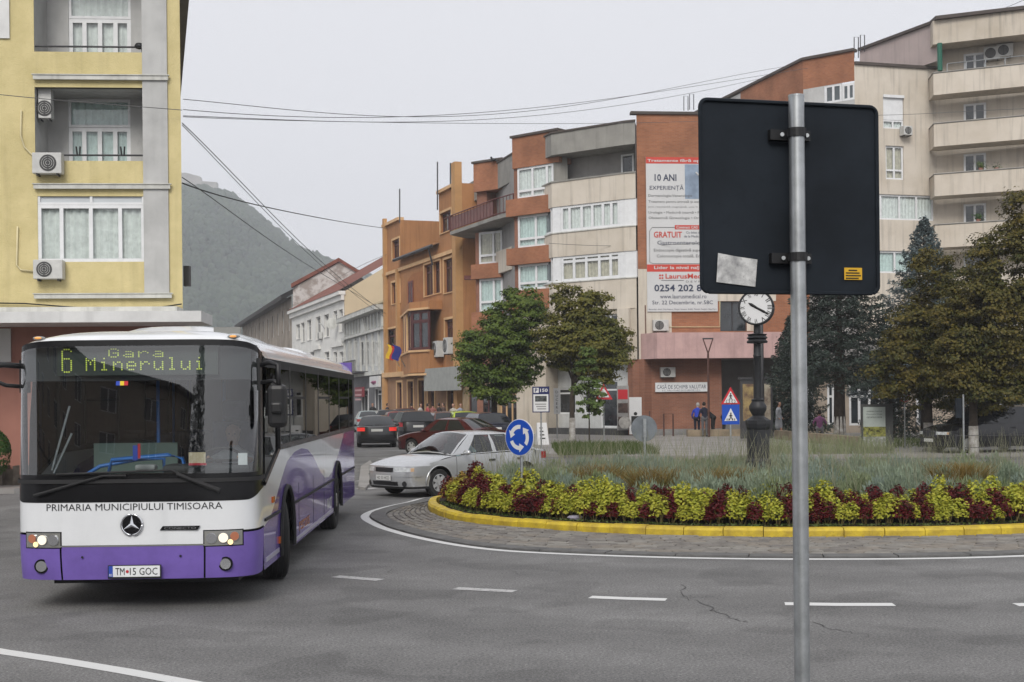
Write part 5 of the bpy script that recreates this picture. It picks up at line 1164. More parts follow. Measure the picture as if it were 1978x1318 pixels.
# interior
it = MB(); it.box(-1.22, 1.22, .75, LB-.1, .62, .66); it.box(-1.22, 1.22, 1.0, LB-.1, 2.62, 2.66); it.box(-1.22, 1.22, 8.9, 8.95, .66, 2.62); it.build('interior_shell', INTER, bus)
ds = MB(); ds.box(-.35, 1.2, .42, .95, .66, 1.40); ds.box(.2, 1.15, .5, .9, 1.40, 1.50); ds.build('dashboard', DASH, bus, bevel=.04)
sw = MB(); cw = Vector((.72, 1.02, 1.52)); ax = Vector((0, -.55, .83)); e1_ = Vector((1, 0, 0)); e2_ = ax.cross(e1_).normalized()
sw.tube([cw+(e1_*math.cos(t)+e2_*math.sin(t))*.24 for t in np.linspace(0, 2*PI, 25)], .017, 6); sw.tube([cw, cw-ax*.3], .03, 6); sw.tube([cw-e1_*.23, cw+e1_*.23], .016, 5); sw.build('steering_wheel', BLACKP, bus)
st = MB(); st.box(.45, 1.0, 1.55, 2.05, .9, 1.10); st.box(.45, 1.0, 2.0, 2.15, 1.1, 1.95); st.box(.57, .88, 2.02, 2.14, 1.95, 2.2); st.build('driver_seat', SEATB, bus, bevel=.04)
hr = MB(); hr.tube([(-.95, .70, 1.22), (-.55, .8, 1.48), (-.15, .85, 1.55), (.12, .95, 1.55), (.12, .95, 1.1)], .022, 8); hr.tube([(-.45, .8, 1.42), (-.42, .8, 1.55), (.2, .8, 1.60), (.36, .8, 1.56), (.40, .8, 1.40)], .022, 8); hr.tube([(-.02, 1.3, .7), (-.02, 1.3, 2.6)], .02, 8); hr.tube([(.55, 2.3, .7), (.55, 2.3, 2.6)], .02, 8); hr.tube([(-.4, 3.8, .7), (-.4, 3.8, 2.6)], .018, 8); hr.build('handrail', HRAIL, bus, smooth=True)
gp_ = MB(); gp_.box(-.75, .2, 1.28, 1.30, 1.0, 1.72); gp_.build('partition_panel', M('green_glass_panel', (.16, .22, .20), rough=.2, var=.1), bus)
for k in range(5):
    for x in (-.95, -.5, .5, .95):
        if x > 0 or k > 1:
            s_ = MB(); y = 3.4+k*1.05; s_.box(x-.2, x+.2, y, y+.42, 1.0, 1.1); s_.box(x-.2, x+.2, y+.38, y+.46, 1.1, 1.72); s_.build('passenger_seat', SEATB, bus, bevel=.03)
cd = MB(); cd.box(.52, .70, .36, .37, 1.52, 1.64); cdo = cd.build('route_card', M('beige_card', (.55, .45, .30), var=.05), bus); MB().box(.52, .71, .355, .365, 1.50, 1.525).build('card_stripe', M('red_card', (.45, .03, .05), var=0), cdo)
cd = MB(); cd.box(1.02, 1.12, .52, .53, 1.44, 1.62); cd.build('paper', PVC, bus)
gg = MB(); gg.box(-.12, .10, .6, .75, 1.44, 1.50); gg.build('ticket_machine', M('pale_plastic', (.4, .4, .4), var=.1), bus, bevel=.02)
fl_ = [M('sticker_blue', (.02, .06, .40), var=0), M('sticker_yellow', (.75, .55, .03), var=0), M('sticker_red', (.5, .02, .03), var=0)]
for i in range(3):
    MB().quad(*[fpt(tx(-.185+.042*(i+a)), 2.365+.045*b, .007) for a, b in ((0, 0), (1, 0), (1, 1), (0, 1))]).build('flag_sticker', fl_[i], bus)
pn = MB(); pn.box(-.08, -.03, .38, .385, 1.56, 1.72); pn.build('pennant', fl_[0], bus); pn = MB(); pn.box(-.028, .0, .38, .385, 1.58, 1.74); pn.build('pennant', fl_[2], bus)
for x0, z0, x1, z1 in ((-1.02, 1.45, -.85, 2.15), (-1.0, 1.42, -.83, 1.85)):
    MB().tube([(x0, .62, z0), (x1, .72, z1)], .012, 6).build('door_rod', METAL, bus)
for z in (1.0, 1.9): MB().box(-HW-.001, -HW+.004, .9, 1.9, z, z+.02).build('door_bar', BLK, bus)
# ================================================================== cars (local frame like the bus: front at -y, x to its left-hand... viewer's right when it faces us)
CGL = glassmat('car_glass', (.58, .64, .63), k=1.6); CGD = M('car_glass_dark', (.012, .014, .016), rough=.04, var=0, spec=.7)
TAIL = M('tail_lamp', (.32, .012, .015), rough=.15, var=0); TAILON = M('tail_lamp_lit', (.7, .03, .02), var=0, emit=.35)
HLAMP = M('clear_headlamp', (.60, .62, .63), rough=.12, var=.2, scale=12, spec=.6)
PLATE = M('plate_white', (.6, .6, .58), var=.02)
CABIN = M('car_cabin', (.035, .035, .038), rough=.9, var=.1)
ALLOY = M('alloy_rim', (.52, .53, .54), rough=.35, metal=.3, var=.1)
def paint(name, c, metal=.0, rough=.22): return M(name, c, rough=rough, var=.03, coat=.35, metal=metal, spec=.5)
def car(name, label, cat, loc, rz, col, style='sedan', L=4.48, W=1.71, H=1.42, wheelspec=6, glass=None, lit=False, detail=True, trim=None, plate=None, group='cars in the street', seen=('front', 'rear')):
    glass = glass or CGD
    o = thing(name, label, cat, loc, rz, group); h = W/2; y0 = .62; n_ = 3.4
    S = {'sedan': dict(yc=1.28, zf=.70, zc=.90, r0=1.98, r1=3.18, yd=3.92, zd=.97, zr=.94),
         'hatch': dict(yc=.98, zf=.74, zc=.95, r0=1.70, r1=L-.62, yd=L-.10, zd=.98, zr=.98),
         'wagon': dict(yc=1.20, zf=.76, zc=.98, r0=1.92, r1=L-.50, yd=L-.08, zd=1.02, zr=1.02)}[style]
    yc, zf, zc, r0, r1, yd, zd, zr = (S[k] for k in ('yc', 'zf', 'zc', 'r0', 'r1', 'yd', 'zd', 'zr'))
    if style == 'sedan': k_ = L/4.48; yc, r0, r1, yd = yc*k_, r0*k_, r1*k_, yd*k_
    c0 = L/2
    ax = (.20*L, .785*L); rw = .31; ra = .375; zb = .20
    def fx(t, z, rear=False, off=0.0):
        a = t*PI/2; sx = abs(math.sin(a))**(2/n_); cx = abs(math.cos(a))**(2/n_)
        bul = -.05*max(0, (z-.55)/.35)**1.6-.06*max(0, (.42-z)/.22)**2
        ww = h*(1-.03*max(0, (.5-z)/.3)); 
        y = y0-(y0+bul+off)*cx; x = math.copysign(sx*(ww+off), t)
        return (x, (L-y if rear else y)-c0, z)
    ts = [math.copysign(abs(k/14)**.85, k) for k in range(-14, 15)]
    zs_ = np.linspace(zb, 1, 9)
    bm = MB()
    bm.grid([[fx(t, zb+(zf-zb)*q) for t in ts] for q in np.linspace(0, 1, 9)]); bm.grid([[fx(t, zb+(zr-zb)*q, True) for t in ts[::-1]] for q in np.linspace(0, 1, 9)])
    def belt(y):
        return float(np.interp(y, [y0, yc, yc+.3, yd-.5, yd, L-y0, L], [zf+.06, zc-.03, zc, zc+.03, zd-.01, zr if style == 'sedan' else zc+.04, zr]))
    def low(y):
        z = zb
        for a in ax:
            d = abs(y-a)
            if d < ra: z = max(z, rw+math.sqrt(ra*ra-d*d))
        return z
    ys = sorted({*np.arange(y0, L-y0, .07), L-y0, *[a+ra*c for a in ax for c in (-1, -.98, -.9, .9, .98, 1)]}); ys = [y for y in ys if y0 <= y <= L-y0]
    def sx(y, z): return h*(1-.035*max(0, (z-.62)/.35)**2-.03*max(0, (.45-z)/.25)**2)
    for s in (-1, 1):
        rows = []
        for y in ys:
            lo, hi = low(y), belt(y); rows.append([(s*sx(y, lo+(hi-lo)*q), y-c0, lo+(hi-lo)*q) for q in np.linspace(0, 1, 7)])
        bm.grid(rows)
    # bonnet and boot
    hood = []
    for q in np.linspace(0, 1, 7):
        row = []
        for t in ts:
            a = Vector(fx(t, zf)); xb = t*h*.86; yb = yc-.16*math.cos(t*PI/2)+.1; b = Vector((math.copysign(abs(math.sin(t*PI/2))**.8, t)*h*.95, yb-c0, zc+.035*math.cos(t*PI/2)-.02))
            p_ = a.lerp(b, q); p_.z = a.z+(b.z-a.z)*math.sin(q*PI/2)**.85; row.append(p_)
        hood.append(row)
    bm.grid(hood)
    # fill between bonnet edge and shoulder
    boot = []
    if style == 'sedan':
        for q in np.linspace(0, 1, 5):
            row = []
            for t in ts:
                a = Vector(fx(t, zr, True)); b = Vector((math.copysign(abs(math.sin(t*PI/2))**.8, t)*h*.95, yd-.1-c0, zd+.02*math.cos(t*PI/2))); p_ = a.lerp(b, q); p_.z = a.z+(b.z-a.z)*math.sin(q*PI/2); row.append(p_)
            boot.append(row)
        bm.grid(boot)
    # greenhouse
    wb, wr_ = h*.95, h*.70; zrf = H-.03
    A = {'wf': [(-wb, yc+.02, zc), (wb, yc+.02, zc), (wr_, r0, zrf-.03), (-wr_, r0, zrf-.03)], 'rw': [(wb, yd-.02, zd), (-wb, yd-.02, zd), (-wr_, r1, zrf-.03), (wr_, r1, zrf-.03)]}
    for s in (-1, 1):
        q = [(s*wb, yc+.02, zc), (s*wb, yd-.02, zd), (s*wr_, r1, zrf-.03), (s*wr_, r0, zrf-.03)]; A['s%d' % s] = q
    def pat(c, s, t, bul):
        a, b, cc, d = [Vector((p_[0], p_[1]-c0, p_[2])) for p_ in c]; p_ = a.lerp(b, s).lerp(d.lerp(cc, s), t); nn = (b-a).cross(d-a).normalized()
        return p_+nn*bul*math.sin(PI*s)*1.0+nn*.02*math.sin(PI*t)
    def holed(c, holes, bul, nm):
        ss = sorted({0, 1, *[v for h_ in holes for v in h_[:2]]}); tt = sorted({0, 1, *[v for h_ in holes for v in h_[2:]]})
        for i in range(len(ss)-1):
            for j in range(len(tt)-1):
                cs, ct = (ss[i]+ss[i+1])/2, (tt[j]+tt[j+1])/2
                inside = any(h_[0] < cs < h_[1] and h_[2] < ct < h_[3] for h_ in holes)
                if not inside: bm.grid([[pat(c, ss[i]+(ss[i+1]-ss[i])*u, tt[j]+(tt[j+1]-tt[j])*v, bul) for u in np.linspace(0, 1, 5)] for v in (0, .5, 1)])
        for h_ in holes:
            g = MB(); g.grid([[pat(c, h_[0]+(h_[1]-h_[0])*u, h_[2]+(h_[3]-h_[2])*v, bul) for u in np.linspace(0, 1, 9)] for v in np.linspace(0, 1, 4)]); g.build(nm, glass, o, smooth=True)
            e = .012
            fr_ = MB(); fr_.tube([pat(c, u, v, bul) for u, v in ((h_[0], h_[2]), (h_[1], h_[2]), (h_[1], h_[3]), (h_[0], h_[3]), (h_[0], h_[2]))], .008, 4)
            if detail: fr_.build(nm+'_seal', RUB, o)
    holed(A['wf'], [(.045, .955, .04, .95)], .07, 'windscreen'); holed(A['rw'], [(.06, .94, .10, .93)], .05, 'rear_window')
    for s in (-1, 1):
        span = yd-yc; m1 = ((r0+r1)/2+.02-yc)/span
        if style == 'sedan': hs_ = [(.16, .47, .05, .93), (.52, .86, .05, .93)]
        elif style == 'hatch': hs_ = [(.17, .50, .05, .93), (.54, .78, .05, .93), (.81, .94, .12, .80)]
        else: hs_ = [(.15, .40, .05, .93), (.43, .66, .05, .93), (.69, .94, .10, .90)]
        holed(A['s%d' % s] if s > 0 else A['s-1'], hs_, .0, 'side_window')
    rf = []
    for q in np.linspace(0, 1, 9):
        y = r0+(r1-r0)*q; zc_ = zrf+.045*math.sin(PI*min(max(q, .0), 1))**.6-.02*q
        rf.append([(wr_*u, y-c0-(.06 if q == 0 else 0)*(1-u*u)+(.05 if q == 1 else 0)*(1-u*u), zrf-.03-.02*q*0+(zc_-zrf+.03)*(1-abs(u)**3.5)) for u in np.linspace(-1, 1, 11)])
    bm.grid(rf)
    bo_ = bm.build('body', col, o, smooth='auto')
    # black lower trim, cabin floor, seats
    cb = MB(); cb.box(-h*.9, h*.9, .3-c0, L-.3-c0, .22, .36); cb.box(-h*.8, h*.8, yc-c0, yd-c0-.1, .36, zc-.2); cb.build('underbody', CABIN, o)
    cb = MB(); cb.box(-h*.8, h*.8, yc-.1-c0, yc+.25-c0, .6, zc-.02); cb.build('dashboard', CABIN, o)
    for s in (-1, 1):
        for yy_ in (r0+.25, min(r1-.1, r0+1.15)):
            cb = MB(); cb.box(s*h*.42-.22, s*h*.42+.22, yy_-c0, yy_+.14-c0, .6, 1.12); cb.box(s*h*.42-.12, s*h*.42+.12, yy_+.02-c0, yy_+.12-c0, 1.13, 1.28); cb.build('seat', CABIN, o)
    for s in (-1, 1):
        for a in ax:
            w_ = bpy.data.objects.new('wheel', None); link(w_); w_.parent = o; w_.location = (s*(h-.10), a-c0, rw); OFF[w_.name] = Vector((0, 0, 0))
            n = 24; prof = [(.19, -.09), (.22, -.1), (.29, -.1), (.31, -.07), (.31, .07), (.29, .1), (.22, .1), (.19, .09)]
            t_ = MB(); t_.grid([[(q, r_*math.cos(2*PI*j/n), r_*math.sin(2*PI*j/n)) for j in range(n)] for r_, q in prof], closed=True); t_.build('tyre', TYRE, w_, smooth='auto')
            rm = MB(); rm.tube([(s*.03, 0, 0), (s*.04, 0, 0)], .20, 20); rmo = rm.build('wheel_disc', DMETAL, w_)
            rg = MB(); rg.grid([[(s*q, r_*math.cos(2*PI*j/n), r_*math.sin(2*PI*j/n)) for j in range(n)] for r_, q in ((.20, .04), (.205, .09), (.185, .095), (.18, .06))], closed=True)
            for k in range(wheelspec):
                a_ = 2*PI*k/wheelspec; d_ = Vector((0, math.cos(a_), math.sin(a_))); e_ = Vector((0, -math.sin(a_), math.cos(a_))); f_ = Vector((s, 0, 0))
                rg.hexa([f_*.05+d_*.03-e_*.045, f_*.05+d_*.19-e_*.03, f_*.05+d_*.19+e_*.03, f_*.05+d_*.03+e_*.045, f_*.088+d_*.03-e_*.045, f_*.088+d_*.19-e_*.03, f_*.088+d_*.19+e_*.03, f_*.088+d_*.03+e_*.045])
            rg.tube([(s*.05, 0, 0), (s*.096, 0, 0)], .055, 12); rg.build('rim', ALLOY, w_, smooth='auto')
            wl = MB(); wl.box(min(s*(h-.32), s*(h-.30)), max(s*(h-.32), s*(h-.30)), a-ra-c0, a+ra-c0, .2, rw+ra); wl.build('wheel_well', BLACKP, o)
            at = MB(); at.grid([[(s*(h-.30), a-c0+ra*math.cos(t), rw+ra*math.sin(t)), (s*(h*.985), a-c0+ra*math.cos(t), rw+ra*math.sin(t))] for t in np.linspace(-.2, PI+.2, 16)]); at.build('wheel_arch', BLACKP, o)
            if detail: MB().tube([(s*sx(a, rw+ra*math.sin(t))+s*.004, a-c0+(ra+.012)*math.cos(t), rw+(ra+.012)*math.sin(t)) for t in np.linspace(0, PI, 16)], .016, 5).build('arch_lip', col, o, smooth=True)
    # lamps, grille, plates
    for s in (-1, 1):
        t0, t1 = (.15, .68); rows = [[fx(s*(t0+(t1-t0)*u), zf-.125+.10*v*1.0-.015*(1-u)*0, False, .006) for u in np.linspace(0, 1, 8)] for v in np.linspace(0, 1, 4)]
        if 'front' in seen:
            hl = MB().grid(rows).build('headlamp', HLAMP, o, smooth=True)
            MB().grid([[fx(s*(.58+.10*u), zf-.115+.08*v, False, .010) for u in (0, .5, 1)] for v in (0, 1)]).build('indicator', M('amber_clear', (.5, .33, .2), rough=.2, var=0), hl)
        if 'rear' in seen:
            tall = style != 'sedan'; z0_, z1_ = (zr-.20, zr-.04) if not tall else (.78, 1.0)
            a0_, a1_ = (.28, .92) if not tall else (.50, .95)
            MB().grid([[fx(s*(a0_+(a1_-a0_)*u), z0_+(z1_-z0_)*v, True, .008) for u in np.linspace(0, 1, 8)] for v in np.linspace(0, 1, 4)]).build('tail_lamp', TAILON if lit else TAIL, o, smooth=True)
        # mirrors and handles
        mr = MB(); mr.ball((s*(h+.12), yc+.32-c0, zc+.06), (.11, .06, .065), 10); mr.tube([(s*(h*.93), yc+.30-c0, zc+.02), (s*(h+.08), yc+.31-c0, zc+.05)], .025, 6); mr.build('wing_mirror', col, o, smooth=True)
        for yy_ in ((yc+yd)/2-.12, yd-.55 if style == 'sedan' else (yc+yd)/2+.65):
            MB().box(min(s*h*.985, s*(h+.012)), max(s*h*.985, s*(h+.012)), yy_-.1-c0, yy_+.08-c0, zc-.16, zc-.115).build('door_handle', BLACKP if detail else col, o)
        if detail:
            for yy_ in (yc+.12, (yc+yd)/2+.02, yd-.30):
                jl = MB(); jl.tube([(s*(sx(yy_, z)+.001), yy_-c0, z) for z in np.linspace(max(.30, low(yy_)+.02), zc-.02, 7)], .005, 4); jl.build('door_joint', BLACKP, o)
    if 'front' in seen:
        gr = MB().grid([[fx(u, zf-.135+.10*v, False, .004) for u in np.linspace(-.115, .115, 10)] for v in np.linspace(0, 1, 3)]); go = gr.build('grille', BLACKP, o)
        MB().grid([[fx(u, .27+.09*v, False, .004) for u in np.linspace(-.22, .22, 10)] for v in (0, 1)]).build('air_intake', BLACKP, o); MB().grid([[fx(u, zb-.0+.05*v, False, .006) for u in ts] for v in (0, 1)]).build('front_lip', BLACKP, o)
        for s in (-1, 1): q = fx(s*.40, .315, False, .004); MB().disc(q, (s*.3, -1, 0), .06, .012, 14).build('fog_lamp', BLACKP, o)
        MB().grid([[fx(u, .47+.035*v, False, .012) for u in ts[2:-2]] for v in (0, 1)]).build('bumper_strip', col if detail else BLACKP, o)
        q = Vector(fx(0, .40, False, .02)); p_ = MB().box(-.26, .26, q.y-.008, q.y+.004, .385, .495).build('number_plate', PLATE, o)
        if plate: lettering(p_, plate, (-.22, q.y-.010, .405), (1, 0, 0), (0, 0, 1), .44, .07, DARKL, 'L', .0)
    if 'rear' in seen:
        zpl = .78 if style == 'sedan' else .80
        q = Vector(fx(0, zpl, True, .02)); MB().box(-.26, .26, q.y-.004, q.y+.012, zpl-.055, zpl+.055).build('number_plate', PLATE, o)
        MB().grid([[fx(u, .40+.16*v, True, .02) for u in ts] for v in (0, .5, 1)]).build('rear_bumper', trim or col, o, smooth=True); MB().grid([[fx(u, zb+.1*v, True, .006) for u in ts] for v in (0, 1)]).build('rear_valance', BLACKP, o)
    return o
SILV = paint('silver_paint', (.50, .51, .52), metal=.5, rough=.25); BLKP = paint('black_paint', (.012, .012, .014)); MAR = paint('maroon_paint', (.060, .007, .010)); REDP = paint('red_paint', (.17, .012, .02)); LIME = paint('lime_paint', (.40, .52, .02)); NAVY = paint('navy_paint', (.012, .014, .028)); TEAL = paint('pale_teal_paint', (.30, .36, .36)); DGR = paint('dark_grey_paint', (.035, .037, .042)); BRR = paint('brown_red_paint', (.10, .04, .03))
silver = car('parked_car'[:0]+'silver_saloon_car', 'silver saloon car turning past the flower bed', 'car', (-1.22, 31.2, 0), R(-47), SILV, 'sedan', wheelspec=7, glass=CGL, plate='HD 53 HCD', seen=('front', 'rear'))
bad = MB(); bad.tube([(.075*math.cos(t), -2.225, .625+.055*math.sin(t)) for t in np.linspace(0, 2*PI, 17)], .010, 5); bad.tube([(-.06, -2.228, .61), (.0, -2.228, .64), (0, -2.228, .61), (.06, -2.228, .64)], .010, 5); bad.build('badge', CHROME, silver)
wp = MB(); wp.tube([(-.55, -.92, .935), (.1, -.96, .945)], .012, 5); wp.tube([(.1, -.92, .935), (.6, -.94, .94)], .012, 5); wp.build('wiper', BLACKP, silver)
def rearcar(name, label, cat, x, d, rz, col, style, **k):
    L = k.get('L', 4.3); f = Vector((math.sin(R(rz)), -math.cos(R(rz)), 0)); c = Vector((PX(x, d), d, 0))+f*(L/2)
    return car(name, label, cat, (c.x, c.y, 0), R(rz), col, style, seen=('rear',), **k)
rearcar('black_saloon_car', 'black saloon car seen from behind beside the bus with lit tail lamps', 'car', 728, 59.5, 187, BLKP, 'sedan', L=4.5, W=1.76, lit=True)
rearcar('black_estate_car', 'black estate car with tall red tail lamps, parked in the row', 'car', 808, 66, 192, DGR if False else BLKP, 'wagon', L=4.6, W=1.85, H=1.56)
rearcar('red_hatchback_car', 'small red hatchback left of the black estate car', 'car', 773, 72, 190, REDP, 'hatch', L=3.8, W=1.65, H=1.48, detail=False)
rearcar('grey_estate_car', 'dark grey estate car above the red hatchback, far in the row', 'car', 752, 82, 190, DGR, 'wagon', L=4.4, W=1.75, H=1.5, detail=False)
rearcar('dark_red_car', 'dark red car roof showing behind the grey and red cars', 'car', 785, 84, 190, MAR, 'hatch', L=4.0, W=1.7, H=1.55, detail=False)
rearcar('pale_teal_car', 'pale teal car behind the black saloon, nearest the bus', 'car', 716, 84, 190, TEAL, 'sedan', L=4.3, W=1.7, H=1.42, detail=False)
rearcar('brown_red_hatchback_car', 'brown red hatchback between the black estate and the lime car', 'car', 868, 66.5, 195, BRR, 'hatch', L=4.0, W=1.70, H=1.50, detail=False)
rearcar('lime_hatchback_car', 'lime green hatchback in the parked row', 'car', 905, 66, 196, LIME, 'hatch', L=3.9, W=1.68, H=1.52, detail=False)
rearcar('navy_hatchback_car', 'dark navy hatchback at the right end of the parked row', 'car', 958, 59.5, 197, NAVY, 'hatch', L=4.1, W=1.72, H=1.52, detail=False)
car('maroon_saloon_car', 'maroon saloon car behind the silver car, turned towards the left', 'car', (PX(872, 51.5), 51.5, 0), R(236), MAR, 'sedan', L=4.4, W=1.72, H=1.43, detail=False)
suv = car('black_suv_car', 'black car with spoked wheels parked behind the whitewashed trunk at right', 'car', (PX(1905, 46.8), 46.8, .12), R(-74), BLKP, 'wagon', L=4.6, W=1.85, H=1.62, wheelspec=10, glass=CGD, detail=False)
# ================================================================== island: kerb, paving, planting
SOIL = M('garden_soil', (.045, .032, .022), rough=.95, var=.3, scale=5, bump=.6, bscale=12, world=True)
rows = []
for q in np.linspace(0, 1, 12):
    rows.append([(IC.x+(RK(t)-.22)*(1-q)*math.cos(t), IC.y+(RK(t)-.22)*(1-q)*math.sin(t), .13+.22*math.sin(min(1, q*1.6)*PI/2)+.02*math.sin(9*t+20*q)) for t in TH[:-1]])
isl = struct(MB().grid(rows, closed=True).build('island_soil', SOIL, smooth=True))
# yellow kerbstones
kerb = thing('yellow_kerb', 'bright yellow painted kerb around the flower bed island', 'kerb', (IC.x, IC.y, 0), 0, None, True)
arc = [0.0]; tt_ = np.linspace(0, 2*PI, 1441)
for a, b in zip(tt_, tt_[1:]): arc.append(arc[-1]+math.dist(ring(RK, a), ring(RK, b)))
nk = int(arc[-1]/.60)
for k in range(nk):
    s0, s1 = arc[-1]*k/nk+.006, arc[-1]*(k+1)/nk-.006; ts_ = [float(np.interp(s0+(s1-s0)*q, arc, tt_)) for q in (0, .33, .66, 1)]; mb = MB(); dz = random.uniform(-.006, .006); dr = random.uniform(-.008, .008)
    prof = [(0, -.02), (.0+.005, .11), (-.025, .15), (-.16, .16), (-.18, -.02)]
    mb.grid([[(*ring(RK, t, r_+dr)[:2], z+(dz if z > 0 else 0)) for r_, z in prof] for t in ts_])
    for t in (ts_[0], ts_[-1]): mb.add([(*ring(RK, t, r_+dr)[:2], z+(dz if z > 0 else 0)) for r_, z in prof], [(0, 1, 2, 3, 4)])
    mb.build('kerbstone', YEL, kerb)
# grey border stones and pavers of the apron
BORD = M('border_stone', (.135, .133, .13), rough=.85, var=.15, scale=4, bump=.4, world=True)
PAVERS = [M('paver_%s' % n, c, rough=.88, var=.16, scale=5, spots=.3, bump=.4, world=True) for n, c in (('grey', (.215, .20, .18)), ('warm', (.225, .20, .17)), ('pale', (.25, .235, .21)), ('dark', (.18, .165, .15)))]
arc2 = [0.0]
for a, b in zip(tt_, tt_[1:]): arc2.append(arc2[-1]+math.dist(ring(RO, a), ring(RO, b)))
nb = int(arc2[-1]/1.0)
for k in range(nb):
    s0, s1 = arc2[-1]*k/nb+.01, arc2[-1]*(k+1)/nb-.01; ts_ = [float(np.interp(s0+(s1-s0)*q, arc2, tt_)) for q in (0, .5, 1)]
    mb = MB(); z = .032+random.uniform(-.004, .004)
    o_, i_ = [ring(RO, t, -.175) for t in ts_], [ring(RO, t, -.47) for t in ts_]
    mb.grid([[(a[0], a[1], .005), (a[0], a[1], z), (b[0], b[1], z), (b[0], b[1], .005)] for a, b in zip(o_, i_)])
    for j in (0, -1): mb.add([(o_[j][0], o_[j][1], .005), (o_[j][0], o_[j][1], z), (i_[j][0], i_[j][1], z), (i_[j][0], i_[j][1], .005)], [(0, 1, 2, 3)])
    mb.build('border_stone', BORD, apron_base)
cells = []
NR = 8
for j in range(NR):
    def rad(t, f, j=j): a, b = RK(t)+.012, RO(t)-.485; return a+(b-a)*f
    n = int(arc2[-1]/.40); sh = .5*(j % 2)
    for k in range(n):
        s0, s1 = arc2[-1]*(k+sh)/n, arc2[-1]*(k+1+sh)/n; t0, t1 = [float(np.interp(s % arc2[-1], arc2, tt_)) for s in (s0, s1)]
        if t1 < t0: t1 += 2*PI
        tm = (t0+t1)/2; wd = rad(tm, 1)-rad(tm, 0)
        if wd/NR < .04: continue
        cells.append((j, t0, t1, rad, (IC.x+rad(tm, (j+.5)/NR)*math.cos(tm), IC.y+rad(tm, (j+.5)/NR)*math.sin(tm))))
def incam(c): return c[4][1] > 3 and abs(c[4][0]/c[4][1]) < .40
vis = sorted([c for c in cells if incam(c) and c[4][1] < 27.5], key=lambda c: c[4][1]); near = vis[:300]; rest = [c for c in cells if c not in near]
def paver_mb(mb, c, mi=0):
    j, t0, t1, rad, ctr = c; g = .010; dz = random.uniform(-.006, .006); f0, f1 = j/NR, (j+1)/NR; zz = .030+dz; b = .014
    # zig-zag ends like interlocking pavers
    def pt(t, f, z, inn=0.0): r = rad(t, f); return (IC.x+r*math.cos(t), IC.y+r*math.sin(t), z)
    rm = rad((t0+t1)/2, (f0+f1)/2); da = g/rm; kf = g/max(.05, (rad(t0, 1)-rad(t0, 0))); zg = .03/rm
    lo = [(t0+da+zg, f0+kf), (t0+da-zg, (f0+f1)/2), (t0+da+zg, f1-kf), (t1-da+zg, f1-kf), (t1-da-zg, (f0+f1)/2), (t1-da+zg, f0+kf)]
    ba = b/rm; kb = b/max(.05, (rad(t0, 1)-rad(t0, 0)))
    hi = [(t0+da+zg+ba, f0+kf+kb), (t0+da-zg+ba, (f0+f1)/2), (t0+da+zg+ba, f1-kf-kb), (t1-da+zg-ba, f1-kf-kb), (t1-da-zg-ba, (f0+f1)/2), (t1-da+zg-ba, f0+kf+kb)]
    P0 = [pt(t, f, .006) for t, f in lo]; P1 = [pt(t, f, zz-.008) for t, f in lo]; P2 = [pt(t, f, zz) for t, f in hi]
    n = 6; F = [(i, (i+1) % n, n+(i+1) % n, n+i) for i in range(n)]+[(n+i, n+(i+1) % n, 2*n+(i+1) % n, 2*n+i) for i in range(n)]+[tuple(range(2*n, 3*n))[::-1]]
    mb.add(P0+P1+P2, F, mi)
for c in near:
    mb = MB(); paver_mb(mb, c); mb.build('paver', random.choice(PAVERS), apron_base)
mb = MB()
for c in rest: paver_mb(mb, c, random.randrange(4))
mb.build('far_pavers', PAVERS, apron_base, kind='stuff')

# ---------------- leaves helper
def leafmat(name, c1, c2, rough=.55, scale=3.0, trans=.25, back=None):
    m = M(name, c1, rough=rough, var=0, spec=.25); nt = m.node_tree; L = nt.links.new; b = nt.nodes['Principled BSDF']
    g = nt.nodes.new('ShaderNodeNewGeometry'); tc = nt.nodes.new('ShaderNodeTexCoord')
    n = nt.nodes.new('ShaderNodeTexNoise'); n.inputs['Scale'].default_value = scale; n.inputs['Detail'].default_value = 3; L(tc.outputs['Object'], n.inputs['Vector'])
    ad = nt.nodes.new('ShaderNodeMath'); ad.operation = 'MULTIPLY_ADD'; L(g.outputs['Random Per Island'], ad.inputs[0]); ad.inputs[1].default_value = .55; 
    sub_ = nt.nodes.new('ShaderNodeMath'); sub_.operation = 'MULTIPLY_ADD'; L(n.outputs[0], sub_.inputs[0]); sub_.inputs[1].default_value = 1.6; sub_.inputs[2].default_value = -.58; L(sub_.outputs[0], ad.inputs[2])
    ad.use_clamp = True
    x = nt.nodes.new('ShaderNodeMixRGB'); x.inputs[1].default_value = tuple(c1)+(1,); x.inputs[2].default_value = tuple(c2)+(1,); L(ad.outputs[0], x.inputs[0]); L(x.outputs[0], b.inputs['Base Color'])
    if trans:
        t = nt.nodes.new('ShaderNodeBsdfTranslucent'); L(x.outputs[0], t.inputs[0]); mi = nt.nodes.new('ShaderNodeMixShader'); mi.inputs[0].default_value = trans
        out = nt.nodes['Material Output']; L(b.outputs[0], mi.inputs[1]); L(t.outputs[0], mi.inputs[2]); L(mi.outputs[0], out.inputs[0])
    return m
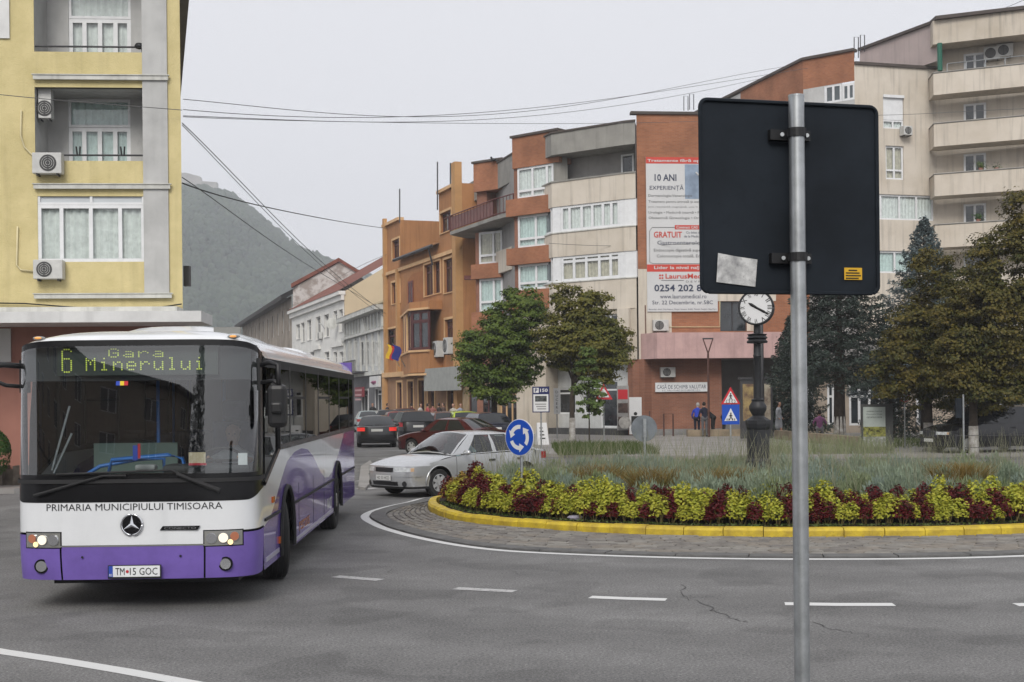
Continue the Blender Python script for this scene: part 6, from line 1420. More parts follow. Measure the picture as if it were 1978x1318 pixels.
def leaves(P_, N_, size, aspect=.6, fold=.25, rs=None):
    """diamond leaves folded along the midrib: points, normals, sizes -> V, F(quads as 2 tris)"""
    rs = rs or rng; n = len(P_); N_ = N_/np.maximum(1e-6, np.linalg.norm(N_, axis=1, keepdims=True))
    a = rs.normal(size=(n, 3)); D = np.cross(N_, a); D /= np.maximum(1e-6, np.linalg.norm(D, axis=1, keepdims=True)); E = np.cross(N_, D)
    s = np.broadcast_to(np.asarray(size), (n,))[:, None]
    base = P_-D*s*.5; tip = P_+D*s*.5-N_*s*.12; l = P_-D*s*.08+E*s*aspect*.5+N_*s*fold*.5; r = P_-D*s*.08-E*s*aspect*.5+N_*s*fold*.5
    V = np.stack([base, l, tip, r], 1).reshape(-1, 3); i = np.arange(n)*4
    F = np.concatenate([np.stack([i, i+1, i+2], 1), np.stack([i, i+2, i+3], 1)], 1).reshape(-1, 3)
    return V, F
def blades(P_, H_, lean, wd, rs=None, seg=2):
    rs = rs or rng; n = len(P_); a = rs.uniform(0, 2*PI, n); D = np.stack([np.cos(a), np.sin(a), np.zeros(n)], 1); b = rs.uniform(0, 2*PI, n); Wd = np.stack([np.cos(b), np.sin(b), np.zeros(n)], 1)
    H_ = np.broadcast_to(H_, (n,)); lean = np.broadcast_to(lean, (n,)); V = []
    for q in (0, .5, 1):
        c = P_+D*(lean*H_*q**1.7)[:, None]+np.array([0, 0, 1])*(H_*q*(1-.12*lean*q))[:, None]; w_ = wd*(1-.75*q)
        V += [c-Wd*w_, c+Wd*w_]
    V = np.stack(V, 1).reshape(-1, 3); i = np.arange(n)*6
    F = np.concatenate([np.stack([i, i+1, i+3, i+2], 1), np.stack([i+2, i+3, i+5, i+4], 1)], 1).reshape(-1, 4)
    return V, F
# coleus clumps: prototypes then copies
YG = leafmat('coleus_yellow_green', (.50, .46, .055), (.29, .34, .04), scale=6); RDL = leafmat('coleus_dark_red', (.13, .010, .012), (.055, .007, .009), scale=6); MIXL = leafmat('coleus_rusty', (.26, .10, .025), (.30, .28, .03), scale=8)
STEM = M('plant_stem', (.20, .16, .06), rough=.8, var=.2)
def clump_mesh(mat, n, seed, r=.165, hgt=.50):
    rs = np.random.default_rng(seed); u = rs.normal(size=(n, 3)); u /= np.linalg.norm(u, axis=1, keepdims=True); rad = rs.uniform(.55, 1.0, n)**.5
    u[:, 2] = np.abs(u[:, 2])*1.0-.35*(rs.random(n) < .45); Pp = u*rad[:, None]*np.array([r, r, hgt*.62])+np.array([0, 0, hgt*.42])
    lump = 1+.25*np.sin(u[:, 0]*7+seed)*np.cos(u[:, 1]*6); Pp[:, :2] *= lump[:, None]; Pp[:, 2] = np.maximum(.13+.06*rs.random(n), Pp[:, 2])
    N_ = u+np.array([0, 0, .5])+rs.normal(size=(n, 3))*.45
    V, F = leaves(Pp, N_, rs.uniform(.032, .066, n), .75, .3, rs); return V, F
protos = {}
def clump(kind, seed):
    key = (kind, seed)
    if key in protos: return protos[key]
    mat = {'y': YG, 'r': RDL, 'm': MIXL}[kind]; V, F = clump_mesh(mat, 430, seed*7+ord(kind)); o = npmesh('foliage', V, F, mat)
    me = o.data; bpy.data.objects.remove(o)
    sm = MB(); rs = random.Random(seed)
    for k in range(7): a = rs.uniform(0, 2*PI); sm.tube([(0.03*math.cos(a), .03*math.sin(a), 0), (.12*math.cos(a), .12*math.sin(a), .3)], [.007, .004], 4)
    o = sm.build('stems', STEM); me2 = o.data; bpy.data.objects.remove(o); protos[key] = (me, me2); return protos[key]
LBL = {'y': ('yellow_coleus_plant', 'bushy yellow green coleus plant in the bedding row along the yellow kerb'), 'r': ('red_coleus_plant', 'dark red coleus plant among the yellow ones along the yellow kerb'), 'm': ('rusty_coleus_plant', 'rusty red and yellow coleus plant at the left end of the flower bed')}
def plant(kind, x, y, z, s, hs, row=0, ppx=0):
    me, me2 = clump(kind, random.randrange(4)); nm = LBL[kind][0]
    lab = '%s coleus plant, %s row of the bed, %s' % ({'y': 'yellow green', 'r': 'dark red', 'm': 'rusty red'}[kind], ('front', 'middle', 'back')[row], 'left of the blue sign' if ppx < 1005 else 'right of the blue sign' if ppx < 1245 else 'below the clock' if ppx < 1535 else 'right of the galvanised pole' if ppx < 1760 else 'at the right end')
    o = bpy.data.objects.new(nm, None); link(o); o.location = (x, y, z); o.rotation_euler = (0, 0, random.uniform(0, 6.28)); o.scale = (s, s, s*hs); o.empty_display_size = .1; tag(o, lab, 'plant', {'y': 'yellow coleus plants of the flower bed', 'r': 'red coleus plants of the flower bed', 'm': 'rusty coleus plants of the flower bed'}[kind])
    for m_, n_ in ((me, 'foliage'), (me2, 'stems')): c = bpy.data.objects.new(n_, m_); link(c); c.parent = o
for rowi, (inn, sp, hs) in enumerate(((.46, .205, .78), (.72, .215, .90), (.98, .23, 1.00))):
    s = 0; k = 0
    kindseq = 'yyrymyyryyyrryyyryymyyrryyyyr'
    while s < arc[-1]:
        t = float(np.interp(s, arc, tt_)); x, y, _ = ring(RK, t, -inn+random.uniform(-.06, .06)); ang = (t+PI) % (2*PI)-PI
        front = y < 27.4 and abs(x/y) < .41
        if front:
            ppx = x/y*FPX+989
            kd = kindseq[(k*3+rowi*2+int(ppx/90)) % len(kindseq)]
            if ppx < 905: kd = random.choice('mmmyr')
            elif kd == 'm': kd = 'y'
            if random.random() < (.12, .2, .42)[rowi]: kd = 'r'
            plant(kd, x, y, .15+.05*rowi, random.uniform(.85, 1.2), hs*random.uniform(.78, 1.18), rowi, ppx)
        s += sp*random.uniform(.85, 1.15); k += 1
# grey santolina mass, lavender and dry grass over the middle of the island
def island_pts(n, f0, f1, rs, a0=0, a1=2*PI):
    t = rs.uniform(a0, a1, n); f = np.sqrt(rs.uniform(f0*f0, f1*f1, n)); r = np.array([RK(a) for a in t])*f
    return np.stack([IC.x+r*np.cos(t), IC.y+r*np.sin(t), np.full(n, .2)], 1)
GREYL = leafmat('santolina_grey_green', (.175, .225, .15), (.285, .335, .25), scale=1.5); LAV = leafmat('lavender_green', (.15, .20, .085), (.26, .28, .15), scale=1.0); DRY = leafmat('dry_stalk', (.30, .28, .19), (.19, .21, .13), scale=2.0)
rs = np.random.default_rng(3)
GRL2 = leafmat('santolina_blue_grey', (.165, .22, .175), (.265, .315, .265), scale=1.5); GRL3 = leafmat('santolina_olive', (.155, .20, .10), (.25, .285, .165), scale=1.5)
def mounds(n, f0, f1, rmin, rmax, hmin, hmax, nb_, mats, name, label, cat, seed=5, keep=None):
    """soft cushions of fine upright sprigs, every cushion of its own height and tint"""
    rs = np.random.default_rng(seed); C = island_pts(n, f0, f1, rs); Vs, Fs, Ms = [], [], []; b0 = 0
    for c in C:
        R_ = rs.uniform(rmin, rmax); H_ = rs.uniform(hmin, hmax)*(.8+.5*rs.random()); u = rs.normal(size=(nb_, 3)); u /= np.linalg.norm(u, axis=1, keepdims=True); u[:, 2] = np.abs(u[:, 2]); rad = rs.uniform(.55, 1.05, nb_)
        P_ = np.array([c[0], c[1], .22])+u*rad[:, None]*np.array([R_, R_, H_]); N_ = rs.normal(size=(nb_, 3))*np.array([1, 1, .35])
        up_ = np.array([0, 0, 1.0]); d_ = u*.7+up_*.9+rs.normal(size=(nb_, 3))*.35; d_ /= np.linalg.norm(d_, axis=1, keepdims=True); sd = np.cross(d_, rs.normal(size=(nb_, 3))); sd /= np.maximum(1e-6, np.linalg.norm(sd, axis=1, keepdims=True)); l = rs.uniform(.04, .12, nb_)[:, None]; w_ = l*.095
        V = np.stack([P_-sd*w_, P_+sd*w_, P_+d_*l*.6+sd*w_*1.3, P_+d_*l, P_+d_*l*.6-sd*w_*1.3], 1)[:, [0, 1, 2, 3]].reshape(-1, 3); F = np.arange(nb_*4).reshape(-1, 4); Vs.append(V); Fs.append(F+b0); b0 += len(V); Ms.append(np.full(nb_, rs.integers(len(mats))))
    o = npmesh(name, np.concatenate(Vs), np.concatenate(Fs), None, mats=mats, midx=np.concatenate(Ms), kind='stuff'); tag(o, label, cat); return o
mounds(360, .02, .84, .25, .5, .36, .60, 1150, [GREYL, GRL2, GREYL, GRL3], 'santolina', 'soft grey green ground cover filling the island behind the coleus', 'ground cover', 5)
mounds(70, .45, .86, .22, .42, .34, .52, 900, [LAV, GRL3], 'lavender_foliage', 'green lavender foliage across the back of the island', 'ground cover', 8)
C = island_pts(3000, .0, .86, rs); C = C[(C[:, 1] > 24.5) | (rs.random(len(C)) < .25)]
V, F = blades(C+np.array([0, 0, .25]), rs.uniform(.55, 1.10, len(C)), rs.uniform(.05, .45, len(C)), .0048, rs); tag(npmesh('dry_grass_stalks', V, F, DRY, kind='stuff'), 'thin dry flower stalks standing above the grey planting', 'grass')
heads = C+np.array([0, 0, .25])
GOLD = leafmat('rust_grass', (.23, .13, .035), (.15, .14, .04), scale=3)
for k, (x, y) in enumerate(((1262, 915), (1395, 925), (1860, 912), (1845, 922), (1160, 905))):
    d_ = (23.4, 23.0, 23.2, 23.6, 24.6)[k]; c = Vector((PX(x, d_, y), d_, .50)); n = 620; a = rs.uniform(0, 2*PI, n); q = np.sqrt(rs.random(n))*.42
    V, F = blades(np.stack([q*np.cos(a), q*np.sin(a), np.zeros(n)], 1), rs.uniform(.3, .52, n), rs.uniform(.4, 1.0, n), .008, rs); o = npmesh('rusty_grass_tuft', V, F, GOLD); o.location = c
    tag(o, ('rusty grass tuft behind the coleus, left of the middle', 'wide rusty grass tuft behind the coleus left of the galvanised pole', 'golden rusty plant clump at the right of the island', 'golden rusty plant clump beside another at the right of the island', 'small rusty tuft near the blue roundabout sign')[k], 'grass')
# low weeds along the kerb
n = 2600; t = rs.uniform(PI, 2*PI, n); r = np.array([RK(a) for a in t])-rs.uniform(.2, .5, n); Pw = np.stack([IC.x+r*np.cos(t), IC.y+r*np.sin(t), np.full(n, .17)], 1)
V, F = leaves(Pw, rs.normal(size=(n, 3))*.5+np.array([0, 0, 1]), rs.uniform(.03, .07, n), .6); tag(npmesh('kerb_weeds', V, F, leafmat('weed_green', (.06, .10, .025), (.13, .16, .05), scale=4), kind='stuff'), 'low green weeds along the inside of the yellow kerb', 'weeds')
# ================================================================== trees
BARK = M('bark', (.055, .042, .032), rough=.95, var=.25, scale=6, bump=.6, bscale=14)
LIME_W = M('whitewash', (.40, .39, .37), rough=.9, var=.25, scale=5, dark=(.16, .14, .12), spots=.3)
LIND = leafmat('linden_leaves', (.048, .095, .018), (.145, .19, .03), scale=.9); LIND2 = leafmat('linden_leaves_autumn', (.060, .080, .016), (.190, .165, .028), scale=.8); LINDB = leafmat('linden_leaves_brown', (.038, .054, .013), (.155, .115, .020), scale=.7); YOUNG = leafmat('young_tree_leaves', (.07, .12, .028), (.14, .19, .05), scale=1.5)
SPR = leafmat('spruce_needles', (.028, .043, .033), (.062, .082, .068), scale=1.2, trans=.1); BSPR = leafmat('blue_spruce_needles', (.10, .135, .135), (.18, .22, .225), scale=1.0, trans=.1); THU = leafmat('thuja_leaves', (.03, .075, .015), (.06, .12, .03), scale=3)
def broadleaf(name, label, loc, ell, trunk_r, trunk_h, mat, n=9000, leaf=.17, seed=1, white=0.0, group='deciduous trees of the square', lean=0.0, cl=.46, ncl=None):
    rs = np.random.default_rng(seed); o = thing(name, label, 'tree', loc, 0, group)
    ncl = ncl or max(30, n//115); tot = sum(e[3]*e[4]*e[5] for e in ell); C = []; Nn = []
    for (cx, cyy, cz, rx, ry, rz) in ell:
        k = max(6, int(ncl*rx*ry*rz/tot)); u = rs.normal(size=(k, 3)); u /= np.linalg.norm(u, axis=1, keepdims=True); r = rs.uniform(.25, 1.0, k)**.42*(1+.09*rs.normal(size=k))
        C.append(np.array([cx, cyy, cz])+u*r[:, None]*np.array([rx, ry, rz])); Nn.append(u)
    C = np.concatenate(C); Nn = np.concatenate(Nn); per = n//len(C); idx = np.repeat(np.arange(len(C)), per)
    # every clump is a loose cap of leaves facing outwards and up, so its top catches the sky and its underside stays dark
    q = rs.normal(size=(len(idx), 3)); q /= np.linalg.norm(q, axis=1, keepdims=True); q[:, 2] = np.where(q[:, 2] < -.25, -q[:, 2]*.6, q[:, 2]); R_ = (cl*rs.uniform(.55, 1.35, len(C)))[idx]
    g = q*(R_*rs.uniform(.35, 1.05, len(idx)))[:, None]*np.array([1, 1, .75]); Pp = C[idx]+g
    N_ = q*.9+Nn[idx]*.35+np.array([0, 0, .45])+rs.normal(size=g.shape)*.33
    V, F = leaves(Pp, N_, rs.uniform(.7, 1.25, len(idx))*leaf, .8, .25, rs)
    npmesh('crown', V, F, mat, o)
    tr = MB(); top = np.mean([[e[0], e[1], e[2]] for e in ell], 0); pts = [Vector((0, 0, -.05)), Vector((lean*.3, 0, trunk_h*.5)), Vector((lean, 0, trunk_h))]
    pts.append(Vector((top[0], top[1], top[2]))); tr.tube([Vector((0, 0, -.05)), Vector((0, 0, .15)), *pts[1:]], [trunk_r*1.35, trunk_r*1.05, trunk_r*.9, trunk_r*.8, trunk_r*.25], 10)
    for k in range(min(16, len(C))):
        c = Vector(C[rs.integers(len(C))]); b = pts[2].lerp(pts[3], rs.uniform(0, .6)); m = b.lerp(c, .5)+Vector((0, 0, -.1)); tr.tube([b, m, c], [trunk_r*.42, trunk_r*.24, trunk_r*.08], 6)
    t_ = tr.build('trunk', BARK, o, smooth=True)
    if white:
        k = white/(trunk_h*.5); MB().tube([Vector((0, 0, -.03)), Vector((0, 0, .15)), Vector((lean*.3*k, 0, white))], [trunk_r*1.38, trunk_r*1.1, trunk_r*1.0], 12).build('whitewash_band', LIME_W, o, smooth=True)
    return o
def conifer(name, label, loc, H, Rb, z0, mat, n=9000, seed=1, white=0.0, tr=.16, group='conifers of the square', lean=0.0, leaf=.20):
    rs = np.random.default_rng(seed); o = thing(name, label, 'tree', loc, 0, group); Pp, N_, Ss = [], [], []
    nb = 190; 
    limb = MB()
    for k in range(nb):
        f = (k/nb)**.92; z = z0+(H-z0)*f; r = Rb*(1-f)**.85*rs.uniform(.75, 1.12)+.12; a = k*2.399+rs.uniform(-.3, .3); m = max(6, int(n/nb*(.35+1.5*(1-f))))
        s = rs.uniform(.12, 1, m)**.7; droop = -.30*r*s+.22*r*s**3; lat = rs.normal(size=m)*.17*r*(.35+.65*(1-s))*1.3; dirv = np.array([math.cos(a), math.sin(a)]); per = np.array([-dirv[1], dirv[0]])
        p_ = np.zeros((m, 3)); p_[:, :2] = dirv*(r*s)[:, None]+per*lat[:, None]; p_[:, 2] = z+droop+rs.normal(size=m)*.07-np.abs(lat)*.25
        Pp.append(p_); nn = np.zeros((m, 3)); nn[:, 2] = 1; nn[:, :2] = dirv*.3; N_.append(nn+rs.normal(size=(m, 3))*.45); Ss.append(np.full(m, leaf)*rs.uniform(.6, 1.2, m))
        if k % 3 == 0: limb.tube([(0, 0, z), (dirv[0]*r*.6, dirv[1]*r*.6, z-.14*r)], [.03, .012], 4)
    Pp = np.concatenate(Pp); Pp[:, 0] += lean*Pp[:, 2]/H; V, F = leaves(Pp, np.concatenate(N_), np.concatenate(Ss), .34, .2, rs); npmesh('crown', V, F, mat, o)
    limb.tube([(0, 0, -.05), (0, 0, z0), (lean*.5, 0, H*.5), (lean, 0, H*.97)], [tr*1.25, tr, tr*.6, .02], 9); limb.build('trunk', BARK, o, smooth=True)
    if white: MB().tube([Vector((0, 0, -.03)), Vector((0, 0, white))], [tr*1.3, tr*1.12], 12).build('whitewash_band', LIME_W, o, smooth=True)
    return o
def sz(px, d): return px/FPX*d
def zat(x, y, d): return P(x, y, d).z
d = 63; X = PX(955, d)
def E(x, y, rx, ry, d, X0, y3=0.0): p_ = P(x, y, d); return (p_.x-X0, y3, p_.z-.12, sz(rx, d), sz(rx, d)*.9, sz(ry, d))
broadleaf('linden_tree', 'broad green linden tree left of the two in front of the brick block', (X, d, .12), [E(965, 690, 78, 75, d, X), E(1000, 620, 58, 62, d, X, .3), E(925, 700, 45, 50, d, X, -.3), E(1010, 585, 34, 40, d, X), E(960, 750, 55, 32, d, X, -.2)], .17, 2.3, LIND, 42000, .135, 11)
d = 61; X = PX(1105, d)
broadleaf('linden_tree', 'yellowing linden tree with whitewashed trunk right of the two by the brick block', (X, d, .12), [E(1135, 665, 78, 62, d, X), E(1130, 610, 55, 48, d, X, .3), E(1165, 690, 48, 48, d, X, -.3), E(1085, 660, 45, 55, d, X, .2), E(1120, 570, 25, 24, d, X), E(1080, 575, 14, 22, d, X)], .14, 2.0, LIND2, 38000, .135, 12, white=1.1)
d = 55; X = PX(1138, d)
broadleaf('young_tree', 'slim young green tree in front of the white shopfront', (X, d, .12), [E(1138, 770, 30, 42, d, X), E(1137, 720, 22, 35, d, X), E(1135, 690, 10, 18, d, X)], .035, 1.3, YOUNG, 3600, .12, 13, cl=.26, ncl=46)
d = 57; conifer('spruce_tree', 'dark spruce with pale leaning trunk behind the big sign', (PX(1622, d), d, .12), 10.6, 3.1, 2.7, SPR, 28000, 21, white=1.1, tr=.22)
d = 66.5; conifer('spruce_tree', 'dark spruce left of the pole, lower branches beside the clock', (PX(1530, d), d, .12), 6.0, 2.0, .5, SPR, 13000, 22)
d = 61; conifer('blue_spruce_tree', 'blue grey spruce tip rising right of the big sign', (PX(1788, d), d, .12), zat(1788, 428, d), 3.4, 2.4, BSPR, 22000, 23, tr=.2)
d = 55; conifer('spruce_tree', 'dark spruce with low branches behind the black car at right', (PX(1915, d), d, .12), 7.5, 2.8, .6, SPR, 9000, 24)
d = 62; conifer('spruce_tree', 'small dark spruce behind the information board', (PX(1722, d), d, .12), 4.2, 1.5, .2, SPR, 5000, 25)
d = 48; X = PX(1793, d)
broadleaf('linden_tree', 'brownish linden crown behind the no pedestrians sign', (X, d, .12), [E(1800, 680, 92, 85, d, X), E(1850, 600, 85, 85, d, X, .4), E(1745, 640, 50, 55, d, X, -.2), E(1800, 530, 50, 45, d, X), E(1740, 735, 66, 50, d, X, -.2), E(1765, 690, 60, 60, d, X, .2), E(1880, 700, 70, 70, d, X, .3), E(1830, 760, 70, 40, d, X, -.1)], .17, 2.0, LINDB, 56000, .105, 14, white=1.0)
d = 45.3; X = PX(1880, d)
broadleaf('linden_tree', 'tall rusty linden with whitewashed trunk in front of the black car', (X, d, 0.0), [E(1900, 620, 95, 90, d, X), E(1960, 520, 85, 85, d, X, .3), E(1985, 430, 50, 62, d, X), E(1840, 690, 60, 70, d, X, -.3), E(1960, 700, 90, 65, d, X), E(1920, 750, 80, 45, d, X)], .16, 2.0, LINDB, 62000, .105, 15, white=1.05)
# clipped bush by the terracotta wall
rs = np.random.default_rng(4); n = 3800; u = rs.normal(size=(n, 3)); u /= np.linalg.norm(u, axis=1, keepdims=True); u[:, 2] = np.where(rs.random(n) < .5, u[:, 2], np.abs(u[:, 2]))
b_ = thing('clipped_bush', 'rounded clipped green bush at the left edge by the terracotta wall', 'bush', (PX(-14, 32.5, 870), 32.5, .12)); V, F = leaves(u*np.array([.42, .42, .58])*rs.uniform(.9, 1.03, n)[:, None]+np.array([0, 0, .85]), u+rs.normal(size=(n, 3))*.3, .06, .6, .2, rs); npmesh('foliage', V, F, THU, b_); MB().tube([(0, 0, 0), (0, 0, .6)], .05, 6).build('stem', BARK, b_)
# grass beds with their low wall on the square
GRS = leafmat('lawn_green', (.05, .085, .018), (.09, .12, .03), scale=1.0)
for nm, lab, x0, x1, y0, y1, n, hh in (('lawn', 'strip of lawn under the trees at the right of the square', 13.0, 24.0, 50.5, 60, 9000, .14), ('verge_grass', 'green verge behind the island below the young tree', 1.6, 5.2, 47.0, 55.0, 6000, .35), ('tall_weeds', 'tall weeds in front of the low wall at the right', 8.5, 13.2, 45.6, 48.0, 1600, .7)):
    Pg = np.stack([rs.uniform(x0, x1, n), rs.uniform(y0, y1, n), np.full(n, .12)], 1); V, F = blades(Pg, rs.uniform(.4, 1, n)*hh, rs.uniform(.1, .6, n), .012 if hh < .5 else .008, rs); tag(npmesh(nm, V, F, GRS if hh < .5 else LAV, kind='stuff'), lab, 'grass')
lb = MB(); a, b = Vector((PX(1495, 62), 62, 0)), Vector((PX(1690, 49.5), 49.5, 0)); f_ = Fac(a[:2], b[:2]); f_.box(lb, 0, f_.L, .1, .52, -.35, 0); tag(lb.build('low_wall', M('sandstone_wall', (.33, .26, .18), rough=.9, var=.2, scale=2)), 'low sandstone wall running past the clock towards the board', 'wall')
lb = MB(); lb.box(PX(1330, 66.5), PX(1450, 66.5), 66.9, 67.4, .1, .46); tag(lb.build('stone_bench', MATS['sandstone_wall']), 'long low stone bench behind the group of people', 'bench')

# ================================================================== hill with ruined fortress
HILLM = leafmat('hill_forest', (.016, .034, .022), (.060, .085, .050), rough=.9, scale=.02, trans=0)
ROCK = M('hill_ground', (.07, .085, .055), rough=.95, var=.3, scale=.03, dark=(.035, .05, .03), bump=0)
sil = [(-200, 480), (0, 410), (150, 385), (300, 378), (420, 386), (470, 400), (505, 424), (545, 455), (580, 485), (615, 500), (650, 515), (700, 540), (780, 580), (900, 640), (1100, 700), (1300, 745)]
DH = 1250.0; gx, gz = zip(*[(P(x, y, DH).x, P(x, y, DH).z) for x, y in sil])
U = np.linspace(gx[0], gx[-1], 110); Vv = np.linspace(0, 1, 46)
def hz(x, v, i=0): return float(np.interp(x, gx, gz))*(math.sin(v*PI/2)**.9)
rs = np.random.default_rng(9); ph = rs.uniform(0, 6, 8)
def rough_(x, y): return 6*math.sin(x*.02+ph[0])*math.sin(y*.023+ph[1])+3.2*math.sin(x*.05+ph[2]+.014*y)+2.2*math.sin(y*.06+ph[3]+.023*x)
rows = []
for v in Vv:
    y = 720+(DH-720)*v; rows.append([(x, y, max(-.5, hz(x, v)+rough_(x, y)*min(1, v*3)*(1-v)**.3)) for x in U])
for v in (1, 2, 3): rows.append([(x, DH+v*70, max(-.5, hz(x, 1)*(1-.3*v))) for x in U])
hill = struct(MB().grid(rows).build('hill', ROCK, smooth=True))
n = 30000; xs = rs.uniform(gx[1], gx[-2], n); vs = rs.uniform(.03, 1, n)**.8; ys = 720+(DH-720)*vs
ico = np.array([(0, 0, 1), (.89, 0, .45), (.28, .85, .45), (-.72, .53, .45), (-.72, -.53, .45), (.28, -.85, .45), (.72, .53, -.45), (-.28, .85, -.45), (-.89, 0, -.45), (-.28, -.85, -.45), (.72, -.53, -.45), (0, 0, -1)]); icf = np.array([(0, 1, 2), (0, 2, 3), (0, 3, 4), (0, 4, 5), (0, 5, 1), (1, 6, 2), (2, 7, 3), (3, 8, 4), (4, 9, 5), (5, 10, 1), (6, 7, 2), (7, 8, 3), (8, 9, 4), (9, 10, 5), (10, 6, 1), (11, 7, 6), (11, 8, 7), (11, 9, 8), (11, 10, 9), (11, 6, 10)])
Vs = []; 
for x, v, y in zip(xs, vs, ys):
    z = max(-.5, hz(x, v)+rough_(x, y)*min(1, v*3)*(1-v)**.3); r = rs.uniform(1.3, 3.7); Vs.append(ico*np.array([r, r, r*rs.uniform(.9, 1.5)])*rs.uniform(.75, 1.25, (12, 1))+np.array([x, y, z+r*.5]))
tag(npmesh('hill_woodland', np.concatenate(Vs), (icf[None]+12*np.arange(n)[:, None, None]).reshape(-1, 3), HILLM, kind='stuff'), 'misty wooded slope of the hill beyond the street', 'woodland')
fo = thing('fortress_ruin', 'pale ruined fortress walls on the misty hilltop', 'fortress', tuple(P(385, 385, 1252)), 0, None, True)
FM = M('fortress_stone', (.36, .345, .32), rough=.95, var=.15, scale=.08)
for nm, pts in (('bastion_wall', [(300, 400), (300, 332), (360, 334), (386, 341), (388, 350), (418, 352), (420, 400)]), ('outer_wall', [(330, 412), (330, 384), (370, 376), (440, 391), (446, 412)]), ('tower', [(302, 340), (302, 318), (340, 320), (340, 340)])):
    dd = 1254 if nm != 'outer_wall' else 1238; mb = MB(); mb.prism([P(x, y, dd) for x, y in pts], (0, 8 if nm != 'outer_wall' else 3, 0)); mb.build(nm, FM, fo)

for o_, u_, rs_, k_ in PLANTS:
    V, F = leaves(u_*np.array([.16, .12, .13 if k_ != 1 else .2])+np.array([0, 0, .34 if k_ != 1 else .05]), u_+np.array([0, 0, .4]), .1, .6, .2, rs_); npmesh('foliage', V, F, THU if k_ else YOUNG, o_)
# ================================================================== signs and street furniture
SDARK = M('sign_back_dark', (.016, .021, .028), rough=.65, var=.2, scale=3, spec=.15, spots=.3); STK = M('torn_white_sticker', (.58, .58, .57), rough=.6, var=.3, scale=14, spots=.8, dark=(.10, .10, .11)); STKY = M('yellow_sticker', (.62, .36, .02), var=.03); SBLUE = M('sign_blue', (.008, .065, .40), rough=.35, var=.03); SWHITE = M('sign_white', (.66, .66, .66), rough=.4, var=.03); SRED = M('sign_red', (.50, .02, .03), rough=.4, var=.03); SGREY = M('sign_back_grey', (.20, .22, .24), rough=.5, var=.15, scale=4, metal=.3); SBLK = M('sign_black', (.01, .01, .01), rough=.5, var=0)
def rrect(w_, h_, r, n=5):
    pts = []
    for cx, cz, a0 in ((w_/2-r, h_/2-r, 0), (-w_/2+r, h_/2-r, 90), (-w_/2+r, -h_/2+r, 180), (w_/2-r, -h_/2+r, 270)):
        for k in range(n+1): a = R(a0+90*k/n); pts.append((cx+r*math.cos(a), cz+r*math.sin(a)))
    return pts
# --- big sign seen from behind, close by
D = 5.2; pc = P(1544, 760, D)
bs = thing('road_sign_back', 'large dark back of a square road sign on a galvanised pole, close by', 'road sign', (pc.x, D, 0))
zt_ = P(1541, 186, D).z
mb = MB(); mb.tube([(0, 0, -.1), (0, 0, zt_)], .0305, 24); po_ = mb.build('pole', METAL, bs, smooth='auto')
MB().tube([(0, 0, zt_-.004), (0, 0, zt_+.004)], .0315, 24).build('pole_cap', METAL, bs)
yaw = R(14); c_, s_ = math.cos(yaw), math.sin(yaw)
zc_ = (P(1527, 192, D).z+P(1527, 563, D).z)/2; hh = P(1527, 192, D).z-P(1527, 563, D).z; ww = .757
def SP(x, y, z): return (x*c_-y*s_-.012, x*s_+y*c_+.075, zc_+z)
pts = rrect(ww, hh, .03); mb = MB(); mb.prism([SP(x, 0, z) for x, z in pts], Vector(SP(0, .012, 0))-Vector(SP(0, 0, 0))); mb.build('panel', SDARK, bs)
mb = MB(); mb.tube([SP(x, -.004, z) for x, z in pts+pts[:1]], .008, 6); mb.build('panel_rim', SDARK, bs)
for zz in (zt_-P(1541, 186, D).z+P(1541, 257, D).z, P(1541, 497, D).z):
    z = zz-zc_; mb = MB(); mb.tube([Vector((0, 0, zz-.017)), Vector((0, 0, zz+.017))], .037, 20); a = SP(-.075, -.02, z); b = SP(.075, -.02, z)
    mb.hexa([SP(-.095, -.03, z-.02), SP(.075, -.03, z-.02), SP(.075, -.004, z-.02), SP(-.095, -.004, z-.02), SP(-.095, -.03, z+.02), SP(.075, -.03, z+.02), SP(.075, -.004, z+.02), SP(-.095, -.004, z+.02)]); co = mb.build('clamp', BLACKP, bs)
    for x in (-.048, .058): MB().disc(Vector(SP(x, -.034, z)), (0, 1, 0), .008, .012, 12).build('bolt', METAL, co)
mb = MB(); pts = [SP(x, -.006, z) for x, z in ((-.318, -.335), (-.155, -.352), (-.145, -.245), (-.23, -.235), (-.31, -.222))]; mb.add(pts, [(0, 1, 2, 3, 4)]); mb.build('torn_sticker', STK, bs)
mb = MB(); mb.prism([SP(x, -.006, z) for x, z in ((.228, -.320), (.306, -.320), (.306, -.272), (.228, -.272))], Vector((0, -.001, 0))); yo = mb.build('yellow_sticker', STKY, bs)
for k in range(4):
    lw = (.05, .06, .066, .056)[k]; mb = MB(); z = -.282-.0105*k; mb.add([SP(.234+(.012 if k == 0 else 0), -.0085, z-.0028), SP(.234+lw, -.0085, z-.0028), SP(.234+lw, -.0085, z+.0018), SP(.234+(.012 if k == 0 else 0), -.0085, z+.0018)], [(0, 1, 2, 3)]); mb.build('sticker_print', SBLK, yo)
def post(o, h_, r=.03, mat=METAL): MB().tube([(0, 0, -.05), (0, 0, h_)], r, 12).build('post', mat, o, smooth='auto')
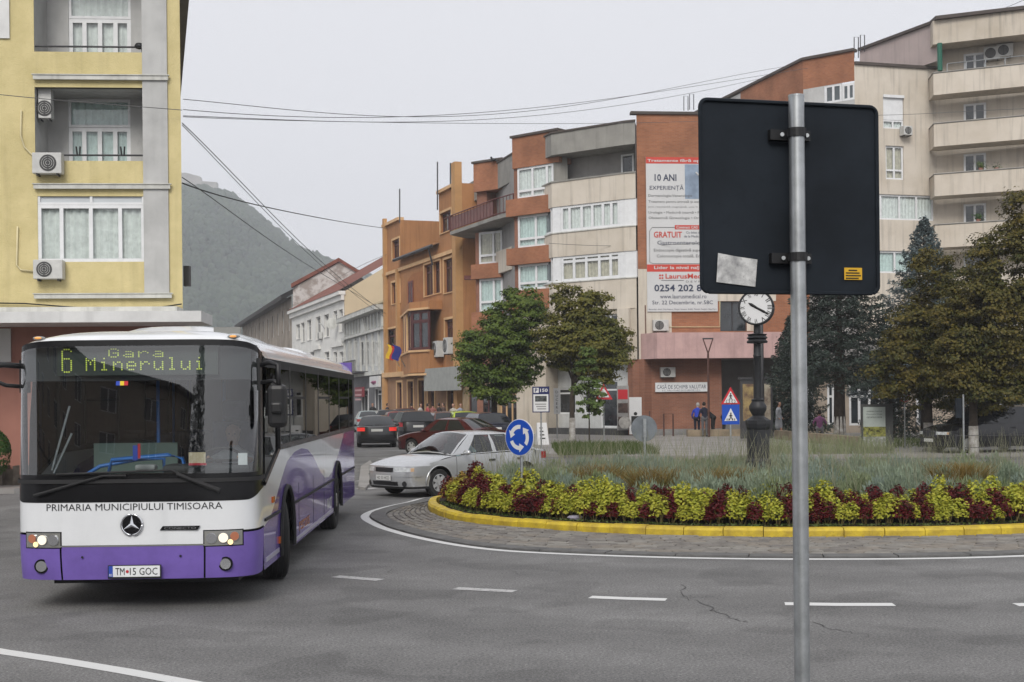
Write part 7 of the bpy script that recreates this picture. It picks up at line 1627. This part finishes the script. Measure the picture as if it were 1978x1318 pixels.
# --- blue roundabout sign
d = 23.6; q = P(1007, 845, d); rb = thing('roundabout_sign', 'round blue roundabout sign with three white arrows on a thin post', 'road sign', (q.x, d, .15), R(-40))
zc = q.z-.15; post(rb, zc+.25, .028); MB().disc((0, -.045, zc), (0, 1, 0), .325, .012, 40).build('disc', SWHITE, rb); MB().disc((0, -.053, zc), (0, 1, 0), .312, .010, 40).build('blue_face', SBLUE, rb)
for k in range(3):
    mb = MB(); a0 = R(200+120*k); pts_o, pts_i = [], []
    for j in range(9):
        a = a0+R(70)*j/8; pts_o.append((.222*math.cos(a), -.060, zc+.222*math.sin(a))); pts_i.append((.150*math.cos(a), -.060, zc+.150*math.sin(a)))
    mb.grid([[o_, i_] for o_, i_ in zip(pts_o, pts_i)])
    a = a0+R(70); b = a0+R(104); mb.add([(.265*math.cos(a), -.060, zc+.265*math.sin(a)), (.105*math.cos(a), -.060, zc+.105*math.sin(a)), (.195*math.cos(b), -.060, zc+.195*math.sin(b))], [(0, 1, 2)]); mb.build('arrow', SWHITE, rb)
# --- grey back of a round sign
d = 30.3; q = P(1245, 828, d); gb = thing('round_sign_back', 'grey back of a round sign standing in the tall grass', 'road sign', (q.x, d, .2), R(8))
zc = q.z-.2; post(gb, zc+.1); MB().disc((0, .04, zc), (0, 1, 0), .30, .012, 36).build('disc', SGREY, gb); MB().box(-.035, .035, -.035, .03, zc-.2, zc+.22).build('clamp_rail', METAL, gb)
# --- crossing signs
def tri(mb, w_, h_, z, y): mb.prism([(-w_/2, y, z), (w_/2, y, z), (0, y, z+h_)], (0, .008, 0))
d = 42; q = P(1411, 820, d); pcs = thing('crossing_sign', 'blue pedestrian crossing sign under a red triangle with cyclist', 'road sign', (q.x, d, 0), R(4))
z0 = q.z; w_ = sz(34, d); post(pcs, z0+w_*2.0); mb = MB(); mb.box(-w_/2, w_/2, -.05, -.04, z0, z0+w_*1.12); so = mb.build('crossing_panel', SBLUE, pcs)
mb = MB(); tri(mb, w_*.74, w_*.72, z0+w_*.20, -.06); mb.build('white_triangle', SWHITE, so)
def figure(parent, x, y, z, s, nm='pictogram'):
    mb = MB(); mb.disc((x, y, z+s*.88), (0, 1, 0), s*.10, .004, 12); mb.tube([(x, y, z+s*.76), (x, y, z+s*.42)], s*.09, 6); mb.tube([(x, y, z+s*.42), (x-s*.18, y, z)], s*.05, 5); mb.tube([(x, y, z+s*.42), (x+s*.2, y, z+.02*s)], s*.05, 5); mb.tube([(x, y, z+s*.72), (x-s*.22, y, z+s*.5)], s*.04, 5); mb.tube([(x, y, z+s*.72), (x+s*.22, y, z+s*.52)], s*.04, 5); return mb.build(nm, SBLK, parent)
figure(so, 0, -.066, z0+w_*.26, w_*.42)
for k in (-2, -1, 1, 2): mb = MB(); mb.box(k*w_*.11-.012, k*w_*.11+.012, -.066, -.062, z0+w_*.22, z0+w_*.34); mb.build('stripe', SBLK, so)
mb = MB(); tri(mb, w_*1.12, w_*.98, z0+w_*1.15, -.05); to = mb.build('warning_triangle', SRED, pcs); mb = MB(); tri(mb, w_*.80, w_*.68, z0+w_*1.22, -.06); mb.build('white_face', SWHITE, to)
mb = MB(); zc = z0+w_*1.30
for x in (-.09, .09): mb.tube([(x*w_/.55+.055*math.cos(t), -.066, zc+.055*math.sin(t)) for t in np.linspace(0, 2*PI, 13)], .008, 4)
mb.build('bicycle_pictogram', SBLK, to); figure(to, 0, -.068, zc+.05, w_*.40)
# --- second, half hidden red triangle
d = 56; q = P(1166, 772, d); ht = thing('warning_sign', 'red triangular warning sign half hidden by the young tree', 'road sign', (q.x, d, .12)); post(ht, q.z+.5); mb = MB(); tri(mb, .75, .66, q.z-.12, -.05); mb.build('red_triangle', SRED, ht); mb = MB(); tri(mb, .48, .42, q.z-.03, -.06); mb.build('white_face', SWHITE, ht)
# --- parking board
d = 52; q = P(1045, 797, d); pk = thing('parking_board', 'blue and white parking board reading P 150 on a post', 'information sign', (q.x, d, .05)); z0 = q.z-.05; w_ = sz(33, d); h_ = sz(50, d); post(pk, z0+h_)
mb = MB(); mb.box(-w_/2, w_/2, -.06, -.04, z0, z0+h_); bo = mb.build('board', M('board_navy', (.012, .016, .09), var=.03), pk); MB().box(-w_*.44, w_*.44, -.066, -.06, z0+.04, z0+h_*.70).build('white_field', SWHITE, bo)
MB().box(-w_*.42, -w_*.12, -.068, -.06, z0+h_*.76, z0+h_*.95).build('letter_field', SWHITE, bo); lettering(bo, 'P', (-w_*.27, -.071, z0+h_*.78), (1, 0, 0), (0, 0, 1), None, h_*.15, MATS['board_navy'], 'C', .03); lettering(bo, '150', (w_*.18, -.066, z0+h_*.79), (1, 0, 0), (0, 0, 1), w_*.44, h_*.13, SWHITE, 'C', .02)
MB().box(-w_*.34, w_*.34, -.070, -.066, z0+h_*.42, z0+h_*.64).build('printed_picture', M('grey_picture', (.10, .11, .11), var=.5, scale=9), bo)
for k in range(3): MB().box(-w_*.34+.04*k, w_*.30, -.070, -.066, z0+h_*(.30-.09*k), z0+h_*(.34-.09*k)).build('printed_line', M('grey_print', (.25, .25, .25), var=0), bo)
# --- vertical shop sign and sandwich board
d = 66; q = P(1076, 800, d); vs_ = thing('vertical_shop_sign', 'narrow white vertical sign reading DUCERI between the trees', 'sign', (q.x, d, .12)); MB().box(-.16, .16, -.05, .05, q.z-.12, q.z+1.15).build('board', SWHITE, vs_); MB().tube([(0, .06, -.1), (0, .06, q.z)], .03, 8).build('post', METAL, vs_)
for k, ch in enumerate('DUCERI'): lettering(vs_, ch, (0, -.056, q.z+.90-.19*k), (1, 0, 0), (0, 0, 1), None, .13, SBLK, 'C', .0)
d = 58; ab_ = thing('sandwich_board', 'white sandwich board standing by the pavement edge', 'sandwich board', (PX(1046, d), d, .12), R(15))
for s in (-1, 1):
    mb = MB(); mb.hexa([(-.26, s*.25-.01, 0), (.26, s*.25-.01, 0), (.26, s*.25+.01, 0), (-.26, s*.25+.01, 0), (-.22, s*.02-.01, .95), (.22, s*.02-.01, .95), (.22, s*.02+.01, .95), (-.22, s*.02+.01, .95)]); mb.build('panel', SWHITE, ab_)
for k in range(4): mb = MB(); z = .25+.15*k; y = -.25+.23*z/.95-.016; mb.box(-.13, .10-.03*k, y-.004, y, z, z+.05); mb.build('printed_line', SBLK, ab_)
# --- information board, no pedestrians sign, poster case
d = 48.5; q = P(1689, 858, d); ib = thing('information_board', 'grey information board with a town picture beside the lawn', 'information sign', (q.x, d, .12), R(-4)); w_ = sz(42, d); h_ = sz(84, d)
mb = MB(); mb.box(-w_/2-.05, w_/2+.28, -.02, .22, 0, h_+.1); mb.build('case', M('board_case', (.05, .052, .05), var=.1), ib); MB().box(-w_/2, w_/2, -.04, -.021, .12, h_).build('panel', M('board_panel', (.36, .40, .37), var=.08), ib)
MB().box(-w_/2, w_/2, -.046, -.041, .5, .86).build('printed_picture', M('yellow_green_print', (.30, .30, .06), var=.5, scale=8), ib); MB().box(-w_/2, w_/2, -.047, -.041, .12, .5).build('printed_photo', M('white_print', (.5, .51, .52), var=.4, scale=7), ib)
for k in range(3): lettering(ib, ('INFORMARE TURISTICĂ', 'Municipiul Deva', 'CETATEA DEVA')[k], (0, -.047, h_-.18-.11*k), (1, 0, 0), (0, 0, 1), w_*.7, .05, SBLK, 'C', .0)
d = 50; q = P(1747, 768, d); ns = thing('no_pedestrians_sign', 'round white and red sign with walking figure on a thin post', 'road sign', (q.x, d, .12)); zc = q.z-.12; post(ns, zc+.5, .025); MB().disc((0, -.04, zc), (0, 1, 0), .18, .01, 28).build('red_rim', SRED, ns); MB().disc((0, -.048, zc), (0, 1, 0), .145, .01, 28).build('white_face', SWHITE, ns); figure(ns, 0, -.056, zc-.11, .22)
d = 60; q = P(1462, 870, d); pcse = thing('poster_case', 'dark poster case with lit coloured posters behind the clock column', 'poster case', (q.x, d, .12)); MB().box(-.72, .72, -.08, .1, .1, 2.75).build('case', DMETAL, pcse)
for s, c in ((-1, (.40, .30, .12)), (1, (.42, .38, .30))): MB().box(min(s*.08, s*.62), max(s*.08, s*.62), -.09, -.081, .9, 2.55).build('poster', M('poster_%d' % s, c, var=.4, scale=3, dark=(.12, .07, .05)), pcse)
MB().box(-.8, .8, -.14, .16, 2.75, 2.85).build('roof', DMETAL, pcse)
# --- street clock
d = 26.6; q = P(1464, 595, d); CLK = M('cast_iron', (.022, .023, .026), rough=.5, var=.2, scale=6); ck = thing('street_clock', 'black cast iron street clock with white roman dial in the island', 'clock', (P(1464, 800, d).x, d, .2), R(-16))
zd = q.z-.2; k = 1.0
zz = lambda y: P(1464, y, d).z-.2
mb = MB(); mb.lathe([(.25, 0), (.25, zz(890)), (.225, zz(885)), (.215, zz(830)), (.235, zz(826)), (.25, zz(818)), (.25, zz(812)), (.18, zz(808))], 8); mb.build('pedestal', CLK, ck)
mb = MB(); mb.lathe([(.18, zz(808)), (.11, zz(803)), (.17, zz(792)), (.175, zz(785)), (.12, zz(776)), (.13, zz(772)), (.085, zz(770)), (.075, zz(690)), (.085, zz(688)), (.075, zz(684)), (.07, zz(664)), (.20, zz(663)), (.21, zz(660)), (.17, zz(656)), (.21, zz(653)), (.17, zz(649)), (.20, zz(646)), (.07, zz(644)), (.065, zz(628))], 16); mb.build('column', CLK, ck, smooth='auto')
rd = sz(33, d); mb = MB(); mb.disc((0, 0, zd), (0, 1, 0), rd, .30, 40); mb.build('drum', CLK, ck, smooth='auto'); mb = MB(); mb.tube([(rd*.98*math.cos(t), -.155, zd+rd*.98*math.sin(t)) for t in np.linspace(0, 2*PI, 41)], .022, 8); mb.build('bezel', CLK, ck, smooth=True)
for s in (-1, 1):
    dl = MB().disc((0, s*.152, zd), (0, 1, 0), rd*.93, .01, 40).build('dial', SWHITE, ck)
    if s < 0:
        NUM = ('XII', 'I', 'II', 'III', 'IIII', 'V', 'VI', 'VII', 'VIII', 'IX', 'X', 'XI')
        for k, t in enumerate(NUM):
            a = PI/2-k*PI/6; r_ = rd*.76; up = Vector((math.cos(a), 0, math.sin(a))); ri = Vector((math.sin(a), 0, -math.cos(a))); c = Vector((0, -.160, zd))+up*(r_-.035)
            lettering(dl, t, c, ri, up, None if len(t) < 2 else .026*len(t), .085, SBLK, 'C', .01, 'numeral')
        for a, l, w_, nm in ((PI/2-R(302), .52, .022, 'hour_hand'), (PI/2-R(120), .80, .018, 'minute_hand')):
            e = Vector((math.cos(a), 0, math.sin(a)))*rd*l; MB().tube([Vector((0, -.166, zd))-e*.15, Vector((0, -.166, zd))+e*.65, Vector((0, -.166, zd))+e], [w_, w_*1.3, .003], 4).build(nm, SBLK, dl)
mb = MB(); mb.ball((0, 0, zd+rd+.06), .06, 8); mb.build('finial', CLK, ck)
for s in (-1, 1): MB().tube([(s*rd*.5, 0, zd+rd*.88), (s*rd*.75, 0, zd+rd*1.1)], .02, 6).build('scroll', CLK, ck)
# --- lamp posts, rack
RUST = M('rust_brown_metal', (.10, .045, .035), rough=.6, var=.15)
d = 66; lp = thing('street_lamp', 'brown street lamp with triangular head before the brick wall', 'street lamp', (PX(1369, d), d, .12)); z1 = P(1369, 655, d).z-.12; z0 = P(1369, 683, d).z-.12; mb = MB(); mb.tube([(0, 0, 0), (0, 0, z0)], [.06, .05], 8); mb.build('post', RUST, lp); mb = MB(); mb.tube([(0, 0, z0), (-.24, 0, z1), (.24, 0, z1), (0, 0, z0)], .035, 6); mb.build('lamp_head', RUST, lp); MB().box(-.26, .26, -.06, .06, z1-.02, z1+.05).build('lamp_bar', DMETAL, lp)
d = 58; lp = thing('lamp_post', 'dark slim lamp post just right of the clock column', 'lamp post', (PX(1473, d), d, .12)); MB().tube([(0, 0, 0), (0, 0, 6.4)], [.10, .06], 10).build('post', DMETAL, lp, smooth=True); MB().box(-.25, .25, -.12, .12, 6.4, 6.52).build('lamp_head', DMETAL, lp)
d = 68; bk = MB(); x0, x1 = PX(1282, d), PX(1300, d); bk.tube([(x0, d, .12), (x0, d, 1.25), (x1, d, 1.25), (x1, d, .12)], .04, 8); tag(bk.build('bicycle_rack', RUST), 'brown hoop rack standing before the exchange office wall', 'rack')
d = 68.5; bk = MB(); bk.box(PX(1255, d)-.03, PX(1255, d)+.03, d, d+.06, .12, 1.4); tag(bk.build('short_post', RUST), 'short brown post at the corner of the brick wall', 'post')
d = 69; sbx = thing('shop_display', 'red and white display panels beside the shop door', 'display', (PX(1205, d), d, .12)); MB().box(-.35, .25, -.1, 0, .3, 2.6).build('panel', M('grey_panel', (.35, .34, .33), var=.2, scale=2), sbx)
for k in range(3): MB().box(-.3, .2, -.108, -.101, .5+.7*k, 1.0+.7*k).build('printed_field', (SRED, M('photo_dark', (.10, .06, .05), var=.4, scale=5), MATS['photo_dark'])[(2-k) % 3], sbx)
sbx = thing('advert_panel', 'white advert panel showing a person in black beside the door', 'advert panel', (PX(1226, d), d-.4, .12)); MB().box(-.32, .32, -.05, 0, .1, 2.0).build('panel', SWHITE, sbx); mb = MB(); mb.disc((0, -.055, 1.15), (0, 1, 0), .09, .006, 14); mb.box(-.22, .22, -.058, -.052, .55, 1.03); mb.build('printed_figure', SBLK, sbx)
MB().disc((-.55, -.05, .7), (0, 1, 0), .32, .02, 20).build('round_panel', M('pale_round_panel', (.45, .43, .40), var=.2, scale=6), sbx)
# thin fence rail before the black car
fr_ = thing('rail_fence', 'thin metal rail fence in front of the black car', 'fence', (16.0, 44.6, 0)); 
for z in (.35, .75): MB().tube([(-1.2, 0, z), (6, 0, z)], .012, 6).build('rail', DMETAL, fr_)
for k in range(5): MB().tube([(-1.2+1.8*k, 0, 0), (-1.2+1.8*k, 0, .8)], .016, 6).build('post', DMETAL, fr_)
d = 44.2; tp = thing('sign_post', 'thin grey post with a dark box left of the whitewashed trunk', 'post', (PX(1861, d), d, 0)); MB().tube([(0, 0, 0), (0, 0, P(1861, 762, d).z)], .03, 8).build('post', METAL, tp); MB().box(-.22, .02, .04, .2, 1.35, 2.0).build('box', SDARK, tp)
lit = MB(); q = G(960, 985); lit.ball((ring(RK, -2.35, -.42)[0], ring(RK, -2.35, -.42)[1], .2), (.14, .06, .045), 8); tag(lit.build('litter', M('pale_litter', (.40, .38, .46), var=.3, scale=20)), 'small pale piece of litter under the coleus', 'litter')

# ================================================================== people
SKIN = M('skin', (.42, .24, .17), rough=.6, var=.05); HAIRD = M('hair_dark', (.018, .013, .010), rough=.7, var=.1); HAIRG = M('hair_grey', (.40, .39, .38), rough=.7, var=.1); SHOE = M('shoe_black', (.015, .014, .013), rough=.6, var=0)
def cloth(n, c): return M('cloth_'+n, c, rough=.9, var=.12, scale=6)
def person(label, loc, rz, top, bot, hair, lean=0.0, sit=False, arms=((-.25, -.10, .95), (.25, -.10, .95)), skirt=False, bag=None, s=1.0, group=None, head_turn=0.0, legs=None, short_sleeve=False, z0=None):
    """one continuous body from capsules, fused and smoothed; local front is -y"""
    hipz = .93 if not sit else .50; L_ = math.sin(lean); Cc = math.cos(lean)
    def T(x, y, z): return (x, y*Cc-(z)*L_ if False else y-L_*z, z*Cc)   # lean the upper body forward about the hip
    caps = []   # (a, b, ra, rb, material index): 0 skin 1 hair 2 top 3 bottom 4 shoe
    def C(a, b, ra, rb, m): caps.append((Vector(a), Vector(b), ra, rb, m))
    up = lambda x, y, z: (x, y-L_*z, hipz+z*Cc)
    C(up(-.07, 0, 0), up(.07, 0, 0), .125, .125, 3); C(up(0, 0, .05), up(0, 0, .28), .135, .14, 2); C(up(-.10, 0, .40), up(.10, 0, .40), .10, .10, 2); C(up(0, 0, .28), up(0, .0, .42), .15, .13, 2); C(up(0, -.01, .45), up(0, -.02, .58), .055, .05, 0)
    hd = up(0, -.035, .68); C((hd[0], hd[1], hd[2]-.055), (hd[0], hd[1], hd[2]+.03), .078, .092, 0); C((hd[0], hd[1]+.022, hd[2]+.02), (hd[0], hd[1]+.02, hd[2]+.05), .098, .09, 1); C((hd[0], hd[1]-.092, hd[2]-.03), (hd[0], hd[1]-.10, hd[2]-.04), .014, .012, 0)
    for sg, ar in zip((-1, 1), arms):
        sh = Vector(up(sg*.19, 0, .40)); hand = Vector((ar[0], ar[1], ar[2])); el = sh.lerp(hand, .5)+Vector((sg*.05, .06, -.04)); C(sh, el, .052, .043, 2); C(el, hand, .042, .032, 0 if short_sleeve else 2); C(hand, hand+(hand-el).normalized()*.08, .034, .022, 0)
    for sg in (-1, 1):
        lg = legs[(sg+1)//2] if legs else None; hip = Vector((sg*.09, 0, hipz))
        if sit: kn = Vector((sg*.12, -.44, .50)); an = Vector((sg*.12, -.42, .09))
        else: an = Vector((sg*.10, 0, .09)) if not lg else Vector((lg[0], lg[1], .09)); kn = hip.lerp(an, .5)+Vector((0, -.04, 0))
        C(hip, kn, .088, .062, 3); C(kn, an, .060, .042, 3 if not skirt else 0); C(an+Vector((0, .03, -.04)), an+Vector((0, -.13, -.05)), .040, .035, 4)
    if skirt: C((0, 0, hipz-.02), (0, 0, hipz-.38), .15, .19, 3)
    mb = MB()
    for a, b, ra, rb, m in caps:
        mb.tube([a, b], [ra, rb], 10); mb.ball(a, ra, 10); mb.ball(b, rb, 10)
    me = bpy.data.meshes.new('b'); me.from_pydata(mb.v, [], mb.f); tmp = bpy.data.objects.new('b', me); link(tmp)
    md = tmp.modifiers.new('r', 'REMESH'); md.mode = 'VOXEL'; md.voxel_size = .022; sm = tmp.modifiers.new('s', 'SMOOTH'); sm.factor = .5; sm.iterations = 3
    dg = bpy.context.evaluated_depsgraph_get(); ev = tmp.evaluated_get(dg); m2 = bpy.data.meshes.new_from_object(ev); bpy.data.objects.remove(tmp); bpy.data.meshes.remove(me)
    for mt in (SKIN, hair, top, bot, SHOE): m2.materials.append(mt)
    nP = len(m2.polygons); Cn = np.zeros(nP*3, dtype=np.float32); m2.polygons.foreach_get('center', Cn); Cn = Cn.reshape(-1, 3); best = np.full(nP, 1e9); mi = np.zeros(nP, dtype=np.int32)
    for a, b, ra, rb, m in caps:
        a_, b_ = np.array(a), np.array(b); ab = b_-a_; t = np.clip(((Cn-a_)@ab)/max(1e-9, ab@ab), 0, 1); dd = np.linalg.norm(Cn-(a_+t[:, None]*ab), axis=1)-(ra+(rb-ra)*t); k = dd < best; best[k] = dd[k]; mi[k] = m
    m2.polygons.foreach_set('material_index', mi); m2.polygons.foreach_set('use_smooth', np.ones(nP, dtype=bool)); m2.update(); m2.name = 'person'
    o = bpy.data.objects.new('person', m2); link(o); o.location = loc; o.rotation_euler = (0, 0, rz); o.scale = (s, s, s); tag(o, label, 'person', group)
    for sg in (-1, 1):
        ey = MB(); ey.ball((hd[0]+sg*.033, hd[1]-.083, hd[2]+.0), .011, 6); e_ = ey.build('eye', SBLK, o)
    return o
def at(x, d, z=.12): return (PX(x, d), d, z)
person('person in bright blue jacket with pale cap bending forward beside the exchange office', at(1346, 67), R(160), cloth('bright_blue', (.02, .05, .42)), cloth('navy', (.012, .014, .03)), HAIRG, lean=.35, arms=((-.3, -.25, .85), (.28, -.30, .9)))
person('person in dark navy jumper and grey trousers seen from behind', at(1361, 66.3), R(186), cloth('dark_navy', (.012, .013, .03)), cloth('grey', (.13, .13, .14)), HAIRD, lean=.12, arms=((-.27, -.12, .9), (.27, -.14, .9)))
person('person in black leaning over beside the crossing sign', at(1378, 67.5), R(235), cloth('black', (.012, .012, .013)), cloth('black2', (.014, .014, .015)), HAIRD, lean=.95, arms=((-.2, -.62, .75), (.2, -.6, .75)))
person('person in black partly hidden behind the blue crossing sign', at(1397, 68), R(100), cloth('black', (.012, .012, .013)), cloth('black2', (.014, .014, .015)), HAIRD, lean=.6, arms=((-.2, -.5, .8), (.2, -.5, .8)))
person('person in grey coat walking right of the clock', at(1504, 63), R(60), cloth('light_grey', (.30, .31, .33)), cloth('light_grey', (.30, .31, .33)), HAIRD, skirt=True, legs=((-.1, -.2), (.1, .2)))
person('person in pink top sitting on the low wall', at(1583, 61, .14), R(165), cloth('pink', (.42, .16, .34)), cloth('pale_trousers', (.35, .33, .35)), HAIRD, sit=True, arms=((-.3, -.2, .62), (.28, -.2, .62)), short_sleeve=True)
GP = 'people on the street pavement'
for k, (x, dd, c, lab) in enumerate(((702+18, 100, (.02, .02, .02), 'person in black by the white shop door'), (812, 84, (.5, .48, .46), 'person with white top behind the black estate car'), (826, 84, (.35, .08, .08), 'person in reddish top behind the black estate car'), (836, 85, (.30, .12, .10), 'person in rust jacket in the middle of the pavement group'), (848, 86, (.05, .04, .04), 'person in dark jacket in the pavement group'), (857, 86, (.09, .06, .05), 'person in brown jacket at the end of the pavement group'), (876, 80, (.45, .42, .36), 'person in cream jacket reaching out to another'), (889, 80, (.30, .33, .40), 'person with white shirt and dark waistcoat facing the cream jacket'), (748, 92, (.03, .03, .04), 'person in dark clothes farther up the pavement'), (795, 88, (.10, .03, .03), 'person in dark red near the orange building'))):
    person(lab, at(x, dd), R(k*57), cloth('street%d' % k, c), cloth('dark_trousers', (.03, .03, .04)), HAIRD, group=GP, arms=((-.25, -.10, .95), (.25, -.10, .95)) if k != 6 else ((-.25, -.10, .95), (.25, -.55, 1.25)))
# drivers
def inside(root, lx, ly, lz): m = Matrix.Translation(root.location)@Matrix.Rotation(root.rotation_euler.z, 4, 'Z'); return tuple(m@Vector((lx, ly, lz)))
person('bus driver in pale shirt seated behind the windscreen', inside(bus, .74, 1.85, .62), bus.rotation_euler.z, cloth('driver_shirt', (.40, .42, .46)), cloth('navy', (.012, .014, .03)), HAIRD, sit=True, arms=((-.18, -.62, .92), (.18, -.62, .92)), short_sleeve=True)
person('car driver in pale blue shirt at the wheel of the silver car', inside(silver, .36, .02, .18), silver.rotation_euler.z, cloth('pale_blue', (.35, .46, .50)), cloth('navy', (.012, .014, .03)), HAIRG, sit=True, arms=((-.18, -.45, .72), (.18, -.45, .72)), s=.88)

# ================================================================== overhead wires
def wire(label, px, d0, d1, r=.012, mat=WIREG):
    n = len(px); xs = [p_[0] for p_ in px]; L_ = xs[-1]-xs[0]; T_ = np.linspace(0, 1, 40)
    tt = [(x-xs[0])/L_ for x in xs]; cf = np.polyfit(tt, [p_[1] for p_ in px], min(n-1, 4)); pts = []
    for t in T_:
        x = xs[0]+L_*t; inv = (1-t)/d0+t/d1; pts.append(P(x, float(np.polyval(cf, t)), 1/inv))
    o = MB().tube(pts, r, 5).build('overhead_wire', mat, smooth=True); tag(o, label, 'wire', 'overhead wires'); return o
wire('overhead wire, topmost of the bundle across the sky', [(354, 192), (600, 216), (840, 226), (1060, 210), (1300, 170), (1520, 128)], 34.5, 74, .010)
wire('overhead wire, second of the bundle, crossing the first', [(354, 212), (600, 226), (840, 224), (1100, 200), (1400, 158), (1560, 132)], 34.5, 75, .010)
wire('overhead wire, third of the bundle, meeting the bracket roof', [(354, 224), (600, 234), (840, 234), (1060, 222), (1300, 186), (1480, 150)], 34.5, 80, .010)
wire('lowest nearly level overhead wire, ending behind the big sign', [(354, 226), (700, 236), (1000, 239), (1200, 238), (1360, 234)], 34.5, 70, .009)
wire('steep overhead wire from the yellow corner to the orange building, upper of a pair', [(352, 238), (420, 305), (520, 408), (620, 505), (745, 606)], 34.5, 88, .013); wire('steep overhead wire from the yellow corner to the orange building, lower of a pair', [(352, 242), (420, 312), (520, 416), (620, 513), (742, 612)], 34.5, 88, .011)
wire('thick overhead cable from the yellow corner to the low orange end', [(352, 354), (450, 385), (560, 410), (680, 432), (745, 441)], 36, 100, .02, WIRE); wire('overhead wire running low past the white house', [(352, 343), (460, 420), (560, 490), (640, 540), (740, 600)], 36, 104, .014)
wire('wire crossing the yellow facade from the left edge', [(-30, 180), (60, 189), (150, 197), (250, 205), (352, 213)], 32.5, 33.9, .010); wire('wire along the beige wall right of the big sign', [(1690, 223), (1760, 221), (1840, 217), (1990, 210)], 73, 72, .012)
wire('thin wire slung across the glazed corner bay', [(1060, 470), (1130, 474), (1230, 475), (1352, 470)], 71.5, 69.8, .012); wire('short wire at the top right corner of the sky', [(1925, 22), (1960, 8), (2010, -15)], 70, 66, .012); wire('thin wire from the white roofs to the orange building', [(640, 545), (700, 512), (747, 492)], 140, 105, .018)
dp = MB(); q = P(358, 545, 34.6); dp.box(q.x-.05, q.x+.1, q.y, q.y+.2, q.z-.1, q.z+.42); tag(dp.build('cable_bracket', DMETAL), 'dark louvred bracket on the corner of the yellow building', 'bracket')

# ================================================================== what stands behind the viewer and shows in the windscreen
rbld = thing('grey_block_opposite', 'plain grey brown block of flats opposite, mirrored in the bus windscreen', 'building', (-20, -26, 0), 0, None, True)
fk = Fac((-9.5, -40), (-34, -12)); OPW = M('grey_brown_render', (.33, .29, .24), rough=.9, var=.12, streak=.3); hs = []
for f in range(5):
    for k in range(9): u = 1.6+k*4.0; hs.append((u, u+1.5, 1.0+2.95*f, 2.6+2.95*f))
mb = MB(); fk.wall(mb, 0, fk.L, 0, 15.2, hs, .25); mb.build('wall', OPW, rbld)
for h_ in hs: window(rbld, fk, h_, 2, None, .08, .12, PVC, DGLASS)
mb = MB(); fk.box(mb, -.5, fk.L+.5, 15.2, 15.6, -10, .6); fk.box(mb, 0, fk.L, 4.0, 4.15, .003, .15); fk.box(mb, 0, fk.L, 7.1, 7.25, .003, .15); mb.build('roof', GREYROOF, rbld)
conifer('spruce_tree', 'dark pointed spruce behind the viewer, mirrored in the windscreen', (-4.9, -9, 0), 10.3, 3.0, .8, SPR, 12000, 41)

# ================================================================== morning haze
hzb = MB(); hzb.box(-1200, 1200, -70, 1480, -1.0, 236); hzo = hzb.build('haze', None); hzo.data.materials.clear()
hm = bpy.data.materials.new('haze_air'); hm.use_nodes = True; nt = hm.node_tree; nt.nodes.clear(); ou = nt.nodes.new('ShaderNodeOutputMaterial'); pv = nt.nodes.new('ShaderNodeVolumePrincipled')
pv.inputs['Color'].default_value = (.93, .95, 1.0, 1); pv.inputs['Density'].default_value = HAZE; pv.inputs['Anisotropy'].default_value = .2
nt.links.new(pv.outputs[0], ou.inputs['Volume']); hzo.data.materials.append(hm); hzo['kind'] = 'stuff'; hzo['label'] = 'thin morning haze over the whole town'; hzo['category'] = 'haze'
